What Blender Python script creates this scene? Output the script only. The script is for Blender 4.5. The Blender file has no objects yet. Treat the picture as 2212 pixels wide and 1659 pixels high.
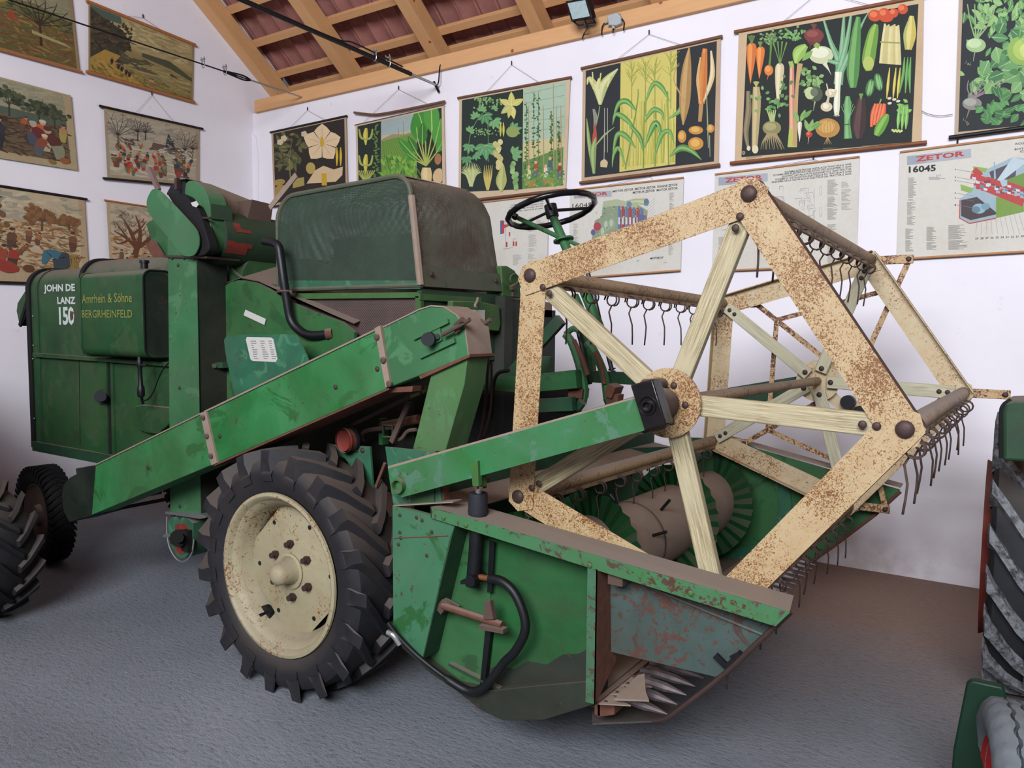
import bpy, bmesh, math, random
from mathutils import Vector, Matrix, noise
PI = math.pi
C = bpy.context.scene.collection
SC = bpy.context.scene
R_ = random.Random(7)
V = Vector
sin, cos = math.sin, math.cos

# ---------------------------------------------------------------- camera, sky, lights, exposure
FPX, CXP, CYP, CAMH = 1634.6, 1106.0, 829.5, 1.55
PITCH, ROLL, YAW = .07213, .00736, -.58123
FW = V((sin(YAW)*cos(PITCH), cos(YAW)*cos(PITCH), -sin(PITCH)))
_r = V((cos(YAW), -sin(YAW), 0)); _u = _r.cross(FW)
RT = _r*cos(ROLL)+_u*sin(ROLL); UP = -_r*sin(ROLL)+_u*cos(ROLL)
EYE = V((0, 0, CAMH))
cam = bpy.data.cameras.new('camera'); camo = bpy.data.objects.new('camera', cam); C.objects.link(camo)
cam.sensor_width = 36; cam.lens = 36*FPX/2212; cam.clip_start = .05; cam.clip_end = 200
m = Matrix((RT, UP, -FW)).transposed().to_4x4(); m.translation = EYE; camo.matrix_world = m
SC.camera = camo
SC.view_settings.view_transform = 'Standard'; SC.view_settings.look = 'None'
SC.view_settings.gamma = 1; SC.view_settings.use_curve_mapping = False
SC.view_settings.exposure = 0.02
world = bpy.data.worlds.new('sky'); SC.world = world; world.use_nodes = True
world.node_tree.nodes['Background'].inputs[0].default_value = (.80, .86, 1, 1)
world.node_tree.nodes['Background'].inputs[1].default_value = .11

def area(name, loc, target, sx, sy, power, col):
    l = bpy.data.lights.new(name, 'AREA'); l.shape = 'RECTANGLE'; l.size = sx; l.size_y = sy
    l.energy = power; l.color = col
    o = bpy.data.objects.new(name, l); C.objects.link(o); o.location = loc
    o.rotation_euler = (V(target)-V(loc)).to_track_quat('-Z', 'Y').to_euler()
    return o
area('daylight_doorway', (.4, -4.2, 4.6), (-.8, 4.2, 1.2), 4.6, 2.4, 1150, (.88, .93, 1))

def on(px, py, ax, val):
    """the point on the plane (axis ax = val) that the photograph shows at px, py"""
    d = FW + RT*((px-CXP)/FPX) - UP*((py-CYP)/FPX)
    t = (val-EYE[ax])/d[ax]
    return EYE + d*t
def Y(px, py, v): return on(px, py, 1, v)
def X(px, py, v): return on(px, py, 0, v)
def Z(px, py, v): return on(px, py, 2, v)

# ---------------------------------------------------------------- materials
def nt(name):
    mt = bpy.data.materials.new(name); mt.use_nodes = True
    n = mt.node_tree; b = n.nodes['Principled BSDF']
    return mt, n, b
def node(n, t, **k):
    x = n.nodes.new(t)
    for a, v in k.items():
        if a in ('loc',): continue
        if hasattr(x, a): setattr(x, a, v)
        else: x.inputs[a.replace('_', ' ')].default_value = v
    return x
def lk(n, a, b): n.links.new(a, b)
def hexc(c):
    if isinstance(c, str):
        c = c.lstrip('#'); c = [int(c[i:i+2], 16)/255 for i in (0, 2, 4)]
        return tuple((x/12.92 if x <= .04045 else ((x+.055)/1.055)**2.4) for x in c)+(1,)
    return tuple(c)+((1,) if len(c) == 3 else ())
def ramp(n, src, stops):
    r = n.nodes.new('ShaderNodeValToRGB'); e = r.color_ramp.elements
    e[0].position, e[0].color = stops[0][0], hexc(stops[0][1])
    e[1].position, e[1].color = stops[-1][0], hexc(stops[-1][1])
    for p, c in stops[1:-1]:
        q = e.new(p); q.color = hexc(c)
    lk(n, src, r.inputs[0]); return r
def nz(n, scale, detail=4, rough=.55, vec=None, dist=0):
    x = n.nodes.new('ShaderNodeTexNoise'); x.inputs['Scale'].default_value = scale
    x.inputs['Detail'].default_value = detail; x.inputs['Roughness'].default_value = rough
    x.inputs['Distortion'].default_value = dist
    if vec is not None: lk(n, vec, x.inputs['Vector'])
    return x
def mixc(n, fac, a, b, mode='MIX'):
    x = n.nodes.new('ShaderNodeMix'); x.data_type = 'RGBA'; x.blend_type = mode
    for s, v in ((x.inputs[0], fac), (x.inputs[6], a), (x.inputs[7], b)):
        if hasattr(v, 'links'): lk(n, v, s)
        elif isinstance(v, (int, float)): s.default_value = v
        else: s.default_value = hexc(v)
    return x.outputs[2]
def mth(n, op, a, b=None, clamp=False):
    x = n.nodes.new('ShaderNodeMath'); x.operation = op; x.use_clamp = clamp
    for s, v in ((x.inputs[0], a), (x.inputs[1], b)):
        if v is None: continue
        if hasattr(v, 'links'): lk(n, v, s)
        else: s.default_value = v
    return x.outputs[0]
def bumpn(n, b, h, st, dist=.01):
    x = n.nodes.new('ShaderNodeBump'); x.inputs['Strength'].default_value = st; x.inputs['Distance'].default_value = dist
    lk(n, h, x.inputs['Height']); lk(n, x.outputs[0], b.inputs['Normal']); return x
def coords(n, kind='Object'):
    return n.nodes.new('ShaderNodeTexCoord').outputs[kind]
def tn(c, k=1, t=(1, 1, 1)):
    c = hexc(c); return tuple(x*k*y for x, y in zip(c[:3], t))
DUST = '8f8074'
def dusted(n, col, amount, lo=.35, hi=.95, dust=DUST):
    if dust == DUST: dust = tn(dust, .66)
    g = n.nodes.new('ShaderNodeNewGeometry'); s = n.nodes.new('ShaderNodeSeparateXYZ'); lk(n, g.outputs['Normal'], s.inputs[0])
    f = n.nodes.new('ShaderNodeMapRange'); f.inputs[1].default_value = lo; f.inputs[2].default_value = hi
    f.inputs[4].default_value = amount; lk(n, s.outputs[2], f.inputs[0])
    return mixc(n, f.outputs[0], col, dust)
def paint(name, c1, c2, c3=None, rust=.3, dust=.8, rough=.58, chips='5c3a2c', scale=3.0, grime=0.0, metal=0.0, k=1, tint=(1, 1, 1)):
    """old sheet-metal paint: patches of repaint, chips of primer and rust, settled dust on what faces up"""
    mt, n, b = nt(name); co = coords(n); c1 = tn(c1, k, tint); c2 = tn(c2, k, tint); c3 = tn(c3, k, tint) if c3 else None; chips = tn(chips, .6)
    a = nz(n, scale, 5, .6, co, .6)
    col = mixc(n, ramp(n, a.outputs[0], [(.38, '000000'), (.62, 'ffffff')]).outputs[0], c1, c2)
    if c3:
        a2 = nz(n, scale*1.7, 6, .62, co, 1.2)
        col = mixc(n, ramp(n, a2.outputs[0], [(.56, '000000'), (.60, 'ffffff')]).outputs[0], col, c3)
    if grime:
        g = nz(n, scale*2.3, 8, .7, co)
        col = mixc(n, mth(n, 'MULTIPLY', ramp(n, g.outputs[0], [(.45, '000000'), (.75, 'ffffff')]).outputs[0], grime), col, '1c1a16')
    soil = nz(n, 1.9, 6, .65, co, .5)
    col = mixc(n, mth(n, 'MULTIPLY', ramp(n, soil.outputs[0], [(.36, '000000'), (.72, 'ffffff')]).outputs[0], .38), col, (.072, .062, .045))
    v1 = nz(n, 46, 7, .75, co); v0 = nz(n, 4.1, 3, .5, co)
    s = mth(n, 'ADD', v1.outputs[0], mth(n, 'MULTIPLY', v0.outputs[0], .45))
    rr = ramp(n, s, [(.90-rust*.17, '000000'), (.925-rust*.17, 'ffffff')])
    col = mixc(n, rr.outputs[0], col, chips)
    if dust: col = dusted(n, col, dust)
    lk(n, col, b.inputs['Base Color'])
    b.inputs['Roughness'].default_value = rough; b.inputs['Metallic'].default_value = metal
    b.inputs['Specular IOR Level'].default_value = .22
    bumpn(n, b, s, .12, .004)
    return mt
def rusty_cream(name, base, density, dust=.3, worm='84501c', speck=150, tone2='d9b184', patch=.74, k=1):
    mt, n, b = nt(name); co = coords(n); base = tn(base, k); tone2 = tn(tone2, k*.92, (1, 1, .9)); worm = tn(worm, .55)
    big = nz(n, 5, 3, .5, co); fine = nz(n, speck, 3, .6, co, 1.4); mid = nz(n, 17, 5, .6, co)
    tone = mixc(n, mid.outputs[0], base, tone2)
    s = mth(n, 'ADD', fine.outputs[0], mth(n, 'MULTIPLY', mth(n, 'SUBTRACT', big.outputs[0], .5), .55))
    rr = ramp(n, s, [(.60-density*.1, '000000'), (.635-density*.1, 'ffffff')])
    halo = ramp(n, s, [(.50-density*.1, '000000'), (.66-density*.1, 'ffffff')])
    col = mixc(n, mth(n, 'MULTIPLY', halo.outputs[0], .55), tone, tn('c98a3c', k))
    col = mixc(n, rr.outputs[0], col, worm)
    pat = nz(n, 9, 6, .65, co)
    col = mixc(n, ramp(n, pat.outputs[0], [(patch, '000000'), (patch+.05, 'ffffff')]).outputs[0], col, tn('6b3b26', .8))
    if dust: col = dusted(n, col, dust)
    lk(n, col, b.inputs['Base Color']); b.inputs['Roughness'].default_value = .6
    bumpn(n, b, rr.outputs[0], -.15, .002)
    return mt
def flat(name, col, rough=.6, metal=0, var=.25, scale=20, bump=.1, dust=0, dustc=DUST, k=1):
    mt, n, b = nt(name); co = coords(n); a = nz(n, scale, 5, .6, co)
    c = tn(col, k); dk = tuple(x*(1-var) for x in c[:3]); lt = tuple(min(1, x*(1+var)) for x in c[:3]); dustc = tn(dustc, min(1, k*1.3))
    o = mixc(n, a.outputs[0], dk, lt)
    if dust: o = dusted(n, o, dust, dust=dustc)
    lk(n, o, b.inputs['Base Color']); b.inputs['Roughness'].default_value = rough; b.inputs['Metallic'].default_value = metal; b.inputs['Specular IOR Level'].default_value = .3
    if bump: bumpn(n, b, a.outputs[0], bump, .004)
    return mt
def wood_uv(name, c1, c2, c3, sx=3, sy=60, k=1):
    mt, n, b = nt(name); c1, c2, c3 = tn(c1, k), tn(c2, k), tn(c3, k); uv = coords(n, 'UV')
    mp = node(n, 'ShaderNodeMapping'); lk(n, uv, mp.inputs[0]); mp.inputs['Scale'].default_value = (sx, sy, 1)
    a = nz(n, 1.6, 6, .65, mp.outputs[0], .8); co = coords(n); bgn = nz(n, 6, 3, .5, co)
    col = mixc(n, ramp(n, a.outputs[0], [(.40, '000000'), (.60, 'ffffff')]).outputs[0], c2, c1)
    col = mixc(n, ramp(n, bgn.outputs[0], [(.45, '000000'), (.7, 'ffffff')]).outputs[0], col, c3)
    lk(n, col, b.inputs['Base Color']); b.inputs['Roughness'].default_value = .65
    bumpn(n, b, a.outputs[0], .25, .004)
    return mt
def screen_mat(name, col, hole=170, see=.35, c2=None, k=1):
    """punched sheet: a regular grid of small round holes, dusty between them"""
    mt, n, b = nt(name); co = coords(n); a = nz(n, 7, 5, .6, co); c2 = tn(c2 or col, k); col = tn(col, k)
    c = mixc(n, ramp(n, a.outputs[0], [(.35, '000000'), (.65, 'ffffff')]).outputs[0], col, c2 or col)
    g = n.nodes.new('ShaderNodeNewGeometry')
    s = n.nodes.new('ShaderNodeSeparateXYZ'); lk(n, co, s.inputs[0])
    u = mth(n, 'ADD', s.outputs[0], s.outputs[1])
    hu = mth(n, 'SINE', mth(n, 'MULTIPLY', u, hole*3.7)); hv = mth(n, 'SINE', mth(n, 'MULTIPLY', s.outputs[2], hole*3.7))
    h = mth(n, 'MULTIPLY', hu, hv)
    holes = ramp(n, h, [(.12, '000000'), (.28, 'ffffff')])
    dirt = nz(n, 3.2, 4, .6, co)
    fac = mth(n, 'MULTIPLY', holes.outputs[0], mth(n, 'MULTIPLY', ramp(n, dirt.outputs[0], [(.36, '444444'), (.62, 'ffffff')]).outputs[0], see))
    c = dusted(n, c, .8)
    c = mixc(n, mth(n, 'MULTIPLY', holes.outputs[0], .55), c, '0c100c')
    lk(n, c, b.inputs['Base Color']); b.inputs['Roughness'].default_value = .7
    t = n.nodes.new('ShaderNodeBsdfTransparent'); mx = n.nodes.new('ShaderNodeMixShader')
    lk(n, fac, mx.inputs[0]); lk(n, b.outputs[0], mx.inputs[1]); lk(n, t.outputs[0], mx.inputs[2])
    lk(n, mx.outputs[0], n.nodes['Material Output'].inputs[0])
    return mt
def print_mat(name, rough=.75, mott=.18):
    """printed paper: inks come with the picture's own colours, paper grain over them"""
    mt, n, b = nt(name); co = coords(n)
    at = n.nodes.new('ShaderNodeVertexColor'); at.layer_name = 'ink'
    a = nz(n, 30, 6, .7, co); d = nz(n, 3, 3, .5, co)
    c = mixc(n, mth(n, 'MULTIPLY', a.outputs[0], mott*2.4), at.outputs[0], (.62, .52, .38), 'MULTIPLY')
    c = mixc(n, mth(n, 'MULTIPLY', ramp(n, d.outputs[0], [(.5, '000000'), (.8, 'ffffff')]).outputs[0], .4), c, (.75, .68, .56), 'MULTIPLY')
    lk(n, c, b.inputs['Base Color']); b.inputs['Roughness'].default_value = rough
    return mt

M = {}
GT = (1.28, 1.12, .90)
M['green'] = paint('green_paint', '2f7d4b', '3f8f5c', '276b42', rust=.10, dust=.85, scale=2.2, k=.36, tint=GT)
M['green_light'] = paint('light_green_paint', '4a9a6e', '3c8a5e', '5aa27a', rust=.16, dust=.85, scale=3, k=.36, tint=GT)
M['green_arm'] = paint('brushed_green_paint', '2f8a4c', '43966a', '5a9a86', rust=.22, dust=.8, scale=4.5, k=.40, tint=GT)
M['green_deep'] = paint('deep_green_paint', '11703a', '1d7a44', None, rust=.14, dust=.75, scale=3, grime=.5, k=.40, tint=GT)
M['green_dark'] = paint('dark_green_paint', '1f5237', '255c3c', None, rust=.05, dust=.8, scale=3, grime=.6, k=.5)
M['green_rear'] = paint('weathered_green_paint', '1f5f38', '2f6b3c', '3c6a44', rust=.04, dust=.8, scale=2, grime=.55, k=.42, tint=GT)
M['green_olive'] = paint('olive_green_paint', '4c8a4c', '447a46', '55884e', rust=.15, dust=.8, scale=5, k=.38, tint=GT)
M['teal'] = paint('teal_paint', '3f9478', '2f806a', '58a88c', rust=.2, dust=.8, scale=5, k=.33, tint=GT)
M['green_rust'] = paint('flaking_green_paint', '66807a', '56706a', '6b5148', rust=.66, dust=.6, scale=6, chips='63433a', k=.33)
M['black_green'] = paint('shade_and_grime_green', '1d2a22', '24332a', None, rust=.1, dust=.2, scale=4, grime=.6, k=.5)  # near-black green: shade painted in on inner parts, grime on the header
M['cream'] = rusty_cream('rusty_cream_paint', 'e6cfa0', .70, k=.49)
M['cream_far'] = rusty_cream('pale_cream_paint', 'ddd2b0', .05, worm='9a6a44', speck=90, tone2='d9b184', patch=.9, k=.66)
M['cream_rim'] = rusty_cream('wheel_cream_paint', 'dcd3a8', -.42, dust=.4, speck=60, tone2='cdb79a', patch=.80, k=.42)
M['rustc'] = flat('rust', '6b4334', .85, 0, .45, 30, .3, dust=.5, k=.65)
M['thinrust'] = rusty_cream('thin_bar_rust', 'c9a87e', 1.1, worm='6b3a20', speck=60, k=.65)
M['bolt'] = flat('dark_bolt', '4e3a36', .55, .3, .3, 60, .2, k=.65)
M['tine'] = flat('tine_steel', '4b3a35', .6, .3, .3, 40, .1, k=1.1)
M['bar'] = rusty_cream('dusty_bar', 'c9a87e', .35, dust=.95, worm='8a6650', speck=60, k=.5)
M['spoke'] = wood_uv('painted_wood', 'd8c8a0', '94825c', 'c8b894', 4, 110, k=.60)
M['spoke_far'] = wood_uv('pale_painted_wood', 'd3ccae', 'b3aa8a', 'cdc6a4', 3, 25, k=.66)
M['black'] = flat('black_paint', '1b1b20', .45, 0, .4, 18, .15, k=.45)
M['grease'] = flat('greasy_black', '191516', .28, 0, .5, 25, .4, k=.8)
M['dark'] = flat('dark_metal', '161413', .9, 0, .4, 8, 0, k=.6)
M['rubber'] = flat('black_rubber', '22222a', .62, 0, .35, 30, .12, dust=.7, dustc='7a6a5e', k=.45)
M['old_rubber'] = flat('old_rubber', '151415', .8, 0, .4, 20, .2, k=.55)
M['hose'] = flat('hose_rubber', '18181a', .5, 0, .3, 40, .1, k=.5)
M['steel'] = flat('zinc_steel', 'a8a8a4', .35, .8, .15, 40, .05)
M['red'] = flat('red_primer', '8a3a30', .6, 0, .35, 25, .1, dust=.4, k=.6)
M['dust_sheet'] = flat('dusty_sheet', '7d6c5f', .9, 0, .25, 15, .15)
M['brown'] = flat('brown_sheet', '5f4a40', .85, 0, .3, 10, .1, dust=.5, k=.6)
M['screen'] = screen_mat('green_screen', '3d5a42', 170, .50, '334a36', k=.42)
M['screen_front'] = screen_mat('dusty_screen', '6c6a58', 170, .6, '5a4a40', k=.75)
M['screen_brown'] = screen_mat('brown_screen', '5c4440', 130, .35, '4a3a34', k=.8)
M['sheet_dusty'] = paint('dust_covered_paint', '6c6a58', '5a6450', '4a6148', rust=.1, dust=.6, scale=5, k=.55)
M['white'] = flat('white_sticker', 'd8d4cc', .5, 0, .06, 30, 0, k=.6)
M['edge_rust'] = flat('edge_rust', '6b4334', .85, 0, .45, 30, .3, k=.42)
M['ink'] = flat('white_lettering', 'd4dad4', .6, 0, .12, 50, 0, k=.7)
M['ink_yellow'] = flat('worn_yellow_lettering', '9aa050', .7, 0, .6, 60, 0, k=.5)
M['print'] = print_mat('printed_paper'); M['canvas'] = print_mat('printed_picture', mott=.34)
M['rod'] = flat('brown_rod', '6e4f3e', .5, 0, .2, 30, 0); M['rod_wood'] = flat('oiled_wood_rod', 'a5683e', .5, 0, .2, 30, 0)
M['rod_black'] = flat('black_rod', '1e1a1a', .5, 0, .2, 30, 0)
M['cord'] = flat('grey_cord', '77736e', .8, 0, .1, 30, 0)
M['paper_wood'] = flat('pale_wood_strip', 'b08058', .6, 0, .2, 30, 0)
def plaster():
    mt, n, b = nt('white_plaster'); co = coords(n)
    a = nz(n, 1.1, 5, .6, co); c = nz(n, 9, 6, .7, co); f = nz(n, 55, 4, .6, co)
    col = mixc(n, ramp(n, a.outputs[0], [(.3, '000000'), (.75, 'ffffff')]).outputs[0], 'e2dce2', 'ece7ec')
    col = mixc(n, ramp(n, c.outputs[0], [(.66, '000000'), (.74, 'ffffff')]).outputs[0], col, 'cfc8c6')
    s = n.nodes.new('ShaderNodeSeparateXYZ'); lk(n, co, s.inputs[0])
    # brown blotches near the floor, fading out upward
    st = mth(n, 'MULTIPLY', ramp(n, s.outputs[2], [(.0, 'ffffff'), (.35, '000000')]).outputs[0], ramp(n, nz(n, 3.3, 5, .6, co).outputs[0], [(.4, '000000'), (.7, 'ffffff')]).outputs[0])
    col = mixc(n, mth(n, 'MULTIPLY', st, .7), col, '8a6a58')
    lk(n, col, b.inputs['Base Color']); b.inputs['Roughness'].default_value = .9
    bumpn(n, b, mth(n, 'ADD', c.outputs[0], mth(n, 'MULTIPLY', f.outputs[0], .3)), .10, .01)
    return mt
M['plaster'] = plaster()
def concrete():
    mt, n, b = nt('rough_concrete'); co = coords(n)
    a = nz(n, .9, 5, .6, co, .4); f = nz(n, 38, 6, .72, co); g = nz(n, 120, 3, .6, co)
    mp = node(n, 'ShaderNodeMapping'); lk(n, co, mp.inputs[0]); mp.inputs['Scale'].default_value = (1, 2.2, 1); mp.inputs['Rotation'].default_value = (0, 0, .5)
    st = nz(n, 26, 6, .7, mp.outputs[0])
    col = mixc(n, ramp(n, a.outputs[0], [(.35, '000000'), (.7, 'ffffff')]).outputs[0], tn('a2a5aa', .42, (.97, 1, 1.04)), tn('b2b4ba', .48, (.97, 1, 1.04)))
    s = n.nodes.new('ShaderNodeSeparateXYZ'); lk(n, co, s.inputs[0])
    # colour turns browner towards the far wall
    w = mth(n, 'ADD', s.outputs[1], mth(n, 'MULTIPLY', a.outputs[0], 1.4))
    mr = n.nodes.new('ShaderNodeMapRange'); mr.inputs[1].default_value = 3.9; mr.inputs[2].default_value = 5.2; lk(n, w, mr.inputs[0])
    col = mixc(n, mth(n, 'MULTIPLY', mr.outputs[0], .8), col, tn('8a664e', .85))
    col = mixc(n, mth(n, 'MULTIPLY', ramp(n, st.outputs[0], [(.3, 'ffffff'), (.45, '000000')]).outputs[0], .6), col, tn('3c3836', .5))
    col = mixc(n, mth(n, 'MULTIPLY', ramp(n, f.outputs[0], [(.58, '000000'), (.72, 'ffffff')]).outputs[0], .5), col, tn('b2b4ba', .8))
    lk(n, col, b.inputs['Base Color']); b.inputs['Roughness'].default_value = .62
    bumpn(n, b, mth(n, 'ADD', st.outputs[0], mth(n, 'ADD', mth(n, 'MULTIPLY', f.outputs[0], .5), mth(n, 'MULTIPLY', g.outputs[0], .12))), .75, .014)
    return mt
M['concrete'] = concrete()
def timber():
    mt, n, b = nt('spruce_timber'); uv = coords(n, 'UV')
    mp = node(n, 'ShaderNodeMapping'); lk(n, uv, mp.inputs[0]); mp.inputs['Scale'].default_value = (1.2, 14, 1)
    a = nz(n, 2, 6, .6, mp.outputs[0], 1.2); co = coords(n)
    col = mixc(n, a.outputs[0], tn('b98c60', 1.05, (1.08, 1, .92)), tn('cda478', 1.05, (1.08, 1, .92)))
    k = node(n, 'ShaderNodeTexVoronoi'); k.inputs['Scale'].default_value = 4.5; lk(n, co, k.inputs['Vector'])
    col = mixc(n, ramp(n, k.outputs['Distance'], [(.05, 'ffffff'), (.085, '000000')]).outputs[0], col, '8a4a20')
    lk(n, col, b.inputs['Base Color']); b.inputs['Roughness'].default_value = .6
    return mt
M['timber'] = timber()
M['tile'] = flat('clay_tile', '94625a', .85, 0, .45, 7, .3, k=1.05)

# ---------------------------------------------------------------- mesh helpers
def prism(bm, pts, vec):
    vec = V(vec); a = [bm.verts.new(p) for p in pts]; b = [bm.verts.new(V(p)+vec) for p in pts]
    bm.faces.new(a); bm.faces.new(b[::-1])
    for i in range(len(a)):
        j = (i+1) % len(a); bm.faces.new((a[j], a[i], b[i], b[j]))
def box(bm, lo, hi):
    x0, y0, z0 = lo; x1, y1, z1 = hi
    prism(bm, [V((x0, y0, z0)), V((x1, y0, z0)), V((x1, y0, z1)), V((x0, y0, z1))], (0, y1-y0, 0))
def beam(bm, a, b, w, h, side=(0, 1, 0)):
    """bar from a to b: w across side, h across the other way; u runs along it"""
    a, b = V(a), V(b); d = (b-a); L = d.length; d.normalize(); s = V(side); s = (s-d*s.dot(d)).normalized(); t = d.cross(s)
    uvl = bm.loops.layers.uv.verify()
    c = [(-1, -1), (1, -1), (1, 1), (-1, 1)]
    A = [bm.verts.new(a+s*(w/2*i)+t*(h/2*j)) for i, j in c]; B = [bm.verts.new(b+s*(w/2*i)+t*(h/2*j)) for i, j in c]
    off = R_.random()*9
    fs = [(bm.faces.new(A[::-1]), None), (bm.faces.new(B), None)]
    for i in range(4):
        j = (i+1) % 4; f = bm.faces.new((A[i], A[j], B[j], B[i]))
        uvs = ((0, 0), (0, .1), (L, .1), (L, 0))
        for l, q in zip(f.loops, uvs): l[uvl].uv = (q[0]+off, q[1]+off+i*.3)
def frame_of(d):
    d = V(d).normalized(); s = d.cross(V((0, 0, 1)))
    if s.length < .05: s = d.cross(V((1, 0, 0)))
    s.normalize(); return d, s, s.cross(d)
def tube(bm, pts, r, seg=10, closed=False, caps=True, rz=None):
    pts = [V(p) for p in pts]; n = len(pts); rs = r if isinstance(r, (list, tuple)) else [r]*n
    rings = []; prev = None
    for i, p in enumerate(pts):
        if closed: d = pts[(i+1) % n]-pts[i-1]
        else: d = pts[min(i+1, n-1)]-pts[max(i-1, 0)]
        d.normalize()
        if prev is None: _, s, t = frame_of(d)
        else:
            s = prev - d*prev.dot(d)
            if s.length < 1e-6: _, s, t = frame_of(d)
            s.normalize(); t = s.cross(d)
        prev = s
        rings.append([bm.verts.new(p+(s*cos(2*PI*k/seg)+t*sin(2*PI*k/seg))*rs[i]) for k in range(seg)])
    m_ = n if closed else n-1
    for i in range(m_):
        a, b = rings[i], rings[(i+1) % n]
        for k in range(seg):
            f = bm.faces.new((a[k], a[(k+1) % seg], b[(k+1) % seg], b[k])); f.smooth = True
    if caps and not closed: bm.faces.new(rings[0][::-1]); bm.faces.new(rings[-1])
def smooth_path(pts, k=6):
    pts = [V(p) for p in pts]; out = []
    for i in range(len(pts)-1):
        p0, p1, p2, p3 = pts[max(i-1, 0)], pts[i], pts[i+1], pts[min(i+2, len(pts)-1)]
        for j in range(k):
            t = j/k
            out.append(.5*((2*p1)+(p2-p0)*t+(2*p0-5*p1+4*p2-p3)*t*t+(3*p1-p0-3*p2+p3)*t**3))
    out.append(pts[-1]); return out
def lathe(bm, prof, org, axis, seg=48, close=False, smooth=True):
    """prof: (radius, distance along axis)"""
    d, s, t = frame_of(axis); org = V(org); rings = []
    for r, h in prof:
        if r < 1e-6: rings.append([bm.verts.new(org+d*h)])
        else: rings.append([bm.verts.new(org+d*h+(s*cos(2*PI*k/seg)+t*sin(2*PI*k/seg))*r) for k in range(seg)])
    pairs = list(zip(rings, rings[1:]))
    if close: pairs.append((rings[-1], rings[0]))
    for a, b in pairs:
        for k in range(seg):
            j = (k+1) % seg
            if len(a) == 1 and len(b) == 1: continue
            if len(a) == 1: f = bm.faces.new((a[0], b[j], b[k]))
            elif len(b) == 1: f = bm.faces.new((a[k], a[j], b[0]))
            else: f = bm.faces.new((a[k], a[j], b[j], b[k]))
            f.smooth = smooth
def cyl(bm, a, b, r, seg=20, r2=None):
    a, b = V(a), V(b); L = (b-a).length
    lathe(bm, [(0, 0), (r, 0), (r if r2 is None else r2, L), (0, L)], a, b-a, seg)
ORG = {}
def obj(name, bm, mat, parent=None, bevel=0, sharp=40, label=None):
    bmesh.ops.recalc_face_normals(bm, faces=bm.faces)
    me = bpy.data.meshes.new(name)
    org = V((0, 0, 0))
    p = parent
    while p is not None:
        if p.name in ORG: org = ORG[p.name]; break
        p = p.parent
    if parent is not None and org.length: bmesh.ops.translate(bm, verts=bm.verts, vec=-org)
    bm.to_mesh(me); bm.free()
    for ml in (mat if isinstance(mat, (list, tuple)) else [mat]): me.materials.append(ml)
    me.polygons.foreach_set('use_smooth', [True]*len(me.polygons)); me.set_sharp_from_angle(angle=math.radians(sharp))
    o = bpy.data.objects.new(name, me); C.objects.link(o)
    if parent is not None: o.parent = parent
    if bevel:
        md = o.modifiers.new('edge', 'BEVEL'); md.width = bevel; md.segments = 2; md.limit_method = 'ANGLE'; md.angle_limit = math.radians(35)
    if label: o['label'] = label
    return o
def thing(name, label, cat, loc, group=None):
    o = bpy.data.objects.new(name, None); C.objects.link(o); o.location = loc; o.empty_display_size = .1
    o['label'] = label; o['category'] = cat
    if group: o['group'] = group
    ORG[o.name] = V(loc); return o
def tag(o, label, cat, group=None):
    o['label'] = label; o['category'] = cat
    if group: o['group'] = group
    return o
def struct(name, bm, mat, bevel=0, label=None):
    o = obj(name, bm, mat, None, bevel); o['kind'] = 'structure'
    if label: o['label'] = label
    return o
def B(): return bmesh.new()
def part(name, parent, mat, fn, bevel=0, **k):
    bm = B(); fn(bm); return obj(name, bm, mat, parent, bevel, **k)
def chaikin(px, n):
    for _ in range(n):
        q = []
        for a, b in zip(px, px[1:]+px[:1]): q += [(a[0]*.78+b[0]*.22, a[1]*.78+b[1]*.22), (a[0]*.22+b[0]*.78, a[1]*.22+b[1]*.78)]
        px = q
    return px
def plate(name, parent, mat, px, y, th=.004, bevel=0, ck=0, **k):
    """sheet in a plane y=const, its outline read in photo pixels, thickness to the back; ck rounds the outline"""
    if ck: px = chaikin(list(px), ck)
    bm = B(); prism(bm, [Y(a, b, y) for a, b in px], (0, th, 0)); return obj(name, bm, mat, parent, bevel, **k)
def platex(name, parent, mat, px, x, th=-.004, bevel=0, **k):
    bm = B(); prism(bm, [X(a, b, x) for a, b in px], (th, 0, 0)); return obj(name, bm, mat, parent, bevel, **k)
def bolt(parent, p, r, axis=(0, -1, 0), h=None, mat=None, dome=True, name='bolt'):
    h = h or r*.6; bm = B(); p = V(p)
    if dome: lathe(bm, [(r, 0), (r, h*.4), (r*.8, h*.8), (r*.4, h), (0, h)], p, axis, 14)
    else: lathe(bm, [(r, 0), (r, h), (0, h)], p, axis, 6, smooth=False)
    return obj(name, bm, mat or M['bolt'], parent)
# ---------------------------------------------------------------- the shed
WN, WW = 5.32, -6.79           # long wall (y) and gable wall (x)
bm = B(); box(bm, (-8, -4, -.2), (4.5, 6, 0)); struct('floor', bm, M['concrete'])
bm = B(); box(bm, (-8, WN, 0), (4.5, WN+.4, 3.80)); struct('wall_back', bm, M['plaster'])
RS = .75                      # roof pitch
def roofz(y): return 4.255 + RS*(5.25-y)
bm = B()
prism(bm, [V((WW-.3, -4, 0)), V((WW-.3, WN+.4, 0)), V((WW-.3, WN+.4, roofz(WN+.4)+.42)), V((WW-.3, 1.0, roofz(1.0)+.42)), V((WW-.3, -4, 6.5))], (.3, 0, 0))
struct('wall_left', bm, M['plaster'])
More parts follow.
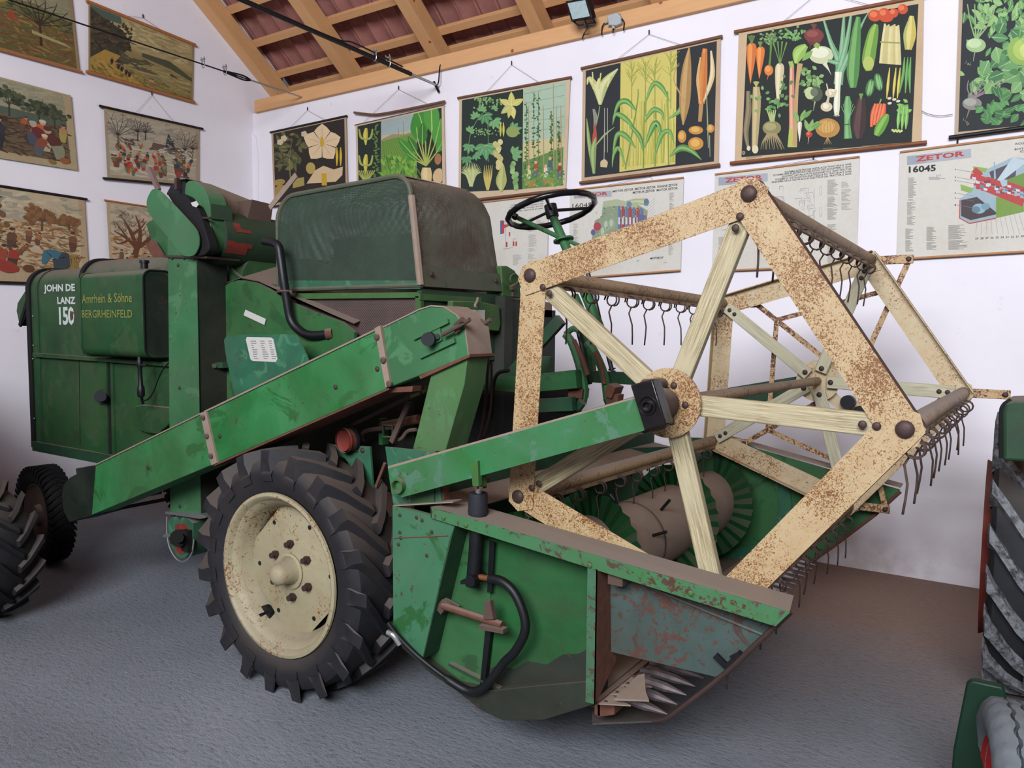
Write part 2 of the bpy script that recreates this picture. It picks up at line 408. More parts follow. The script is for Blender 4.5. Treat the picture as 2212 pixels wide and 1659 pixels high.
# little proud pilaster in the corner, with its crumbled edge
bm = B(); r = random.Random(3)
z = 0
prof = [V((-6.785, WN-.012, 0)), V((-6.70, WN-.012, 0))]
prism(bm, [V((-6.79, WN-.02, 0)), V((-6.72, WN-.02, 0)), V((-6.715, WN-.02, 1.5)), V((-6.722, WN-.02, 2.7)), V((-6.70, WN-.02, 3.3)), V((-6.73, WN-.02, 3.55)), V((-6.79, WN-.02, 3.6))], (0, .03, 0))
struct('trim_1', bm, M['plaster'])
bm = B(); box(bm, (-8, -4.2, 0), (-5.2, -4, 4.3)); struct('wall_front', bm, M['plaster'])
# wall plate
bm = B(); beam(bm, (-6.72, 5.36, 3.855), (4.4, 5.36, 3.835), .16, .125); struct('trim_2', bm, M['timber'], .006)
# rafters, battens, tiles
d_r = V((0, -1, RS)).normalized(); nrm = V((0, RS, 1)).normalized()
for i, x in enumerate([-6.72, -5.62, -4.52, -3.42, -2.34, -1.26, -.18, .9, 1.98, 3.06]):
    a = V((x, 5.66, roofz(5.66)))+nrm*.08; b = V((x, 1.0, roofz(1.0)))+nrm*.08
    bm = B(); beam(bm, a, b, .135, .16, side=(1, 0, 0)); struct('trim_%d' % (i+3), bm, M['timber'], .004)
for i, y in enumerate([5.61, 5.45]+[5.15-.305*k for k in range(10)]):
    a = V((-6.78, y, roofz(y)))+nrm*.185; bm = B(); beam(bm, a, a+V((11.2, 0, 0)), .065, .05, side=tuple(d_r)); struct('trim_%d' % (i+13), bm, M['timber'], .002)
bm = B(); r = random.Random(5)
xs = [-6.79+.0125*i for i in range(880)]
for row in range(15):
    y0 = 5.82 if row == 0 else 5.79-.305*row
    rr = []
    for k, (dy, dz) in enumerate(((0, .0), (0.0, .03), (-.18, .045), (-.345, .060))):
        yy = y0+dy; line = []
        for x in xs:
            c = (x+7.1)/.205; fr = c-math.floor(c); tid = math.floor(c)
            h = .040*abs(sin(PI*fr))**.8 + (.016 if fr > .84 else 0)
            jit = ((math.sin(tid*12.9898+row*78.2)*43758.5) % 1-.5)*.02
            base = V((x, yy+jit, roofz(yy)))+nrm*(.215+dz*(1 if k else 1)+h)
            line.append(bm.verts.new(base))
        rr.append(line)
    for a, b in zip(rr, rr[1:]):
        for i in range(len(xs)-1): bm.faces.new((a[i], a[i+1], b[i+1], b[i]))
struct('ceiling', bm, M['tile'])
# other roof slope: closes the shed behind the camera
bm = B(); prism(bm, [V((-8, 1.2, roofz(1.2)+.4)), V((4.5, 1.2, roofz(1.2)+.4)), V((4.5, -6.3, 6.2)), V((-8, -6.3, 6.2))], (0, 0, .08)); o = struct('ceiling.001', bm, M['tile'])

# ---------------------------------------------------------------- ties, wires, lamp, junction box
YB = 5.28
def clamp(parent, p):
    bm = B(); p = V(p)
    tube(bm, [p+V((.02*cos(a), 0, .03*sin(a)+.01)) for a in [i*PI/6 for i in range(12)]], .004, 6, closed=True)
    tube(bm, [p+V((-.02, 0, .03)), p+V((-.03, .0, .075))], .004, 6); tube(bm, [p+V((.02, 0, .03)), p+V((.01, 0, .075))], .004, 6)
    cyl(bm, p+V((-.035, 0, .055)), p+V((.02, 0, .055)), .008, 6)
    return obj('clamp', bm, M['steel'], parent)
e = Y(948, 186, WN-.02); t = thing('tie_rod', 'thick black tie rod crossing above the harvester to the back wall', 'tie rod', e)
a = e+V((0, -.02, 0)); far = e+V((0, -4.6, 0.02))
part('rod', t, M['black'], lambda bm: tube(bm, [a+V((0, -.35, 0)), far], .017, 10))
part('steel_end', t, M['steel'], lambda bm: tube(bm, [a, a+V((0, -.5, .0))], .011, 10))
part('anchor', t, M['black'], lambda bm: (tube(bm, smooth_path([a+V((0, .01, -.03)), a+V((0, 0, 0)), a+V((.03, -.02, .03)), a+V((.03, 0, .16)), a+V((.06, .02, .18))]), .006, 6), tube(bm, [a+V((0, -.05, .02)), a+V((0, .02, -.05))], .011, 8)))
part('wire', t, M['black'], lambda bm: tube(bm, smooth_path([a+V((0, -.45, .03)), a+V((.005, -1.0, .045)), a+V((0, -1.25, .018)), a+V((0, -2.4, .02))]), .006, 6))
clamp(t, a+V((0, -.62, 0))); clamp(t, a+V((0, -.78, 0)))
e = Y(652, 210, YB); t = thing('tie_cable', 'thin steel cable running from the wall plate over the rural pictures', 'cable', e)
part('steel_rod', t, M['steel'], lambda bm: tube(bm, [e, e+V((0, -.62, 0))], .008, 8))
part('cable', t, M['black'], lambda bm: tube(bm, [e+V((0, -.6, 0)), e+V((0, -4.8, 0))], .0065, 8))
part('loop', t, M['black'], lambda bm: tube(bm, smooth_path([e+V((0, -.6, 0)), e+V((.0, -.68, .018)), e+V((0, -.8, .012)), e+V((0, -.9, 0)), e+V((0, -.8, -.012)), e+V((0, -.68, -.018)), e+V((0, -.6, 0))]), .0075, 6))
clamp(t, e+V((0, -.88, -.01))); clamp(t, e+V((0, -1.1, -.01)))
# floodlight
yl = 5.12
t = thing('floodlight', 'small square black floodlight aimed down from the wall plate', 'lamp', Y(1255, 30, yl))
q = [(1221, 3), (1268, -6), (1279, 38), (1234, 47)]
def fl(bm):
    P = [Y(a, b, yl) for a, b in q]; prism(bm, P, (0, .07, .02))
part('housing', t, M['black'], fl, .004)
plate('glass', t, flat('lamp_glass', '9fb2b2', .15, 0, .35, 30, .1), [(1226, 7), (1264, 0), (1274, 35), (1237, 42)], yl-.004, .003)
part('bracket', t, M['black'], lambda bm: (beam(bm, Y(1240, 47, yl+.03), Y(1252, 57, yl+.03), .02, .012), beam(bm, Y(1252, 56, yl+.03), Y(1286, 50, yl+.03), .02, .012), beam(bm, Y(1286, 50, yl+.03), Y(1279, 36, yl+.03), .02, .012), beam(bm, Y(1265, 52, yl+.02), Y(1265, 56, 5.28), .02, .02)))
part('cable', t, M['hose'], lambda bm: tube(bm, smooth_path([Y(1263, 43, yl), Y(1269, 60, yl+.05), Y(1262, 72, 5.26), Y(1258, 84, 5.29)]), .005, 6))
yj = 5.24
t = thing('junction_box', 'grey plastic junction box screwed to the wall plate beside the floodlight', 'junction box', Y(1325, 45, yj))
plate('box', t, flat('grey_plastic', 'a9adb0', .45, 0, .08, 20, 0), [(1311, 33), (1332, 27), (1340, 33), (1341, 50), (1330, 55), (1314, 54)], yj, .045, .005)
plate('back_plate', t, M['steel'], [(1313, 60), (1341, 54), (1341, 30), (1330, 28)], yj+.035, .004)
for a, b in (((1307, 48), (1314, 46)), ((1325, 62), (1325, 52)), ((1343, 42), (1337, 40))):
    part('cable_gland', t, M['white'], lambda bm: cyl(bm, Y(*a, yj+.02), Y(*b, yj+.02), .012, 12))
part('cable', t, M['hose'], lambda bm: tube(bm, smooth_path([Y(1307, 49, yj+.02), Y(1301, 58, yj+.02), Y(1300, 76, 5.29)]), .005, 6))
part('cable', t, M['hose'], lambda bm: tube(bm, [Y(1325, 62, yj+.02), Y(1324, 71, 5.28)], .005, 6))
part('cable', t, M['hose'], lambda bm: tube(bm, smooth_path([Y(1343, 41, yj+.02), Y(1348, 48, yj+.02), Y(1347, 66, 5.29)]), .005, 6))
# ---------------------------------------------------------------- wall charts and pictures
def stroke_outline(P, k=5):
    """P: (x, y, width) points -> smooth tapered outline"""
    pts = []
    n = len(P)
    for i in range(n-1):
        p0, p1, p2, p3 = P[max(i-1, 0)], P[i], P[i+1], P[min(i+2, n-1)]
        for j in range(k):
            t = j/k
            pts.append(tuple(.5*((2*p1[c])+(p2[c]-p0[c])*t+(2*p0[c]-5*p1[c]+4*p2[c]-p3[c])*t*t+(3*p1[c]-p0[c]-3*p2[c]+p3[c])*t**3) for c in range(3)))
    pts.append(tuple(P[-1])); L = []; Rr = []
    for i, (x, y, w) in enumerate(pts):
        a = pts[max(i-1, 0)]; b = pts[min(i+1, len(pts)-1)]
        dx, dy = b[0]-a[0], b[1]-a[1]; l = math.hypot(dx, dy) or 1
        w = max(w, .05); nx, ny = -dy/l*w/2, dx/l*w/2
        L.append((x+nx, y+ny)); Rr.append((x-nx, y-ny))
    return L, Rr
class Art:
    """ink shapes laid on a sheet; map() takes drawing coordinates to the sheet's plane"""
    def __init__(s, mp, nrm): s.mp = mp; s.n = V(nrm); s.v = []; s.f = []; s.c = []; s.layer = 0; s.clip = None
    def col(s, c): return hexc(c)
    def pt(s, x, y):
        p = s.mp(x, y)
        if s.clip:                      # ink stays on the sheet
            o, a, b, c = s.clip; d = p-o; u = d.dot(a)/a.dot(a); v = (d-a*u).z/(b-a*(b.dot(a)/a.dot(a))).z
            u -= v*b.dot(a)/a.dot(a)
            uu = min(1-c, max(c, u)); vv = min(1-c, max(c, v))
            if uu != u or vv != v: p = o+a*uu+b*vv
        return p+s.n*(.0012+.0000065*s.layer)
    def face(s, pts, c):
        b = len(s.v); s.v += [s.pt(x, y) for x, y in pts]; s.f.append(tuple(range(b, b+len(pts)))); s.c.append(s.col(c))
    def poly(s, pts, c): s.layer += 1; s.face(pts, c)
    def ell(s, x, y, rx, ry, c, rot=0, n=20):
        s.layer += 1; cr, sr = cos(rot), sin(rot)
        s.face([(x+rx*cos(t)*cr-ry*sin(t)*sr, y+rx*cos(t)*sr+ry*sin(t)*cr) for t in [2*PI*i/n for i in range(n)]], c)
    def st(s, P, c, hl=None, k=5):
        """tapered stroke; hl: colour of a lighter core"""
        s.layer += 1; L, Rr = stroke_outline(P, k); c_ = s.col(c); b = len(s.v)
        for a, d in zip(L, Rr): s.v += [s.pt(*a), s.pt(*d)]
        for i in range(len(L)-1): s.f.append((b+2*i, b+2*i+1, b+2*i+3, b+2*i+2)); s.c.append(c_)
        if hl: s.st([(x-w*.12, y, w*.42) for x, y, w in P], hl, None, k)
    def leaf(s, x, y, l, w, a, c, vein=None):
        """leaf from its foot (x, y), length l, direction a (radians, 0 right, up negative y)"""
        dx, dy = cos(a), -sin(a)
        s.st([(x, y, w*.05), (x+dx*l*.25, y+dy*l*.25, w*.8), (x+dx*l*.5, y+dy*l*.5, w), (x+dx*l*.8, y+dy*l*.8, w*.55), (x+dx*l, y+dy*l, .3)], c)
        if vein: s.st([(x, y, w*.1), (x+dx*l*.9, y+dy*l*.9, w*.04)], vein)
    def build(s, name, parent, mat):
        me = bpy.data.meshes.new(name); org = ORG[parent.name]
        me.from_pydata([tuple(v-org) for v in s.v], [], s.f); me.materials.append(mat)
        ca = me.color_attributes.new('ink', 'FLOAT_COLOR', 'CORNER')
        i = 0
        for p, c in zip(me.polygons, s.c):
            for _ in p.loop_indices: ca.data[i].color = c; i += 1
        o = bpy.data.objects.new(name, me); C.objects.link(o); o.parent = parent; return o
_txt = {}
def text_mesh(s, bold=0.0, spacing=1.0):
    cu = bpy.data.curves.new('t', 'FONT'); cu.body = s; cu.size = 1; cu.offset = bold; cu.resolution_u = 2; cu.space_character = spacing
    ob = bpy.data.objects.new('t', cu); C.objects.link(ob)
    me = bpy.data.meshes.new_from_object(ob); vs = [v.co.copy() for v in me.vertices]; fs = [tuple(p.vertices) for p in me.polygons]
    bpy.data.objects.remove(ob); bpy.data.curves.remove(cu); bpy.data.meshes.remove(me)
    x0 = min(v.x for v in vs); x1 = max(v.x for v in vs)
    return [((v.x-x0)/(x1-x0), v.y/.70) for v in vs], fs
def put_text(art, s, a, b, h, c, bold=.0, slant=0, spacing=1.0):
    """lettering on the sheet: baseline from a to b in drawing coordinates, h its cap height there"""
    vs, fs = text_mesh(s, bold, spacing); art.layer += 2; c = art.col(c); base = len(art.v)
    for x, y in vs: art.v.append(art.pt(a[0]+(b[0]-a[0])*x+slant*y*h, a[1]+(b[1]-a[1])*x-y*h))
    for f in fs: art.f.append(tuple(base+i for i in f)); art.c.append(c)
def lines(art, x0, y0, x1, y1, n, c, slope=0, r=None, fill=.8, th=.35):
    """a column of fine print, too small to read"""
    r = r or R_; dy = (y1-y0)/n
    for i in range(n):
        if r.random() > fill+.15: continue
        y = y0+dy*i; w = (x1-x0)*r.uniform(.45, 1)
        art.poly([(x0, y), (x0+w, y+slope*w), (x0+w, y+slope*w+dy*th), (x0, y+dy*th)], c)
def bil(q):
    a, b, c_, d = q
    return lambda u, v: a*(1-u)*(1-v)+b*u*(1-v)+c_*u*v+d*(1-u)*v
CH = WN-.022
def rod(parent, a, b, r, mat, name='rod', over=.0):
    d = (b-a).normalized(); return part(name, parent, mat, lambda bm: tube(bm, [a-d*over, b+d*over], r, 10))
def cords(parent, nail, a, b, label):
    part('cord', parent, M['cord'], lambda bm: tube(bm, [a, nail, b], .0014, 5))
    bm = B(); n = nail; cyl(bm, n+V((0, 0, .0)), n+V((0, 0, .03)), .005, 8); o = obj('nail', bm, M['rod_black']); tag(o, label, 'nail', 'nails holding up the wall charts')
def sheet(parent, q, n, c, name='paper', curl=.006, seed=1, mat=None):
    """hanging sheet of paper or canvas with a little waviness"""
    f = bil(q); N = V(n); nu, nv = 14, 10; r = random.Random(seed); ph = r.random()*6
    bm = B(); g = []
    for j in range(nv+1):
        row = []
        for i in range(nu+1):
            u, v = i/nu, j/nv; row.append(bm.verts.new(f(u, v)))
        g.append(row)
    for j in range(nv):
        for i in range(nu): bm.faces.new((g[j][i], g[j][i+1], g[j+1][i+1], g[j+1][i]))
    o = obj(name, bm, mat or M['print'], parent)
    ca = o.data.color_attributes.new('ink', 'FLOAT_COLOR', 'CORNER')
    cc = hexc(c)
    for i in range(len(ca.data)): ca.data[i].color = cc
    return o
FRONT = (0, -1, 0)
LASTQ = []
def chart(name, label, q, paper, cat='wall chart', rods=None, rr=.010, nail=None, y=CH, nail_label='', bottom=True, over=.012, mat=None, hang=None):
    P = [Y(a, b, y) for a, b in q]
    t = thing(name, label, cat, (P[0]+P[1]+P[2]+P[3])/4, 'charts hung on the back wall')
    LASTQ[:] = [P[0], P[1]-P[0], P[3]-P[0], .025]
    sheet(t, P, FRONT, paper, mat=mat)
    rm = rods or M['rod']
    rod(t, P[0]+V((0, -.004, 0)), P[1]+V((0, -.004, 0)), rr, rm, 'top_rod', over)
    if bottom: rod(t, P[3]+V((0, -.004, 0)), P[2]+V((0, -.004, 0)), rr, rm, 'bottom_rod', over)
    if nail: 
        h = hang or (.25, .75)
        cords(t, Y(*nail, WN-.012), P[0].lerp(P[1], h[0]), P[0].lerp(P[1], h[1]), nail_label)
    return t
def amap(ox, oy, s, y=CH): return lambda a, b: Y(ox+a*s, oy+b*s, y)
r = random.Random(11)
BK = '20251f'; CREAM = 'cdb79a'

# --- potato chart
t = chart('wall_chart', 'dark botanical chart with two large pale potato flowers, nearest the corner', [(586, 286), (748, 251), (752, 414), (592, 447)], 'b79c82', rods=M['rod_black'], nail=(664, 238), nail_label='nail above the chart of potato flowers')
A = Art(amap(400, 0, .4069), FRONT); A.clip = tuple(LASTQ)
A.poly([(468, 705), (848, 625), (852, 985), (475, 1080)], '2a221c')
for i in range(70):
    a = r.uniform(0, 6.3); d = r.uniform(0, 1)**.5
    A.leaf(560+75*cos(a)*d, 800+95*sin(a)*d, r.uniform(28, 48), r.uniform(14, 24), r.uniform(0, 6.3), r.choice(['5f6038', '4f5230', '73703f', '434a2c']), '7b7a4a')
A.st([(560, 950, 7), (555, 860, 5), (565, 760, 3)], '7c7a48')
for x, y in ((525, 735), (633, 712), (505, 755)):
    for k in range(5): A.ell(x+9*cos(k*1.26), y+9*sin(k*1.26), 9, 8, 'cdbd9c')
def flower(x, y, R, c, c2, n=5, core='c9a82a', sq=1):
    for k in range(n):
        a = 2*PI*k/n-PI/2
        A.poly([(x, y), (x+R*.8*cos(a-.6), y+R*.8*sq*sin(a-.6)), (x+R*.92*cos(a-.3), y+R*.92*sq*sin(a-.3)), (x+R*1.08*cos(a), y+R*1.08*sq*sin(a)), (x+R*.92*cos(a+.3), y+R*.92*sq*sin(a+.3)), (x+R*.8*cos(a+.6), y+R*.8*sq*sin(a+.6))], c)
        A.st([(x, y, R*.05), (x+R*.9*cos(a), y+R*.9*sq*sin(a), R*.02)], c2)
    A.st([(x-2, y-R*.35, R*.12), (x, y, R*.22), (x-3, y+R*.2, R*.14)], core)
flower(728, 760, 95, 'e3c9a4', 'c9a880')
A.poly([(645, 975), (690, 905), (735, 880), (790, 900), (838, 885), (835, 930), (800, 965)], 'd6bb96'); A.st([(740, 985, 28), (738, 920, 26)], 'c9a32c')
for x in (806, 826): A.st([(x, 782, 4), (x+1, 830, 13), (x, 880, 4)], 'd9b93a')
A.ell(667, 893, 25, 31, 'b9a35c'); A.poly([(575, 950), (632, 940), (634, 985), (572, 1000)], 'a99a55')
for x, y in ((500, 968), (508, 1000), (490, 1030)): A.ell(x, y, 32, 17, 'a58a4a', -.2)
A.build('picture', t, M['print'])

# --- sugar beet chart
t = chart('wall_chart', 'chart of a sugar beet beside a green field, top rod bowed, corner torn', [(768, 270), (959, 227), (963, 405), (771, 432)], CREAM, rr=.004, nail=(861, 193), nail_label='nail above the sugar beet chart', hang=(.08, .9))
A = Art(amap(400, 0, .4069), FRONT); A.clip = tuple(LASTQ)
A.poly([(912, 660), (1040, 632), (1040, 945), (915, 960)], '1e2a24'); A.poly([(1040, 632), (1210, 596), (1230, 598), (1230, 940), (1040, 945)], 'b9b69a')
A.poly([(1040, 632), (1212, 596), (1220, 690), (1040, 720)], '9fb0b0'); A.poly([(1228, 590), (1372, 550), (1372, 970), (1230, 945)], '1e2c22')
A.poly([(1042, 745), (1225, 700), (1230, 940), (1042, 945)], '6f9440')
for i in range(11): A.st([(1045+i*8, 745-i*2, 2), (1042+i*22, 945, 6)], '568030')
A.poly([(1045, 740), (1100, 712), (1170, 712), (1225, 690), (1225, 704), (1045, 750)], '9a8f6a')
for x in (1133, 1160): A.st([(x, 715, 3), (x, 675 if x == 1133 else 642, 2)], '8a6a50')
for i in range(60): A.leaf(r.uniform(1050, 1220), r.uniform(850, 945), r.uniform(30, 60), r.uniform(12, 24), r.uniform(.6, 2.6), r.choice(['4f8a30', '6fa33c', '86b04a', '3d7428']), '8fbb58')
for a, l in ((2.75, 120), (2.3, 165), (1.95, 250), (1.6, 290), (1.35, 320), (1.1, 230), (.8, 170), (2.55, 190), (1.8, 200)):
    x, y = 1280, 880; mx, my = x+cos(a)*l*.45, y-sin(a)*l*.55
    A.st([(x, y, 8), (mx, my, 6)], 'a9b45a'); A.leaf(mx, my, l*.62, l*.26, a-.25 if a > 1.6 else a+.25, r.choice(['3f8a34', '4f9a3e', '36782e']), 'a9c468')
A.st([(1282, 890, 44), (1282, 930, 58), (1284, 985, 40)], 'd5bd84', 'e3cfa0'); A.ell(1345, 935, 29, 42, 'd2b58a', .2); A.ell(1343, 845, 18, 30, 'a5744c', .1)
for y, s_ in ((720, 1), (860, 1.3)):
    A.st([(960, y+50*s_, 6), (958, y, 26), (962, y-40, 12)], 'c3b44a', 'd8cc66')
    for d in (-1, 1): A.st([(960, y+20, 6), (960+26*d, y+10, 12), (960+36*d, y-35, 8)], '9fae52')
for i in range(40): A.leaf(1015+r.uniform(-10, 10), 940-i*7, 18, 8, r.uniform(0, 3.1), '5f8440')
for i in range(9): A.st([(960, 975, 4), (960+(i-4)*12, 905, 6)], 'a8b458')
A.poly([(1338, 545), (1352, 541), (1352, 555)], '1e2c22')
A.build('picture', t, M['print'])
# bowed loose top rod
o = part('bowed_rod', t, M['rod'], lambda bm: tube(bm, smooth_path([Y(*p, CH-.012) for p in ((765, 243), (788, 246), (818, 247), (880, 236), (961, 219))]), .011, 10))

# --- hop chart
t = chart('wall_chart', 'chart of hop leaves and cones beside a scene of hop pickers', [(992, 212), (1232, 168), (1222, 410), (990, 436)], CREAM, rr=.011, nail=(1105, 140), nail_label='nail above the hop chart')
A = Art(amap(400, 0, .4069), FRONT); A.clip = tuple(LASTQ)
A.poly([(1470, 530), (1795, 465), (1790, 1005), (1460, 1020)], '1f2f2a'); A.poly([(1797, 465), (2025, 425), (2005, 985), (1790, 1003)], 'a8c0aa')
A.poly([(1795, 760), (2010, 720), (2005, 985), (1790, 1003)], 'c9bf8e'); A.poly([(1793, 860), (2008, 780), (2005, 985), (1790, 1003)], '5f8a4a')
for x, y0 in ((1812, 540), (1852, 500), (1876, 485), (1945, 590), (1985, 640)):
    A.st([(x, 960, 4), (x, y0, 3)], '8a7a50')
    for i in range(46):
        yy = r.uniform(y0+5, 900); A.leaf(x, yy, 14, 8, r.uniform(0, 6.3), r.choice(['3f6a34', '55803e', '2f5a2e']))
for x in (1826, 1905, 1958, 1975, 1998): A.st([(x, 900, 5), (x-3, 445 if x in (1958,) else 560, 3)], 'a98f68')
for i in range(5): A.st([(1800, 500+i*50, 1.5), (2015, 450+i*56, 1.5)], '8aa08a')
for x, y, c in ((1826, 905, 'd9c8a0'), (1862, 880, 'a84a3c'), (1915, 900, 'd8cfc0'), (1938, 860, '46606a'), (1990, 890, '8a3a34')):
    A.st([(x, y+50, 26), (x, y, 20), (x, y-12, 12)], c); A.ell(x, y-18, 8, 9, 'd8a880')
    A.st([(x-3, y+60, 22), (x, y+28, 20)], r.choice(['5a6a80', 'cfcabc', '7a6a4a']))
for x, y in ((1832, 975), (1930, 965)): A.poly([(x-32, y-16), (x+32, y-20), (x+24, y+16), (x-22, y+18)], 'a87a44'); A.ell(x, y-17, 32, 9, '6f9a48')
for i in range(90): A.leaf(r.uniform(1795, 2005), r.uniform(900, 990), 16, 9, r.uniform(0, 6.3), r.choice(['6f9a48', '4f7f3c', '8aac58']))
def palm(x, y, R, c, v, rot=PI/2, n=5):
    for k in range(n): A.leaf(x, y, R*(1-.12*abs(k-(n-1)/2)), R*.42, rot+(k-(n-1)/2)*.62, c, v)
A.st([(1500, 860, 3), (1520, 700, 3), (1600, 600, 3), (1610, 860, 3)], '6f9a64')
for x, y, R, a in ((1590, 610, 60, -1.2), (1640, 640, 55, -1.0), (1510, 700, 38, 1), (1545, 625, 40, 2), (1595, 770, 85, -1.5), (1510, 770, 50, -1.7), (1495, 835, 48, -1.5), (1575, 590, 40, 1.4), (1740, 820, 60, .3), (1735, 690, 58, .2), (1540, 820, 40, -.7), (1640, 580, 30, .8)):
    palm(x, y, R, r.choice(['5f9a68', '4f8a5c', '6fa56c']), 'a9c48a', a)
for i in range(60): A.ell(r.uniform(1535, 1685), 520+abs(r.gauss(0, 25)), 5, 5, r.choice(['6f9a5e', '8ab070']))
for i in range(40): A.ell(r.gauss(1605, 40), r.gauss(700, 14), 4, 4, r.choice(['6f9a5e', '8ab070']))
for k in range(5): A.leaf(1735, 560, 72, 34, .5+k*1.1, 'cdc872' if k < 3 else 'b9c07c', 'e3dfa0')
A.leaf(1735, 560, 75, 26, -1.4, 'd8d080'); A.leaf(1730, 560, 70, 24, -1.75, 'c9c26c')
for x in (1676, 1692): A.st([(x, 650, 3), (x, 690, 12), (x, 725, 3)], 'c9c05c')
A.ell(1740, 700, 34, 30, '8fa05a'); 
for i in range(13): A.ell(1655+r.uniform(-10, 22), 755+i*11, 14, 16, r.choice(['c3bd7c', 'aeb06c', 'd3cc90'])); 
for i in range(10): A.ell(1750+r.uniform(-14, 14), 870+i*14, 13, 15, r.choice(['8ab070', '9fbc7c', '76a062']))
for k in range(17): a = PI*.05+PI*.9*k/16; A.st([(1520, 990, 16), (1520+25*cos(a), 930, 9), (1520+58*cos(a), 925-62*sin(a), 2)], r.choice(['a9b978', 'c3cc90', '93a868']))
for k in range(5): A.st([(1608, 1010, 12), (1590+k*9, 940, 8), (1592+k*10, 878, 2)], 'c9b868')
A.st([(1680, 1018, 10), (1680, 960, 58), (1690, 875, 10)], 'aab06a', 'c3c684')
A.build('picture', t, M['print'])

# --- maize chart
t = chart('wall_chart', 'maize chart with ripe cobs right and a yellow field panel in the middle', [(1259, 148), (1557, 80), (1552, 357), (1256, 395)], 'bfa588', rr=.012, nail=(1402, 74), nail_label='nail above the maize chart')
A = Art(amap(1200, 0, .4575), FRONT); A.clip = tuple(LASTQ)
A.poly([(140, 335), (770, 192), (765, 760), (137, 838)], '23282c'); A.poly([(308, 293), (574, 236), (566, 775), (302, 812)], 'cfc46c')
for i in range(60): x = r.uniform(310, 560); y = 800-(x-310)*.1; A.st([(x, y-10, 5), (x+r.uniform(-14, 14), y-r.uniform(120, 330), 3)], r.choice(['b3b04e', 'a5a846', 'd9cf80', 'c0b850']))
for x0, y0 in ((360, 300), (425, 290), (545, 255), (470, 300)):
    A.st([(x0, y0+260, 5), (x0, y0, 3)], '8f9a40')
    for k in range(16): a = r.uniform(.3, 2.8); A.st([(x0, y0+20+k*6, 3), (x0+cos(a)*45, y0+k*6-sin(a)*35, 2)], '9aa048')
for P in ([(330, 800, 7), (385, 500, 6), (390, 420, 4)], [(415, 800, 7), (420, 480, 5)], [(470, 790, 6), (475, 520, 5)], [(535, 780, 7), (530, 430, 5)]): A.st(P, '7a9440')
for P in ([(385, 530, 4), (340, 480, 26), (300, 490, 22), (272, 560, 3)], [(420, 500, 4), (460, 400, 20), (500, 410, 24), (540, 480, 3)], [(535, 560, 4), (590, 520, 24), (615, 450, 22), (640, 430, 3)],
          [(385, 620, 4), (330, 560, 26), (285, 540, 18), (270, 590, 2)], [(420, 580, 4), (460, 520, 24), (500, 530, 18), (512, 570, 3)], [(420, 700, 4), (465, 590, 30), (490, 600, 20), (500, 680, 3)],
          [(380, 700, 4), (330, 640, 26), (290, 640, 20), (270, 740, 3)], [(470, 740, 4), (500, 640, 24), (540, 620, 16), (560, 680, 3)], [(540, 740, 4), (590, 700, 30), (640, 710, 26), (690, 755, 3)], [(330, 780, 4), (300, 700, 18), (275, 730, 12), (268, 790, 2)], [(415, 720, 4), (400, 650, 20), (360, 600, 16), (350, 590, 2)]):
    A.st(P, r.choice(['5f9448', '6fa050', '528a44']), '8ab468')
for P, c in (([(210, 495, 10), (195, 420, 34), (160, 370, 20), (150, 400, 4)], 'bdbd7c'), ([(212, 495, 12), (230, 400, 44), (295, 325, 6)], 'aeb978'), ([(210, 490, 12), (205, 420, 34), (205, 370, 6)], 'd0d3a0'), ([(180, 420, 10), (175, 340, 6)], 'c3b968'), ([(205, 420, 8), (215, 345, 6)], 'c3b968'), ([(245, 410, 8), (262, 350, 6)], 'd0c890')): A.st(P, c, 'd8d8a0')
A.st([(183, 620, 6), (190, 560, 20), (180, 515, 10)], '8f8c80'); A.st([(182, 700, 26), (186, 640, 20), (188, 580, 3)], 'b0503c')
for P in ([(180, 820, 8), (160, 680, 18), (148, 560, 3)], [(182, 820, 12), (178, 720, 30), (190, 650, 6)], [(180, 700, 4), (230, 640, 9), (280, 600, 2)], [(210, 500, 4), (200, 560, 4), (190, 580, 3)]): A.st(P, '7f9a5c', 'a3b878')
for x in (232, 246): A.st([(x, 720, 3), (x, 510, 3)], 'b0aca0')
A.st([(228, 790, 30), (230, 765, 34), (230, 752, 6)], 'c9b890'); A.st([(230, 755, 3), (232, 560, 3)], 'b0aca0')
A.st([(603, 590, 6), (610, 480, 52), (620, 330, 44), (632, 225, 6)], 'a8834e', 'c3a06a'); A.st([(610, 480, 8), (560, 380, 5), (575, 310, 4)], 'b89a68')
A.st([(682, 575, 16), (690, 460, 20), (698, 250, 6)], 'b88d58')
A.st([(690, 490, 30), (695, 380, 44), (706, 230, 22)], 'c9783a', 'e0924c'); A.st([(700, 480, 8), (740, 360, 24), (735, 240, 8)], 'd9c08c', 'e8d8b0'); A.st([(684, 490, 6), (672, 380, 14), (685, 270, 6)], 'd3b074')
for k in range(4): A.st([(686+k*6, 480, 1.5), (690+k*6, 250, 1.5)], 'a85f28')
for x, y, a_, b_ in ((598, 645, 20, 30), (663, 615, 34, 20), (663, 678, 36, 30), (732, 607, 18, 20)): A.ell(x, y, a_, b_, 'c98f3e'); A.ell(x-3, y-3, a_*.6, b_*.6, 'e0b060')
A.st([(722, 700, 3), (718, 560, 5), (712, 400, 3)], 'a3aa84'); A.st([(730, 740, 2), (728, 640, 3)], 'c9b890')
A.build('picture', t, M['print'])

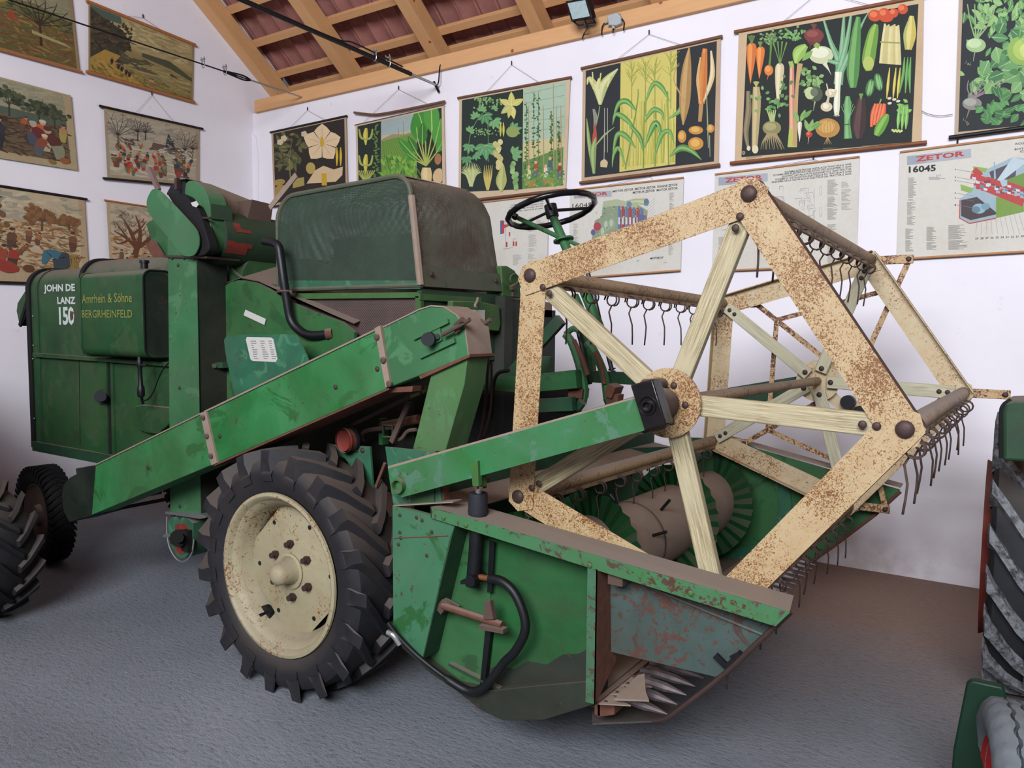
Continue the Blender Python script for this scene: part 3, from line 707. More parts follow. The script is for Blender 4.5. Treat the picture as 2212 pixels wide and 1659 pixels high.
# --- vegetable chart
t = chart('wall_chart', 'largest chart, many different vegetables on black under a brown rod', [(1596, 68), (1996, -8), (1990, 309), (1587, 352)], 'c9b08e', rods=flat('warm_brown_rod', '7d4e34', .5, 0, .2, 30, 0), rr=.012, nail=(1770, -18), nail_label='nail above the vegetable chart', over=.03)
A = Art(amap(1200, 0, .4575), FRONT); A.clip = tuple(LASTQ)
A.poly([(905, 162), (1717, 18), (1683, 672), (878, 742)], '1e2422')
def carrot(x, y, w, l, c, h, lean=0): A.st([(x, y, w*.5), (x+1, y+l*.1, w), (x+lean*.4, y+l*.45, w*.8), (x+lean, y+l*.9, w*.18), (x+lean, y+l, 1)], c, h)
def fronds(x, y, h, n, c, w=9, sp=1.0):
    for k in range(n): a = PI/2+(k-(n-1)/2)*.28*sp; A.st([(x, y, w*.5), (x+cos(a)*h*.5, y-sin(a)*h*.5, w*.5), (x+cos(a)*h, y-sin(a)*h, w)], c)
carrot(925, 205, 46, 190, 'cf7338', 'e89450', -4); fronds(926, 212, 45, 5, '6f8f48', 5, .6)
carrot(967, 222, 40, 150, 'd87a38', 'ee9a52', -4); fronds(967, 226, 30, 5, '6f8f48', 5, .6)
A.ell(1007, 332, 21, 25, 'd9803e'); A.ell(1003, 326, 12, 14, 'ec9a5a'); A.st([(1005, 355, 4), (1000, 378, 1)], 'd9803e'); A.st([(1010, 310, 10), (1015, 260, 8), (1018, 200, 12)], '5f8a3e')
for i in range(50): A.ell(r.gauss(1018, 24), r.gauss(180, 16), 6, 5, r.choice(['6f8f58', '87a56c', '567a48']))
carrot(1058, 300, 42, 215, 'cfc09a', 'e3d8b8', -8); fronds(1060, 305, 110, 4, '6a9450', 8, .7)
for i in range(46): A.leaf(r.gauss(1120, 40), r.gauss(170, 18), 18, 11, r.uniform(0, 6), r.choice(['7fae68', '6a9a58']))
A.st([(1193, 145, 20), (1220, 168, 92), (1250, 165, 60)], '6e3434'); A.ell(1220, 168, 47, 32, '7a3c3a'); A.ell(1212, 160, 28, 16, '94524c'); A.st([(1205, 195, 10), (1200, 230, 1)], '6e3434'); fronds(1220, 140, 28, 4, '7c4a3a', 6)
A.st([(908, 690, 14), (900, 620, 24), (912, 520, 28), (910, 430, 18)], '7d6f52', '95866a'); A.ell(912, 700, 9, 12, 'd9cfb0')
A.st([(940, 700, 26), (945, 600, 34), (950, 480, 40), (948, 410, 30)], 'b3a072', 'c9b98c'); A.ell(943, 705, 15, 20, 'ded2b0'); fronds(948, 412, 28, 4, 'b0b46a', 8)
A.st([(1118, 690, 44), (1118, 600, 30), (1116, 450, 26), (1116, 300, 20)], 'c98a74', 'e0b494'); A.st([(1118, 695, 44), (1118, 610, 30)], 'b8c060'); A.st([(1130, 690, 22), (1140, 420, 16), (1155, 300, 26)], 'c0a070'); A.st([(1135, 300, 14), (1150, 250, 60), (1185, 215, 22)], '93b85a', 'aece70'); A.st([(1116, 320, 16), (1110, 290, 22)], 'a0bb60')
A.ell(1255, 260, 58, 42, 'c9cfa8'); A.ell(1248, 248, 42, 26, 'e3e6cc'); A.st([(1270, 298, 22), (1290, 330, 6), (1302, 355, 1)], 'd6d8b8'); A.st([(1230, 225, 28), (1240, 205, 22)], '8fae5c'); A.leaf(1215, 240, 70, 26, 3.9, '7fae5c')
for P in ([(1335, 400, 44), (1340, 300, 36), (1300, 200, 20), (1268, 98, 10)], [(1345, 330, 34), (1355, 200, 24), (1362, 80, 12)], [(1345, 320, 30), (1375, 200, 22), (1395, 75, 12)], [(1350, 340, 26), (1400, 230, 18), (1440, 185, 8)], [(1340, 300, 22), (1300, 290, 18), (1285, 285, 6)], [(1390, 250, 14), (1450, 110, 10), (1478, 60, 4)]): A.st(P, '6fa078', '93bf98')
A.st([(1328, 545, 20), (1328, 500, 30), (1332, 420, 26), (1336, 340, 34)], 'd8dcc0', 'eeeedd'); fronds(1328, 530, -22, 5, 'cfc8a8', 3, 1.2)
A.st([(1405, 415, 30), (1405, 330, 60), (1420, 160, 44), (1430, 80, 20)], '4f8a48', '7aad68')
A.st([(1480, 335, 30), (1478, 280, 62), (1500, 160, 50), (1515, 115, 20)], '6a9a40', '98bb58'); A.ell(1478, 300, 26, 34, 'b3c268')
for k in range(8): A.st([(1535+k*13, 300+((k*37) % 9), 14), (1545+k*11, 200, 13), (1556+k*9, 112+((k*23) % 14), 9)], r.choice(['d3c890', 'c6bc80', 'ddd4a0']))
A.poly([(1533, 196), (1630, 200), (1630, 207), (1533, 203)], '9a9a50')
A.st([(1668, 235, 28), (1675, 160, 56), (1682, 75, 20)], 'c6b860', 'ddcf80'); A.st([(1655, 235, 10), (1650, 160, 14), (1670, 90, 6)], 'a8b46c')
for x, y, a_, b_ in ((1508, 74, 32, 28), (1562, 82, 34, 24), (1552, 66, 28, 28), (1597, 62, 22, 22), (1640, 44, 24, 24)): A.ell(x, y, a_, b_, 'c9502e'); A.ell(x-6, y-6, a_*.55, b_*.5, 'e07a4c')
for x, a in ((1662, 0), (1646, -12), (1676, 8)): A.st([(x-10+a, 440, 4), (x-4, 350, 14), (x+2, 270, 4)], '5f9a50', '7fb568')
for x in (1570, 1600, 1620): A.st([(x-6, 465, 4), (x, 400, 13), (x+8, 320, 4)], 'c9b850', 'ddd070')
for x, y in ((1577, 465), (1600, 470), (1578, 488), (1618, 478)): A.ell(x, y, 10, 6, 'dcd6b8', -.2)
for x, y, a in ((1485, 415, .2), (1525, 388, -.2)): A.ell(x, y, 20, 42, '3f7a44', a); A.ell(x-3, y, 7, 36, '8ab878', a); A.ell(x+9, y, 4, 34, '8ab878', a)
for i in range(34): A.leaf(1210+r.gauss(0, 28), 370+r.gauss(0, 26), 26, 17, r.uniform(0, 6), r.choice(['6f9a58', '8ab070', '5a8648']), 'b0c890')
A.ell(1228, 445, 34, 36, '4e5a48'); A.ell(1202, 440, 24, 30, 'c3cf98'); A.ell(1222, 436, 18, 20, '6a7660'); A.st([(1225, 480, 8), (1220, 510, 3), (1218, 525, 1)], 'b0b090')
for x, y, s_ in ((1300, 440, 26), (1280, 505, 28), (1315, 432, 14)): A.ell(x, y, s_, s_*.8, 'd3c8a8'); A.ell(x-4, y-4, s_*.5, s_*.5, 'ebe4d0'); 
A.st([(1282, 490, 14), (1290, 450, 9), (1280, 395, 5)], 'd3c8a8')
A.st([(1432, 655, 30), (1432, 600, 66), (1440, 520, 54), (1445, 462, 30)], '3c2a2a', '5c4240'); fronds(1443, 470, 28, 4, '6f9a48', 9, .6)
for k in range(4): A.st([(1492+k*13, 600-k*9, 14), (1500+k*15, 540, 26), (1512+k*14, 490, 14)], r.choice(['c94e2c', 'd8603a', 'b8422a']), 'e8835c')
A.st([(1515, 640, 26), (1530, 610, 46), (1555, 565, 40), (1570, 540, 14)], '5f9a3c', '8aba58'); A.st([(1530, 490, 6), (1538, 468, 6)], '8fae5c')
for i in range(16): A.leaf(1640+r.gauss(0, 16), 510+r.gauss(0, 14), 26, 16, r.uniform(0, 6), r.choice(['6fa850', '8abf68']))
for x in (1620, 1640, 1658): A.st([(x-4, 610, 5), (x, 560, 18), (x+6, 500, 5)], '6fa850', '9fcf7c')
for i in range(7): A.ell(1592+i*7, 615+(i*5 % 9), 6, 6, 'c3cf80')
A.st([(1382, 655, 40), (1378, 580, 28), (1380, 500, 34), (1380, 455, 20)], '5f9a5c', '86b880'); A.poly([(1366, 586), (1394, 584), (1394, 590), (1366, 592)], '3c6a3c')
for i in range(9): A.st([(1380, 570, 3), (1350+i*8, 455+abs(4-i)*12, 2)], '86b880')
A.ell(1285, 605, 58, 46, 'b88a48'); A.ell(1280, 598, 40, 30, 'd0a860'); A.st([(1286, 575, 12), (1290, 560, 8)], 'b88a48'); 
for k in range(5): A.st([(1285, 648, 3), (1268+k*9, 682, 2)], 'a88a58')
for k in range(5): A.st([(1270+k*8, 570, 1.5), (1252+k*16, 605, 2), (1272+k*7, 645, 1.5)], 'a3763a')
A.ell(1022, 605, 44, 34, '8f8a5c'); A.ell(1015, 598, 28, 18, 'aaa674')
for k in range(11): a = -2.7+k*.22; A.st([(1022+20*cos(a), 630, 7), (1022+48*cos(a), 670, 4), (1024+60*cos(a)+4*((k*7) % 3), 706, 1.5)], 'a3946c')
for k in range(5): A.st([(1018+k*3, 575, 8), (1000+k*10, 520, 5)], 'b0c080')
for i in range(26): A.leaf(1020+r.gauss(0, 34), 490+r.gauss(0, 26), 22, 14, r.uniform(0, 6), r.choice(['6a9a58', '7fae68', '5a8a50']))
for i in range(14): A.leaf(1085+r.gauss(0, 14), 420+r.gauss(0, 30), 20, 13, r.uniform(0, 6), '5f8a50')
carrot(1153, 575, 20, 95, 'd8d8c0', 'f0f0e0', 0); A.ell(1198, 635, 16, 15, 'b8402e'); A.ell(1194, 631, 8, 7, 'e0705c'); A.st([(1197, 648, 4), (1192, 680, 1)], 'd8b0a0')
for x, y, a in ((1150, 578, 2.0), (1158, 575, 1.2), (1165, 560, .7), (1197, 622, 1.9), (1200, 622, 1.3), (1203, 620, .9), (1205, 610, .5)): A.leaf(x, y, 62, 22, a, r.choice(['6a9a50', '86b068']), 'a8c880')
put_text(A, 'ZELENINY II.', (1168, 716), (1252, 708), 9, '4a3c30', .01)
lines(A, 1262, 701, 1350, 707, 2, '9a8468', -.08); lines(A, 900, 742, 1000, 752, 2, '9a8468', -.08); lines(A, 1450, 690, 1680, 700, 2, '9a8468', -.08)
A.ell(889, 722, 7, 9, 'c9c0a8'); A.ell(889, 722, 5, 7, '1e2422'); put_text(A, '2', (886, 727), (892, 726), 9, 'c9c0a8')
A.build('picture', t, M['print'])

# --- cabbage chart (runs out of the frame)
t = chart('wall_chart', 'dark chart of kohlrabi and leafy cabbage, cut off by the photo edge', [(2074, -60), (2420, -130), (2418, 248), (2062, 296)], 'b9a58c', rods=M['rod_black'], rr=.012, over=.03)
A = Art(amap(1200, 0, .4575), FRONT); A.clip = tuple(LASTQ)
A.poly([(1918, -110), (2660, -260), (2640, 560), (1882, 625)], '262b30')
def leaves(x, y, sx, sy, n, l, w, cs, v=None):
    for i in range(n): A.leaf(x+r.gauss(0, sx), y+r.gauss(0, sy), r.uniform(.6, 1)*l, r.uniform(.6, 1)*w, r.uniform(0, 6.3), r.choice(cs), v)
G1 = ['5f9458', '7fae68', '4f8450', '93bb78']
leaves(2030, 60, 55, 60, 46, 60, 30, G1, 'b0cf98')
for k in range(5): A.st([(1985, 190, 8), (1960+k*22, 110, 6), (1945+k*34, 20, 5)], '8fb078')
A.ell(1985, 214, 47, 34, '9fbf88'); A.ell(1977, 205, 34, 22, 'c0d8a8'); A.st([(1980, 245, 6), (1972, 290, 3)], '8a9a70'); leaves(1950, 300, 8, 6, 8, 14, 4, ['8a9a70'])
leaves(2030, 380, 50, 40, 40, 60, 32, G1, 'b0cf98')
for k in range(6): A.st([(1965, 470, 6), (1945+k*24, 420, 5), (1950+k*36, 380, 4)], '9a8090')
A.ell(1967, 490, 46, 30, '8a8a84'); A.ell(1958, 482, 30, 18, 'a8a8a0'); A.st([(1955, 515, 8), (1940, 560, 3)], '8a7a68'); leaves(1940, 575, 10, 8, 9, 16, 4, ['8a7a5c'])
leaves(2230, 250, 75, 80, 70, 90, 70, ['5a8c5c', '6fa068', '4a7c50', '7fae70'], '9fc490')
A.ell(2210, 240, 78, 72, '8fb45c'); A.ell(2215, 235, 55, 52, 'b0c868'); A.ell(2225, 240, 34, 34, 'c8d880')
leaves(2120, 520, 70, 40, 44, 70, 38, ['4f8450', '5f9a5c', '3f7444'], '86b07c'); leaves(2200, 60, 60, 50, 30, 60, 34, G1, 'b0cf98'); leaves(2400, 400, 90, 120, 60, 70, 44, G1)
lines(A, 1890, 632, 2060, 642, 2, '8a7868', -.09); lines(A, 2110, 612, 2200, 618, 1, '8a7868', -.09)
A.build('picture', t, M['print'])
# loose cord between the vegetable and cabbage charts
o = part('loose_cord', t, M['cord'], lambda bm: tube(bm, smooth_path([Y(a, b, WN-.02) for a, b in ((1985, 236), (2005, 246), (2030, 250), (2058, 247))]), .002, 5))

# --- technical charts
def logo(A, x0, y0, x1, y1, sl):
    h = y1-y0
    A.poly([(x0, y0), (x1, y0+sl*(x1-x0)), (x1, y1+sl*(x1-x0)), (x0, y1)], 'a9b0ba')
    A.poly([(x0, y0), (x0+(x1-x0)*.3, y0+sl*(x1-x0)*.3), (x0+(x1-x0)*.3, y1+sl*(x1-x0)*.3), (x0, y1)], '9aa2ae')
    put_text(A, 'ZETOR', (x0+(x1-x0)*.13, y1-h*.28+sl*(x1-x0)*.13), (x0+(x1-x0)*.9, y1-h*.28+sl*(x1-x0)*.9), h*.55, 'b8403c', .035)
PAP = 'd3d0c8'
t = chart('wall_chart', 'white technical chart of red hydraulic parts behind the steering wheel', [(1012, 441), (1185, 420), (1182, 612), (1010, 628)], PAP, rods=M['paper_wood'], rr=.007, over=.0)
A = Art(amap(1050, 350, .36166), FRONT); A.clip = tuple(LASTQ)
for i, s_ in enumerate(('SCHEMA HYDRAULIKY TRAKTORA Z 16045', 'HYDRAULIKSCHEMA DES SCHLEPPERS Z 16045', 'HYDRAULIC SCHEME OF Z 16045 TRACTOR', 'ESQUEMA DEL TRACTOR Z 16045')):
    put_text(A, s_, (150-i*8, 262+i*14), (342, 237+i*14), 7, '3a3a40', .01)
for x, y, w, h, c in ((85, 350, 18, 80, '3f5f9a'), (100, 375, 40, 10, 'b03c40'), (95, 352, 14, 75, 'b84048'), (118, 478, 10, 30, 'a83c40'), (160, 475, 9, 28, 'a83c40'), (176, 475, 9, 28, 'a83c40'), (136, 418, 8, 26, 'b84a40')): A.poly([(x, y), (x+w, y-w*.12), (x+w, y+h-w*.12), (x, y+h)], c)
A.st([(90, 400, 8), (120, 385, 10), (148, 372, 6)], 'b84a50')
for P in ([(118, 356, 1.5), (118, 478, 1.5)], [(163, 460, 1.5), (163, 478, 1.5)], [(163, 460, 1.5), (182, 458, 1.5)], [(95, 355, 1.5), (135, 352, 1.5)], [(100, 520, 1.5), (160, 512, 1.5)]): A.st(P, '6a6a72')
for x0, y0, x1, y1, n in ((255, 330, 300, 420, 14), (255, 430, 305, 540, 18), (160, 555, 215, 620, 12), (250, 550, 300, 620, 12), (300, 350, 350, 380, 5)): lines(A, x0, y0, x1, y1, n, 'a8a4a0', -.1)
A.build('print', t, M['print'])

t = chart('wall_chart', 'white technical chart of a cut-open green engine above the reel', [(1231, 411), (1477, 384), (1470, 584), (1229, 602)], PAP, rods=M['paper_wood'], rr=.007, nail=(1405, 381), nail_label='nail above the engine chart', over=.0)
A = Art(amap(1050, 350, .36166), FRONT); A.clip = tuple(LASTQ)
logo(A, 525, 182, 750, 218, -.05)
put_text(A, 'MOTOR ZETOR  MOTOR ZETOR  ENGINE ZETOR', (757, 182), (1145, 141), 13, '3a3a3e', .02); put_text(A, 'MOTEUR ZETOR  MOTOR ZETOR', (876, 190), (1145, 162), 13, '3a3a3e', .02)
put_text(A, '16045', (516, 276), (630, 268), 27, '2a2a2c', .0)
A.poly([(630, 470), (650, 350), (690, 330), (700, 235), (780, 225), (900, 250), (965, 290), (960, 380), (900, 430), (800, 470)], '8a9a80')
A.poly([(700, 235), (780, 222), (905, 250), (905, 280), (780, 262), (700, 268)], 'a9b494'); A.st([(845, 250, 40), (890, 235, 30), (960, 240, 46)], 'a8b088', 'c0c8a0'); A.ell(855, 252, 16, 18, '6a86a0'); A.ell(958, 240, 16, 22, '5f7a90')
for k in range(7):
    x = 788+k*22; A.poly([(x, 262+k*2), (x+14, 262+k*2), (x+14, 400+k*2), (x, 400+k*2)], 'a84048' if k % 2 else '5a78a8'); A.poly([(x+2, 330), (x+12, 330), (x+12, 372), (x+2, 372)], 'c9cfd8'); A.poly([(x+15, 280), (x+20, 280), (x+20, 450), (x+15, 450)], '8a3c44')
for x, y in ((720, 380), (752, 370), (700, 420)): A.ell(x, y, 20, 34, '93a48c'); A.ell(x-4, y-6, 10, 22, 'b0c0a8')
A.ell(665, 385, 22, 26, 'a84450'); A.ell(640, 420, 14, 18, '6a5a8a'); A.poly([(905, 310), (960, 320), (955, 370), (905, 360)], '7a5a7a'); A.ell(935, 345, 18, 22, '4f6f9a')
for i in range(40): A.poly([(x := r.uniform(640, 900), y := r.uniform(260, 430)), (x+9, y), (x+9, y+6), (x, y+6)], r.choice(['6f8070', 'a8b49a', '586a5a']))
for k in range(9): A.st([(930+k*4, 280+k*14, 1), (1010, 214+k*17, 1)], 'b0b0b4')
lines(A, 1095, 185, 1125, 300, 26, '9a9894', -.08); lines(A, 1090, 320, 1120, 560, 44, 'a8a6a0', -.08); lines(A, 522, 370, 552, 560, 36, 'a8a6a0', -.08)
put_text(A, 'MOTOKOV', (980, 582), (1058, 576), 12, '2a2a2c', .02, .25); lines(A, 900, 585, 925, 597, 3, '9a9894'); lines(A, 1060, 600, 1110, 606, 1, '8a8884')
A.build('print', t, M['print'])

t = chart('wall_chart', 'white chart of a fine grey wiring diagram right behind the reel top', [(1545, 377), (1857, 339), (1850, 572), (1538, 586)], PAP, rods=M['paper_wood'], rr=.007, nail=(1757, 344), nail_label='nail above the wiring chart', over=.0)
A = Art(amap(1200, 0, .4575), FRONT); A.clip = tuple(LASTQ)
logo(A, 770, 838, 1002, 876, -.09)
for i, s_ in enumerate(('SCHEMA ELEKTRICKEJ INSTALACIE TRAKTORA Z 16045', 'SCHEMA DER ELEKTROINSTALLATION DES SCHLEPPERS Z 16045', 'ELECTRIC INSTALLATION DIAGRAM OF Z 16045 TRACTOR', "SCHEMA D' INSTALLATION ELECTRIQUE DU TRACTEUR Z 16045", 'ESQUEMA DE LA INSTALACION ELECTRICA DEL TRACTOR Z 16045')):
    put_text(A, s_, ((1082, 1028, 1070, 1038, 1022)[i], (817, 832, 838, 852, 864)[i]), (1397, 778+i*11.5), 8, '3a3a40', .012)
for i in range(36):
    x = r.uniform(1010, 1200); y = r.uniform(880, 1160); w = r.uniform(10, 45); h = r.uniform(8, 40)
    for P in ([(x, y, 1.6), (x+w, y-w*.1, 1.6)], [(x+w, y-w*.1, 1.6), (x+w, y+h, 1.6)], [(x, y, 1.6), (x, y+h*.7, 1.6)]): A.st(P, r.choice(['b0b0b4', '9a9aa0', '8a8a90']), None, 1)
    if r.random() < .5: A.ell(x+w, y+h, 7, 9, 'b8b8bc'); A.ell(x+w, y+h, 5, 7, PAP)
for y in (900, 1000, 1080, 1140): A.ell(1252, y, 7, 22, 'b0b0b4'); A.ell(1252, y, 5, 19, PAP); A.st([(1222, y-10, 1.5), (1222, y+60, 1.5)], 'a0a0a6', None, 1)
lines(A, 1284, 850, 1335, 1040, 50, 'a3a09c', -.06); lines(A, 1284, 1060, 1330, 1250, 46, 'a3a09c', -.06); lines(A, 1350, 860, 1400, 1000, 24, 'b3b0ac', -.06); lines(A, 770, 1120, 830, 1250, 30, 'a8a6a0', -.06)
for i in range(12): x = r.uniform(760, 850); y = r.uniform(920, 1100); A.st([(x, y, 1.5), (x+30, y-3, 1.5)], 'b0b0b4', None, 1)
A.build('print', t, M['print'])

t = chart('wall_chart', 'white technical chart with a red and green gearbox cutaway, furthest right of its row', [(1944, 329), (2420, 268), (2410, 532), (1937, 560)], PAP, rods=M['paper_wood'], rr=.007, nail=(2068, 311), nail_label='nail above the gearbox chart', over=.0)
A = Art(amap(1200, 0, .4575), FRONT); A.clip = tuple(LASTQ)
logo(A, 1660, 738, 1962, 780, -.12); put_text(A, '16045', (1668, 815), (1796, 806), 28, '2a2a2c', .03)
put_text(A, 'ROZVODOVKA', (2172, 684), (2330, 672), 9, '3a3a40', .01); put_text(A, 'BOITE DE VITESSES', (2168, 710), (2330, 694), 9, '3a3a40', .01); put_text(A, 'CAJA DE', (2193, 720), (2300, 712), 9, '3a3a40', .01)
put_text(A, 'Z T S', (1797, 834), (1820, 831), 7, '5a86a8', .01); lines(A, 1762, 836, 1860, 852, 3, '8a8a90')
A.poly([(2035, 800), (2160, 742), (2300, 760), (2300, 990), (2150, 1000), (2080, 1030), (1955, 1055), (1908, 1030), (1908, 940), (1960, 900)], '9fb4c0')
A.poly([(2048, 812), (2180, 758), (2170, 850), (2060, 850)], '5a5058'); A.poly([(2160, 742), (2230, 760), (2100, 862), (2085, 850)], 'bccfd8'); A.poly([(2100, 862), (2300, 780), (2300, 900), (2140, 890)], '6f944a')
A.poly([(1915, 945), (1990, 930), (2090, 1010), (1960, 1040), (1915, 1020)], '4c4448'); A.poly([(2080, 930), (2210, 950), (2212, 1000), (2080, 1030)], '7c9c4c'); A.poly([(1912, 870), (1975, 890), (1960, 912), (1915, 898)], '8fae5c'); A.poly([(1970, 785), (2040, 795), (2030, 815), (1975, 805)], '8fae5c')
for P, w in ((((1975, 800), (2010, 830)), 30), (((1990, 870), (2210, 960)), 34), (((1960, 830), (2210, 900)), 26), (((2130, 870), (2300, 930)), 30)): A.st([(P[0][0], P[0][1], w), (P[1][0], P[1][1], w)], 'b84a48')
for i in range(52):
    k = i/52; x = 1975+k*300+r.uniform(-12, 12); y = 850+k*90+r.uniform(-34, 34)
    A.poly([(x-9, y-7), (x+9, y-4), (x+9, y+7), (x-9, y+4)], r.choice(['8fb0c4', 'b84a48', 'c9d8e0', '6a8aa0', 'b84a48', '7a4a50']))
A.st([(2120, 880, 22), (2115, 850, 36)], 'a8c4d0'); A.st([(2075, 845, 10), (2072, 765, 6)], '8ab4c8'); A.ell(2000, 985, 32, 24, '93b4c4'); A.ell(1985, 990, 20, 16, '6a8698'); A.ell(2030, 975, 20, 16, '7aa0b4')
A.st([(1910, 945, 5), (1908, 1030, 5), (1955, 1055, 5), (2080, 1030, 5)], 'b84a48', None, 1)
for k in range(10): A.st([(1990+k*22, 1045-k*4, 1.3), (1984+k*26, 1105, 1.3)], '9a9aa0', None, 1)
put_text(A, '29  28  27  26  25  24  23  22  21  20', (1982, 1131), (2212, 1119), 9, '3a3a40', .01)
for k, y in enumerate((800, 837, 853, 912, 935, 968)): A.st([(1895, y, 1.2), (1975, y+14, 1.2)], '8a8a90', None, 1); put_text(A, '654321'[k], (1885, y+3), (1891, y+3), 7, '3a3a40')
for x0, y0, x1, y1, n in ((1665, 840, 1705, 950, 24), (1660, 955, 1700, 1065, 24), (1652, 1080, 1690, 1190, 26), (1752, 1072, 1800, 1182, 26), (1855, 1065, 1950, 1182, 26)): lines(A, x0, y0, x1, y1, n, '8f8c88', -.05)
A.build('print', t, M['print'])

# --- pictures on the gable wall (plane x = const)
PX = WW+.022
def pq(q): return [X(a, b, PX) for a, b in q]
def picture(name, label, q, canvas, rods, bottom=True, top=True, rr=.011, over=.02, nail=None, nl='', mat=None):
    P = [v if isinstance(v, Vector) else X(v[0], v[1], PX) for v in q]
    t = thing(name, label, 'picture', (P[0]+P[1]+P[2]+P[3])/4, 'rural pictures hung on the gable wall')
    sheet(t, P, (1, 0, 0), canvas, mat=M['canvas'], name='canvas')
    if top: rod(t, P[0]+V((.004, 0, 0)), P[1]+V((.004, 0, 0)), rr, rods, 'top_rod', over)
    if bottom: rod(t, P[3]+V((.004, 0, 0)), P[2]+V((.004, 0, 0)), rr, rods, 'bottom_rod', over)
    if nail: cords(t, X(nail[0], nail[1], WW+.012), P[0].lerp(P[1], .3), P[0].lerp(P[1], .72), nl)
    f = bil(P)
    A_ = Art(lambda u, v: f(min(.985, max(.015, u/100)), min(.98, max(.02, v/100))), (1, 0, 0))
    return t, A_   # drawing coordinates 0..100
def W3(y, z): return V((PX, y, z))
def daubs(A, x0, y0, x1, y1, n, cs, l=5, w=2, ang=0, spread=.6, rr_=None):
    for i in range(n):
        x = r.uniform(x0, x1); y = r.uniform(y0, y1); a = ang+r.gauss(0, spread); ll = l*r.uniform(.4, 1.2)
        c_, s_ = cos(a)*ll/2, sin(a)*ll/2
        xx = [min(97.5, max(2.5, q)) for q in (x-c_, x, x+c_)]; yy = [min(97, max(3, q)) for q in (y+s_, y+.3, y-s_)]
        if abs(xx[0]-xx[2])+abs(yy[0]-yy[2]) < .3: continue
        A.st([(xx[0], yy[0], w*.3), (xx[1], yy[1], w*r.uniform(.6, 1)), (xx[2], yy[2], w*.3)], r.choice(cs), None, 2)
def figure(A, x, y, h, c1, c2, lean=0, head='c8987a', hat=None):
    """small painted country person, bent by lean"""
    A.st([(x, y, h*.14), (x, y-h*.28, h*.24), (x+lean*.3, y-h*.5, h*.26)], c2, None, 3)
    A.st([(x+lean*.25, y-h*.45, h*.24), (x+lean*.7, y-h*.68, h*.27), (x+lean, y-h*.8, h*.14)], c1, None, 3)
    A.st([(x+lean*.6, y-h*.68, h*.08), (x+lean*1.2+h*.1, y-h*.42, h*.06)], c1, None, 2)
    A.ell(x+lean*1.1, y-h*.9, h*.075, h*.11, head, 0, 10)
    A.ell(x+lean*1.1, y-h*.95, h*.085, h*.07, hat or '4a3830', 0, 10)
def tree(A, x, y, h, c, n=9, w=2.2, sp=1.0, lv=None):
    A.st([(x, y, w), (x+.4, y-h*.4, w*.7), (x, y-h*.55, w*.5)], c)
    for k in range(n):
        a = PI/2+(k-(n-1)/2)*.33*sp; l = h*r.uniform(.35, .55)
        mx, my = x+cos(a)*l*.6, y-h*.45-sin(a)*l*.7
        A.st([(x, y-h*.4, w*.5), (mx, my, w*.3), (mx+cos(a+.3)*l*.4, my-sin(a+.4)*l*.5, w*.1)], c, None, 3)
        A.st([(mx, my, w*.25), (mx+cos(a-.6)*l*.45, my-sin(a-.5)*l*.45, w*.08)], c, None, 2)
        if lv:
            for j in range(7): A.ell(mx+r.gauss(0, l*.2), my+r.gauss(0, l*.2), 2.2, 2.6, r.choice(lv), 0, 7)
# landscape, top left
t, A = picture('rural_picture', 'autumn hill landscape painting, uppermost at the left edge of the wall', [W3(2.45, 4.42), W3(3.47, 4.38), W3(3.52, 3.725), W3(2.45, 3.715)], '9a8460', M['rod_wood'])
A.poly([(1, 2), (98, 2), (98, 40), (1, 34)], '8f8d72'); A.poly([(1, 25), (60, 30), (98, 42), (98, 60), (1, 60)], '6f6c44'); A.poly([(1, 28), (30, 30), (52, 40), (40, 50), (1, 46)], 'a8882e')
A.poly([(1, 55), (98, 55), (98, 97), (1, 97)], '6f5a36'); A.poly([(1, 60), (40, 62), (30, 85), (1, 92)], '4a5226')
daubs(A, 2, 5, 97, 35, 80, ['8f8f78', '9a9478', '85866a', 'a39a78'], 16, 3, 0, .3); daubs(A, 50, 42, 97, 58, 90, ['3f4a30', '4f5634', '5a5634', '6a6038'], 8, 3, -.1)
daubs(A, 5, 50, 97, 95, 240, ['7a6036', '5f5a2e', '8a6a40', '6f4a2c', '53602c', '8f7a44'], 9, 2.4, -.25); daubs(A, 10, 40, 35, 60, 60, ['5a3c24', '6f4a28', '4a4424'], 6, 3, 1)
tree(A, 72, 82, 62, '3a2a1c', 9, 2.0); A.poly([(48, 60), (52, 50), (58, 62)], '9a4a2c'); A.poly([(66, 66), (90, 70), (96, 74), (66, 70)], 'a39a6a')
A.build('painting', t, M['canvas'])
# river painting
t, A = picture('rural_picture', 'painting of a river bend under a dark cliff with wooden rods, top row', [(191, 4), (418, 96), (416, 220), (191, 156)], 'a08a5c', M['rod_wood'], nail=(309, 38), nl='nail above the river painting', rr=.014)
A.poly([(0, 0), (99, 0), (99, 48), (0, 45)], 'a8986c'); A.poly([(1, 3), (28, 3), (30, 14), (1, 16)], '4f6058'); daubs(A, 30, 4, 97, 40, 120, ['b8a678', 'a3966e', '95895f', 'c3b084'], 12, 5, .1, .3)
A.poly([(1, 6), (12, 14), (30, 22), (36, 34), (40, 60), (46, 66), (30, 72), (1, 78)], '3f362a'); daubs(A, 2, 14, 38, 66, 160, ['2f2a22', '4f4434', '38402e', '5a4a38'], 8, 3, .9)
A.poly([(34, 50), (99, 52), (99, 92), (60, 88), (36, 80), (28, 62)], '8f8054'); daubs(A, 38, 56, 97, 84, 150, ['8a7c50', '9a8c5c', '7c7048', 'a89a68'], 14, 2, .05, .1); daubs(A, 28, 56, 60, 74, 40, ['4f4a38', '5a5440'], 12, 3, .2)
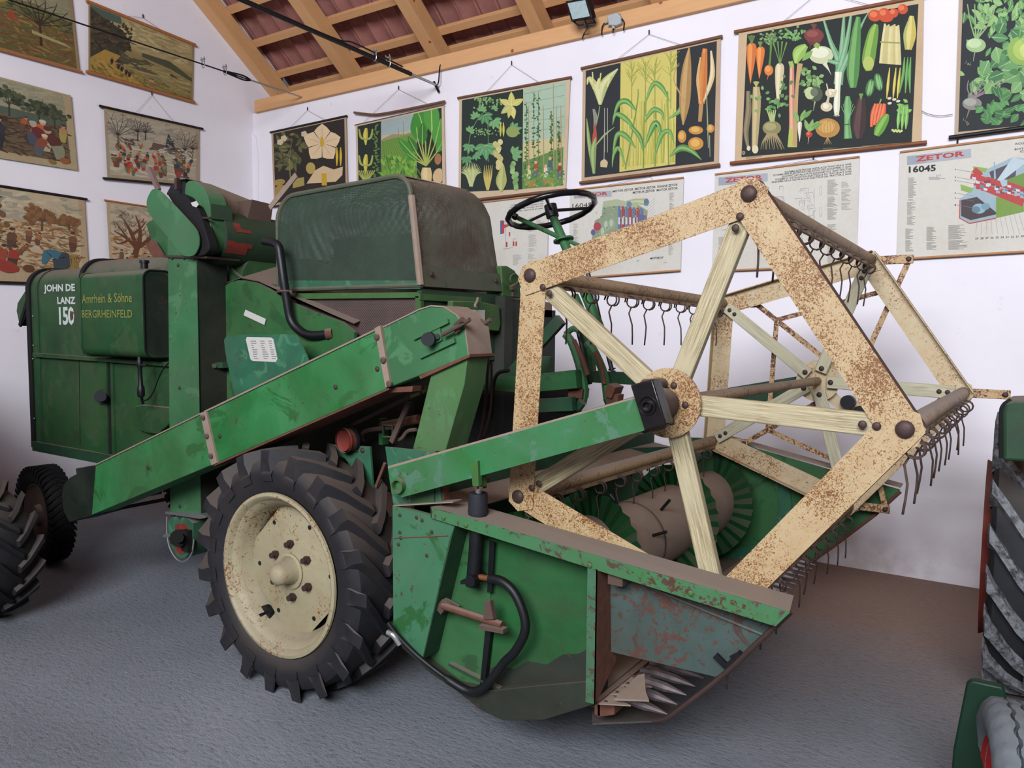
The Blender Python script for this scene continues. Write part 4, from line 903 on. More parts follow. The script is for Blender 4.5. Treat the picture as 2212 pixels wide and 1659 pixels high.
A.poly([(48, 46), (75, 44), (99, 60), (99, 66), (74, 56), (48, 52)], '4a4c38'); A.poly([(1, 78), (14, 60), (28, 62), (22, 76), (40, 88), (60, 97), (1, 97)], 'a8883e'); daubs(A, 4, 78, 50, 96, 80, ['8f7a3c', 'b3944a', '6f6034'], 9, 3, -.4)
A.poly([(40, 80), (70, 84), (99, 92), (99, 97), (50, 97)], '8a7a48'); daubs(A, 45, 84, 97, 96, 60, ['6a6038', '9a8a50'], 9, 2, -.2)
for x, y in ((20, 78), (26, 83), (29, 85), (33, 88), (36, 90)): figure(A, x, y, 10, '3a2c24', '2a2420', .6)
for x in (56, 58): figure(A, x, 95, 13, 'b09a70', '8a6a48', .4)
A.st([(50, 86, .7), (72, 93, .7), (97, 97, .7)], '4a4028'); A.st([(76, 66, 4), (84, 68, 1)], '3f3626')
A.build('painting', t, M['canvas'])
# potato harvest
t, A = picture('rural_picture', 'unframed painting of bending villagers harvesting a dark field, second row left', [W3(2.45, 3.515), W3(3.44, 3.505), W3(3.475, 2.885), W3(2.45, 2.87)], 'b0a080', M['rod_wood'], bottom=False, top=False)
A.poly([(1, 2), (93, 2), (95, 92), (1, 90)], '6a5c46'); A.poly([(1, 2), (93, 2), (94, 36), (1, 34)], '9a9880'); daubs(A, 2, 4, 92, 30, 100, ['a3a088', '8f907a', 'a8a284'], 13, 4, .1, .3)
A.poly([(1, 34), (94, 38), (94, 44), (1, 44)], '4f6054'); daubs(A, 4, 44, 92, 90, 260, ['4a3a2e', '5a4636', '3f342a', '6a5440'], 10, 2.5, -.1)
for x, y, h in ((50, 46, 36), (72, 50, 34), (84, 50, 30), (22, 46, 26)):
    tree(A, x, y, h, '3a3a2c', 7, 1.4, 1.1, ['3f4a34', '4f5a40', '2f3a2a'])
for x, y, h, c1, c2, ln, hat in ((28, 92, 40, '6a3026', '3a2c28', 1, 'c9b070'), (40, 88, 40, '2f3440', '2a2c34', 1, '3a3028'), (59, 60, 18, 'a85a34', '6a4a3c', 3, None), (66, 76, 34, 'c0603a', '4a5260', 8, 'c8c0b0'), (76, 82, 36, '6a2c2c', 'a8a890', -8, '9ab0a8'), (86, 90, 40, '5a2f2c', '8a8a74', -7, None), (90, 66, 24, 'b08a5c', 'a89a50', 1, None), (18, 50, 18, '5a4a3c', '4a4038', 1, None), (70, 90, 30, '8a4a34', '5a5a60', 5, 'd0c8b0'), (12, 84, 30, '4a3c34', '5a4c3c', 2, None)):
    figure(A, x, y, h, c1, c2, ln, hat=hat)
A.ell(90, 90, 4, 4, '9a5a34'); A.ell(80, 94, 3, 3, '8a7040')
A.build('painting', t, M['canvas'])
# ice skating
t, A = picture('rural_picture', 'winter village skating picture on pale canvas with black rods', [(224, 231), (430, 277), (430, 404), (232, 386)], 'a89880', M['rod_black'], nail=(328, 205), nl='nail above the winter skating picture', over=.04)
A.poly([(3, 5), (96, 5), (96, 94), (3, 94)], 'b3a894'); daubs(A, 4, 6, 95, 40, 150, ['9a9488', 'a8a090', '8f8a80', 'b3ab98'], 12, 4, .1, .4); daubs(A, 4, 45, 95, 92, 120, ['bdb5a0', 'c6c0ac', 'a8a294'], 14, 4, 0, .2)
A.poly([(48, 38), (78, 40), (80, 48), (46, 47)], '6a5048'); A.st([(67, 44, 12), (66, 32, 7), (65, 20, .5)], '3a3c3c'); daubs(A, 62, 26, 70, 44, 30, ['9a9a98', '30343a'], 5, 1.5, 0)
for x, y, h in ((12, 58, 54), (32, 40, 34), (83, 62, 52), (92, 50, 30), (40, 36, 26)): tree(A, x, y, h, '3a302a', 9, 1.2, 1)
daubs(A, 14, 38, 34, 46, 14, ['4a4038'], 10, 1.4, -.2); daubs(A, 46, 42, 92, 52, 60, ['4a4440', '6a5f56', 'c6c0b0'], 8, 2, -.1)
FG = ['8a3a2c', '4a5a50', 'c06a3c', '5a4a3c', '3a4450', 'b85038', '7a6a4a', '8a8468', 'a83c34', '6a4a3a']
for i in range(46):
    x = r.uniform(8, 93); y = r.uniform(48, 92); h = 7+(y-45)*.28; figure(A, x, y, h, r.choice(FG), r.choice(FG), r.uniform(-3, 3), hat=r.choice(['3a302a', 'b8503a', '6a5a44']))
for x, y in ((20, 88), (26, 92)): figure(A, x, y, 14, 'b8402c', '5a7050', 4, hat='b8402c')
A.build('painting', t, M['canvas'])
# hay making scene
t, A = picture('rural_picture', 'pale brown scene of field workers resting, lowest at the left edge', [W3(2.45, 2.66), W3(3.525, 2.65), W3(3.545, 1.905), W3(2.45, 1.89)], 'b8a284', M['rod_black'])
A.poly([(1, 2), (95, 2), (95, 86), (1, 84)], 'c0b094'); daubs(A, 2, 4, 94, 40, 120, ['b8ac94', 'c9bda4', '9a9a8a', 'a8a08c'], 12, 5, .1, .4)
daubs(A, 2, 34, 94, 86, 420, ['9a7450', '8a5f3c', 'b08a5c', 'a06a44', 'c0a074', '7a6440', 'ab8458'], 9, 2, -.1, .4)
daubs(A, 2, 8, 38, 60, 260, ['6a5430', '7a6438', '54502e', '8a6a40', '9a7a4c'], 6, 3, 1.2, .8); daubs(A, 2, 10, 24, 30, 40, ['a88a54', '5a4a30'], 6, 3, 1)
for x, y, h in ((66, 42, 26), (86, 38, 16), (22, 60, 44)): tree(A, x, y, h, '6a4628', 9, 1.6, 1.1, ['8a6440', '7a5434'])
for x, y, h, c1, c2, ln in ((44, 66, 24, '6a4a34', '5a4434', 1), (56, 56, 16, '8a5a3c', '6a4a34', 1), (88, 62, 22, '7a5034', '5f4030', 1), (62, 58, 14, 'a86a44', '6a4a3c', 2), (50, 70, 12, '8a5a34', '7a5030', 4)): figure(A, x, y, h, c1, c2, ln)
figure(A, 44, 86, 26, 'a03a30', '4a3830', 2); figure(A, 36, 84, 24, '9a4a34', 'a84a3c', 3); A.st([(34, 80, 10), (42, 84, 12), (48, 86, 4)], '9a3a30')
A.st([(76, 84, 6), (80, 72, 16), (76, 66, 8)], '3a4650'); A.st([(78, 68, 9), (70, 66, 8), (66, 78, 3)], '3f7084'); A.ell(55, 84, 4, 4, '6a4228')
for k in range(12): A.st([(90+r.uniform(-4, 4), 86, 1), (90+r.uniform(-5, 5), 66, .5)], '9a7a3c')
A.build('painting', t, M['canvas'])
# bare tree scene
t, A = picture('rural_picture', 'scene with one bare twisted brown tree, partly behind the elevator head', [W3(3.715, 2.665), W3(4.66, 2.66), W3(4.66, 1.99), W3(3.73, 1.98)], 'b8a488', M['rod_wood'], rr=.008)
A.poly([(3, 4), (96, 4), (96, 96), (3, 96)], 'bfb098'); daubs(A, 4, 5, 95, 40, 130, ['a89c88', '9a9080', 'b8ac98'], 12, 5, .1, .4); daubs(A, 4, 44, 95, 94, 260, ['a07850', '8a5c38', 'b08c60', 'c0a47c', '946a44'], 9, 2.5, 0, .4)
A.st([(26, 92, 9), (25, 74, 6), (29, 52, 6)], '6a3c22')
for P in ([(28, 58, 5), (18, 46, 3.5), (6, 38, 1)], [(28, 56, 5), (22, 36, 3.5), (16, 22, 1)], [(30, 54, 5), (32, 32, 3), (28, 14, 1)], [(30, 56, 5), (42, 42, 4), (46, 24, 1)], [(40, 44, 3), (54, 38, 2), (60, 42, .8)], [(20, 48, 3), (10, 54, 1.6), (6, 50, .6)], [(24, 40, 3), (34, 28, 1.5), (38, 20, .6)], [(18, 44, 2), (10, 30, 1), (8, 26, .4)], [(42, 42, 2), (50, 52, 1.4), (58, 54, .6)]): A.st(P, '6a3c22')
for i in range(60): x = r.uniform(5, 60); y = r.uniform(14, 52); A.st([(x, y, 1), (x+r.uniform(-6, 6), y-r.uniform(2, 8), .3)], '744a2c', None, 2)
for x, y in ((12, 78), (20, 82), (34, 80), (40, 84), (46, 82), (16, 88)): figure(A, x, y, 17, r.choice(['8a4a30', 'b08a50', '6a5a3c', 'a86a3c']), '7a5034', r.uniform(-3, 3))
A.build('painting', t, M['canvas'])
# ---------------------------------------------------------------- the combine harvester
H = thing('combine_harvester', 'old green combine harvester with a rusty cream reel, standing across the shed', 'combine harvester', (-2.6, 3.0, 0))
NL = V((.0212, .9996, -.0175)).normalized()     # across the header, near side to far side
E1 = NL.cross(V((0, 0, 1))).normalized(); E2 = E1.cross(NL).normalized()
HUB = V((-.8592, 2.1757, 1.3307)); RR, PH, LR = .646, 1.214, 1.923
def rp(k, rr=RR, n=0.0, off=(0, 0)):
    a = PH+k*2*PI/5
    return HUB+E1*(cos(a)*rr+off[0])+E2*(sin(a)*rr+off[1])+NL*n
# --- reel
def side_bar(k, n, sgn, mat, fl):
    a, b = rp(k, n=n), rp(k+1, n=n); d = (b-a); L = d.length; d.normalize(); o = d.cross(NL).normalized()
    mid = (a+b)/2
    if (mid-rp(0, 0, n)).dot(o) < 0: o = -o
    q = [(-.052, .0), (-.024, .040), (L+.024, .040), (L+.052, .0), (L+.035, -.060), (-.035, -.060)]
    tilt = lambda s: -sgn*(.001+.006*(s/L))
    bm = B(); prism(bm, [a+d*s+o*t+NL*tilt(s) for s, t in q], NL*.003*sgn)
    f = obj('reel_side_bar', bm, mat, H)
    def fn(bm):
        prism(bm, [a-d*.02+o*.037, b+d*.02+o*.037, b+d*.02+o*.041, a-d*.02+o*.041], NL*.042*sgn)
    part('flange', f, fl, fn)
    return f
for k in range(5):
    side_bar(k, 0, 1, M['cream'], M['edge_rust']); side_bar(k, LR, -1, M['cream_far'], M['cream_far'])
    for n, sg, mt in ((.022, 1, M['spoke']), (LR-.022, -1, M['spoke_far'])):
        bm = B(); beam(bm, rp(k, .05, n), rp(k, .615, n), .03 if sg > 0 else .012, .062, side=NL); sp = obj('reel_spoke', bm, mt, H, .004)
        ax = -NL
        if sg < 0:
            bolt(sp, rp(k, .07, n-.007), .013, ax)
            for q in (.06, .095): bolt(sp, rp(k, RR-q, n-.007), .011, ax)
    for q, rad in ((0, .023), (.066, .011), (.1, .011)): bolt(H, rp(k, RR-q, -.010), rad, -NL, rad*.5, name='reel_bolt')
    # tine bar with its tines
    a, b = rp(k, RR, .008), rp(k, RR, LR-.008)
    tb = part('tine_bar', H, M['bar'], lambda bm: (tube(bm, [a, b], .028, 14), beam(bm, a+V((.012, 0, -.020)), b+V((.012, 0, -.020)), .012, .036, side=(1, 0, 0))))
    if k == 0:
        def tine_mesh():
            bm = B(); P = [V((0, 0, -.01)), V((-.002, 0, -.03)), V((-.004, 0, -.045))]
            for i in range(23): a_ = PI-i*2*PI/12; P.append(V((.023+.025*cos(a_), .0016*i-.01, -.052+.025*sin(a_))))
            P += [V((.0, .02, -.10)), V((.012, .02, -.15)), V((.011, .02, -.19)), V((.008, .02, -.232))]
            tube(bm, P, .0032, 6)
            tube(bm, [V((.004, 0, .024)), V((.004, 0, -.036))], .0045, 6)
            me = bpy.data.meshes.new('tine'); bm.to_mesh(me); bm.free(); me.materials.append(M['tine']); return me
        TM = tine_mesh()
    for i in range(11):
        p = a+NL*(.012+.175*i)
        o = bpy.data.objects.new('tine', TM); C.objects.link(o); o.parent = tb; o.location = p-ORG[H.name]
        o.rotation_euler = (R_.gauss(0, .03), R_.gauss(0, .05), NL.x*-1+R_.gauss(0, .06))
def disc(n, r, th): return lambda bm: lathe(bm, [(0, 0), (r, 0), (r, th), (0, th)], HUB+NL*n, NL, 56)
d = part('reel_disc', H, M['cream'], disc(-.012, .106, .005))
for k in range(5): bolt(d, rp(k, .058, -.012), .0105, -NL)
d = part('reel_disc', H, M['cream_far'], disc(LR+.006, .106, .005))
part('reel_axle', H, M['bar'], lambda bm: tube(bm, [HUB-NL*.02, HUB+NL*LR], .021, 16))
# eccentric control at the far end
EC = (.165, .0)
for k in range(5):
    part('crank', H, M['thinrust'], lambda bm: beam(bm, rp(k, RR, LR+.03), rp(k, RR, LR+.03, (EC[0]+.02, 0)), .012, .042, side=NL), .003)
    part('control_spoke', H, M['thinrust'], lambda bm: beam(bm, rp(k, .14, LR+.045, EC), rp(k, RR, LR+.045, EC), .006, .026, side=NL))
    part('control_rail', H, M['thinrust'], lambda bm: beam(bm, rp(k, RR*.78, LR+.052, EC), rp(k+1, RR*.78, LR+.052, EC), .006, .024, side=NL))
    bolt(H, rp(k, RR, LR+.023, EC), .012, -NL, name='crank_pin')
part('eccentric_ring', H, M['cream_far'], lambda bm: lathe(bm, [(.10, 0), (.155, 0), (.155, .01), (.10, .01)], HUB+E1*EC[0]+NL*(LR+.04), NL, 48, close=True))
part('eccentric_roller', H, M['black'], lambda bm: (cyl(bm, HUB+E1*.15+E2*-.10+NL*(LR-.01), HUB+E1*.15+E2*-.10+NL*(LR+.03), .035), cyl(bm, HUB+E1*.21+E2*-.16+NL*(LR-.01), HUB+E1*.21+E2*-.16+NL*(LR+.03), .045)))
# --- reel arms
ya = 1.985
bm = B(); q = [(838, 1012), (1372, 861), (1392, 926), (866, 1071), (846, 1066)]
prism(bm, [Y(a, b, ya) for a, b in q], (0, .004, 0)); arm = obj('reel_arm', bm, M['green_arm'], H)
part('top_flange', arm, M['dust_sheet'], lambda bm: prism(bm, [Y(a, b, ya) for a, b in ((838, 1012), (1372, 861), (1372, 857), (838, 1007))], (0, .065, 0)))
part('bottom_flange', arm, M['green_arm'], lambda bm: prism(bm, [Y(a, b, ya) for a, b in ((866, 1071), (1392, 926), (1392, 930), (866, 1075))], (0, .065, 0)))
part('inner_web', arm, M['green_dark'], lambda bm: prism(bm, [Y(a, b, ya+.06) for a, b in ((850, 1005), (1372, 856), (1390, 930), (870, 1071))], (0, .004, 0)))
part('pivot_tube', arm, M['green_olive'], lambda bm: lathe(bm, [(.021, -.02), (.026, -.02), (.026, .10), (.021, .10)], Y(865, 1049, ya), (0, 1, 0), 28, close=True))
part('pivot_bore', arm, M['brown'], lambda bm: cyl(bm, Y(865, 1049, ya)+V((0, .01, 0)), Y(865, 1049, ya)+V((0, .09, 0)), .0205))
blk = part('bearing_block', H, M['grease'], lambda bm: prism(bm, [Y(a, b, 1.955) for a, b in ((1361, 832), (1409, 819), (1439, 918), (1392, 930))], (0, .06, 0)), .004)
c = Y(1399.5, 877, 1.955)
part('grease_ring', blk, M['grease'], lambda bm: (lathe(bm, [(.021, 0), (.026, -.004), (.026, .003)], c, (0, 1, 0), 28), lathe(bm, [(.011, -.012), (.015, -.012), (.016, .002), (.011, .002)], c, (0, 1, 0), 24, close=True)))
bh = part('bearing_housing', H, M['brown'], lambda bm: lathe(bm, [(0, -.05), (.03, -.05), (.034, -.03), (.042, -.02), (.052, .0), (.046, .05), (.0, .05)], HUB-NL*.08, NL, 32))
for dz in (.058, -.062): part('housing_ear', bh, M['brown'], lambda bm: (cyl(bm, HUB-NL*.15+E2*dz-E1*.01, HUB-NL*.03+E2*dz-E1*.01, .019, 12), cyl(bm, HUB-NL*.17+E2*dz-E1*.01, HUB-NL*.03+E2*dz-E1*.01, .011, 6)))
part('reel_arm', H, M['green_dark'], lambda bm: beam(bm, V((-1.95, 4.17, 1.04)), HUB+NL*(LR+.1)+V((.05, 0, 0)), .06, .105))
part('arm_bracket', H, M['green_olive'], lambda bm: (prism(bm, [Y(a, b, ya-.012) for a, b in ((1016, 1000), (1032, 996), (1034, 1050), (1021, 1050))], (0, .02, 0)), beam(bm, Y(1040, 1012, 2.03), Y(1043, 1050, 2.03), .02, .02)))
# --- header
yo, ys = 2.015, 2.125
def hp(x, z, t, x0=0): return V((x, ys, z))+NL*t        # a point of the near end plane pushed t across
SH = [Y(*p, yo) for p in ((930, 1097), (1706, 1324))]; z_in = [Y(985, 1082, ys), Y(1696, 1313, ys)]
sh = part('end_shelf', H, paint('dusty_shelf_paint', '5f9a6e', '4a8a5c', '6b5148', rust=.5, dust=1, scale=7, k=.42), lambda bm: prism(bm, [SH[0]+V((.0, 0, .0)), SH[1], SH[1]+V((-.02, ys+.02-yo, 0)), SH[0]+V((.06, ys+.02-yo, 0))], (0, 0, .004)))
part('shelf_lip', sh, paint('shelf_lip_paint', '4f9a5c', '5aa06a', '6b5148', rust=.5, dust=.4, scale=9, k=.40), lambda bm: prism(bm, [SH[0], SH[1], SH[1]+V((-.035, 0, -.045)), SH[0]+V((0, 0, -.036))], (0, .004, 0)), .001)
part('shelf_end', sh, M['teal'], lambda bm: prism(bm, [SH[0], SH[0]+V((.06, ys-yo, 0)), SH[0]+V((.06, ys-yo, -.036)), SH[0]+V((0, 0, -.036))], (.004, 0, 0)))
for p in ((1031, 1107, .036), ):
    c = Y(p[0], p[1], 2.07); part('shelf_hole', sh, M['dark'], lambda bm: lathe(bm, [(0, 0), (p[2], 0), (p[2], .0015), (0, .0015)], V((c.x, 2.075, c.z+.004)), (0, 0, 1), 28))
for a, b in ((1266, 1190), (1438, 1243)):
    c = Y(a, b, 2.06); part('shelf_slot', sh, M['dark'], lambda bm: lathe(bm, [(0, 0), (.009, 0), (.009, .0012), (0, .0012)], c+V((0, 0, .004)), (0, 0, 1), 16))
for a, b in ((958, 1119), (1274, 1222), (1006, 1135), (1492, 1282)): bolt(sh, Y(a, b, yo-.001), .008, mat=M['green_olive'])
side = plate('header_side', H, M['green_deep'], [(930, 1112), (1290, 1218), (1290, 1530), (1150, 1500), (1030, 1482), (930, 1440), (905, 1415)], ys, .006)
plate('side_recess', side, M['green'], [(970, 1142), (1068, 1172), (1045, 1482), (990, 1470), (915, 1418)], ys-.004, .003)
post = plate('rear_panel', H, paint('panel_paint', '4f9c7c', '3f9070', '1f7a40', rust=.18, dust=.5, scale=2.4, k=.38, tint=GT), [(848, 1092), (985, 1128), (972, 1160), (912, 1424), (876, 1400), (850, 1368)], 2.03, .02)
for a, b in ((864, 1113), (900, 1118), (912, 1124), (864, 1150), (933, 1149), (861, 1176), (866, 1162), (922, 1200)): bolt(post, Y(a, b, 2.03), .007)
part('panel_seam', post, M['rustc'], lambda bm: tube(bm, [Y(851, 1162, 2.029), Y(968, 1157, 2.029)], .0025, 6))
part('panel_fold', post, M['green_dark'], lambda bm: prism(bm, [Y(a, b, 2.03) for a, b in ((985, 1128), (972, 1160), (912, 1424), (914, 1424), (976, 1160))], (0, .09, 0)))
up = plate('bracket_plate', H, M['teal'], [(832, 965), (940, 976), (955, 1092), (850, 1092)], 2.052, .008)
plate('bracket_plate', H, M['green'], [(893, 1040), (938, 1040), (938, 1090), (885, 1090)], 2.046, .004)
plate('rust_post', H, M['rustc'], [(938, 1020), (956, 1020), (960, 1095), (938, 1095)], 2.06, .03)
part('panel_top_edge', post, M['dust_sheet'], lambda bm: prism(bm, [Y(850, 1094, 2.025), Y(978, 1086, 2.025), Y(978, 1086, 2.025)+V((0, .05, 0)), Y(850, 1094, 2.025)+V((0, .05, 0))], (0, 0, .004)))
# corner post at the knife
x0 = Y(1268, 1300, yo).x; zt = Y(1278, 1228, yo).z; zb = Y(1278, 1520, yo).z
cp = part('corner_post', H, paint('post_paint', '5a9a70', '4f8c66', '6b5148', rust=.6, dust=.2, scale=12, k=.40), lambda bm: box(bm, (x0, yo, zb), (x0+.034, yo+.004, zt)))
part('post_web', cp, M['rustc'], lambda bm: prism(bm, [V((x0+.034, yo, zb)), V((x0+.034, yo, zt)), V((x0+.036, ys+.03, zt)), V((x0+.036, ys+.03, zb+.09))], (-.005, 0, 0)))
dv = plate('divider', H, M['green_rust'], [(1318, 1245), (1500, 1285), (1688, 1352), (1565, 1450), (1546, 1462), (1320, 1408)], ys-.02, .008)
part('crease', dv, M['green_rust'], lambda bm: tube(bm, [Y(1395, 1266, ys-.022), Y(1650, 1372, ys-.022)], .005, 6))
part('bracket', dv, M['brown'], lambda bm: (box(bm, tuple(Y(1312, 1262, yo+.02)), tuple(Y(1345, 1235, yo+.02)+V((0, .05, 0)))), ), .002)
rail = part('divider_rail', H, M['bolt'], lambda bm: tube(bm, smooth_path([Y(1708, 1322, 2.07), Y(1640, 1385, 2.07), Y(1562, 1458, 2.08), Y(1470, 1530, 2.08), Y(1436, 1553, 2.09), Y(1410, 1556, 2.10)]), .0075, 8))
part('latch', dv, M['black'], lambda bm: (beam(bm, Y(1545, 1415, 2.09), Y(1570, 1440, 2.09), .01, .018), beam(bm, Y(1570, 1440, 2.09), Y(1600, 1410, 2.09), .02, .014), beam(bm, Y(1578, 1420, 2.09), Y(1602, 1408, 2.09), .006, .008)))
za = Y(1280, 1560, 2.12).z
shoe = part('divider_shoe', H, flat('muddy_steel', '4a4340', .7, .2, .4, 30, .3), lambda bm: prism(bm, [V((p.x, p.y, za)) for p in (Z(1280, 1562, za), Z(1430, 1556, za), Z(1470, 1516, za), Z(1335, 1502, za), Z(1278, 1532, za))], (0, 0, -.006)))
# knife bar, guards and knife sections
kb0 = Y(1290, 1520, 2.10)
def kp(x, t, z): return V((kb0.x+x, 2.10, kb0.z+z))+NL*t
part('knife_bar', H, M['rustc'], lambda bm: (prism(bm, [kp(0, 0, 0), kp(.06, 0, .01), kp(.06, 0, -.02), kp(.0, 0, -.045)], NL*2.06), prism(bm, [kp(-.01, 0, -.04), kp(.012, 0, -.04), kp(.012, 0, .015), kp(-.01, 0, .015)], NL*2.06)), .002)
gm = flat('worn_guard_steel', '5a5050', .5, .4, .4, 40, .3)
for i in range(26):
    t_ = .05+i*.078
    def gd(bm):
        P = [kp(.02, t_, .012), kp(.07, t_, .018), kp(.13, t_, .016), kp(.18, t_, .012), kp(.215, t_, .008)]
        tube(bm, smooth_path(P, 4), [.013]*4+[.017]*2+[.016]*4+[.013, .011, .009, .007, .005, .003]+[.0015], 8)
    part('knife_guard', H, gm, gd)
for i in range(3):
    t_ = -.02+i*.078
    part('knife_section', H, M['dust_sheet'], lambda bm: prism(bm, [kp(.035, t_-.038, .03), kp(.035, t_+.038, .03), kp(.125, t_, .035)], (0, 0, .004)))
    bolt(H, kp(.048, t_-.015, .034), .006, (0, 0, 1), name='knife_rivet')
part('knife_head_plate', H, M['dust_sheet'], lambda bm: prism(bm, [Y(1327, 1513, 2.06), Y(1402, 1516, 2.06), Y(1395, 1498, 2.10), Y(1392, 1458, 2.2), Y(1377, 1462, 2.2)], (0, 0, .005)))
# floor, back sheet and far end of the header
part('header_floor', H, M['green_dark'], lambda bm: prism(bm, [kp(.0, 0, .01), kp(-.12, 0, -.03), kp(-.35, 0, -.06), kp(-.60, 0, -.02), kp(-.60, 0, -.03), kp(-.35, 0, -.07), kp(-.12, 0, -.04), kp(.0, 0, .0)], NL*2.06))
part('header_floor_ramp', H, M['dust_sheet'], lambda bm: prism(bm, [kp(-.01, .02, .022), kp(-.16, .02, -.012), kp(-.16, .02, -.016), kp(-.01, .02, .016)], NL*2.02))
part('header_back', H, M['green'], lambda bm: prism(bm, [V((-1.80, ys+.01, .36)), V((-1.85, ys+.01, .70)), V((-1.83, ys+.01, .96)), V((-1.845, ys+.01, .96)), V((-1.865, ys+.01, .70)), V((-1.815, ys+.01, .36))], NL*2.04))
part('header_top_beam', H, M['green_dark'], lambda bm: beam(bm, V((-1.82, ys+.02, .955)), V((-1.82, ys+.02, .955))+NL*2.03, .09, .07, side=(1, 0, 0)))
part('header_top_sheet', H, M['dust_sheet'], lambda bm: prism(bm, [V((-1.80, ys+.02, .93)), V((-1.62, ys+.02, .90)), V((-1.62, ys+.02, .895)), V((-1.80, ys+.02, .925))], NL*2.03))
yf = 4.19
far = plate('header_side', H, M['green'], [(1490, 945), (1560, 948), (1945, 1058), (1890, 1110), (1760, 1205), (1560, 1205), (1480, 1170)], yf, .008)
part('end_shelf', H, M['dust_sheet'], lambda bm: prism(bm, [Y(1560, 946, yf), Y(1945, 1054, yf), Y(1945, 1054, yf)+V((0, .1, 0)), Y(1560, 946, yf)+V((0, .1, 0))], (0, 0, .006)))
cf = V((-1.28, yf, .60))
part('auger_flange', far, M['teal'], lambda bm: lathe(bm, [(.27, -.004), (.27, -.012), (.34, -.012), (.34, -.004)], cf, (0, 1, 0), 56, close=True))
part('divider_rail', H, M['rustc'], lambda bm: tube(bm, [Y(1945, 1062, yf-.02), Y(1890, 1112, yf-.02), Y(1800, 1180, yf-.02), Y(1750, 1215, yf-.02)], .009, 8))
# auger
ax0 = V((-1.42, ys+.03, .62)); AL = 2.02
ag = part('auger', H, flat('dusty_drum', '8a786a', .85, 0, .25, 9, .1), lambda bm: tube(bm, [ax0+NL*(.0), ax0+NL*AL], .172, 48))
part('auger_tube_cap', ag, M['brown'], lambda bm: (lathe(bm, [(.176, 0), (.176, .012)], ax0+NL*.95, NL, 40)))
def flight(bm, t0, t1, hand, ph, ri=.165, ro=.275, n=90, turns=1.6):
    d, s, t = frame_of(NL); A_ = []; Bq = []
    for i in range(n+1):
        u = i/n; a = ph+hand*turns*2*PI*u; c_ = ax0+NL*(t0+(t1-t0)*u); w = (s*cos(a)+t*sin(a))
        rip = .010*sin(i*PI) if False else .012*(1 if i % 2 else -1)
        A_.append(bm.verts.new(c_+w*ri)); Bq.append(bm.verts.new(c_+w*ro+NL*rip))
    for i in range(n): bm.faces.new((A_[i], A_[i+1], Bq[i+1], Bq[i]))
    bmesh.ops.solidify(bm, geom=bm.faces[:], thickness=.003)
part('auger_flight', ag, M['green_deep'], lambda bm: flight(bm, .02, .80, 1, .3)); part('auger_flight', ag, M['green_deep'], lambda bm: flight(bm, AL-.02, 1.15, -1, 1.5))
for i, a in enumerate((.4, 1.8, 3.2, 5.0, .9, 2.4)):
    d_, s_, t_ = frame_of(NL); w = s_*cos(a)+t_*sin(a); p = ax0+NL*(.85+.05*i)
    part('auger_finger', ag, M['black'], lambda bm: tube(bm, [p+w*.12, p+w*.24], .007, 8))
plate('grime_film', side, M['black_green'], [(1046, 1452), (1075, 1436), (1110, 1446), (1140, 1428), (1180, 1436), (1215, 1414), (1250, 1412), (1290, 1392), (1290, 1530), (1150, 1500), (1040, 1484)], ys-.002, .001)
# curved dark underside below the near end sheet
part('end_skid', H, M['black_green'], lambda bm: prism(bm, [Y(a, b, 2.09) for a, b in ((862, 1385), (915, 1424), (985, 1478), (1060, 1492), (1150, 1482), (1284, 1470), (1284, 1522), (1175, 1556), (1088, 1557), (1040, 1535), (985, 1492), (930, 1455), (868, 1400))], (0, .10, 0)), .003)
# --- hydraulics on the near end
yc = 2.065
hc = part('hydraulic_cylinder', H, M['black'], lambda bm: tube(bm, [Y(1031, 1128, yc), Y(1027, 1200, yc), Y(1021, 1265, yc)], .0245, 24))
part('rubber_sleeve', hc, flat('sleeve_rubber', '1e1e24', .7, 0, .2, 60, .1), lambda bm: lathe(bm, [(0, 0), (.026, 0), (.033, .012), (.0335, .03), (.033, .085), (.032, .092), (0, .092)], Y(1032, 1122, yc), (.01, 0, 1), 28))
part('piston_rod', hc, M['steel'], lambda bm: tube(bm, [Y(1034, 1064, yc), Y(1037, 1048, yc)], .012, 14))
part('fork', hc, M['rustc'], lambda bm: (beam(bm, Y(1030, 1056, 2.03), Y(1030, 1030, 2.03), .012, .012), beam(bm, Y(1046, 1054, 2.09), Y(1046, 1028, 2.09), .012, .012), cyl(bm, Y(1028, 1040, 2.0), Y(1050, 1036, 2.13), .012)))
part('cylinder_foot', hc, M['black'], lambda bm: (cyl(bm, Y(1015, 1255, 2.03), Y(1015, 1255, 2.03)+V((0, .07, 0)), .020), beam(bm, Y(1000, 1256, 2.05), Y(1032, 1256, 2.05), .03, .012)))
part('union', hc, flat('copper_union', '7a4a30', .5, .5, .3, 40, 0), lambda bm: cyl(bm, Y(1034, 1246, yc), Y(1062, 1250, yc), .010))
part('hydraulic_hose', H, M['hose'], lambda bm: tube(bm, smooth_path([Y(1058, 1249, 2.05), Y(1085, 1256, 2.045), Y(1112, 1282, 2.045), Y(1132, 1330, 2.045), Y(1133, 1368, 2.045), Y(1112, 1408, 2.05), Y(1088, 1432, 2.06), Y(1066, 1462, 2.06), Y(1040, 1488, 2.06), Y(1010, 1492, 2.06), Y(960, 1462, 2.04), Y(900, 1415, 2.02), Y(858, 1372, 2.0), Y(838, 1345, 1.99)]), [.0155]*60+[.009]*19, 12))
part('hose_fitting', H, M['steel'], lambda bm: tube(bm, smooth_path([Y(838, 1366, 1.99), Y(850, 1372, 1.99), Y(864, 1392, 2.0)]), .011, 10))
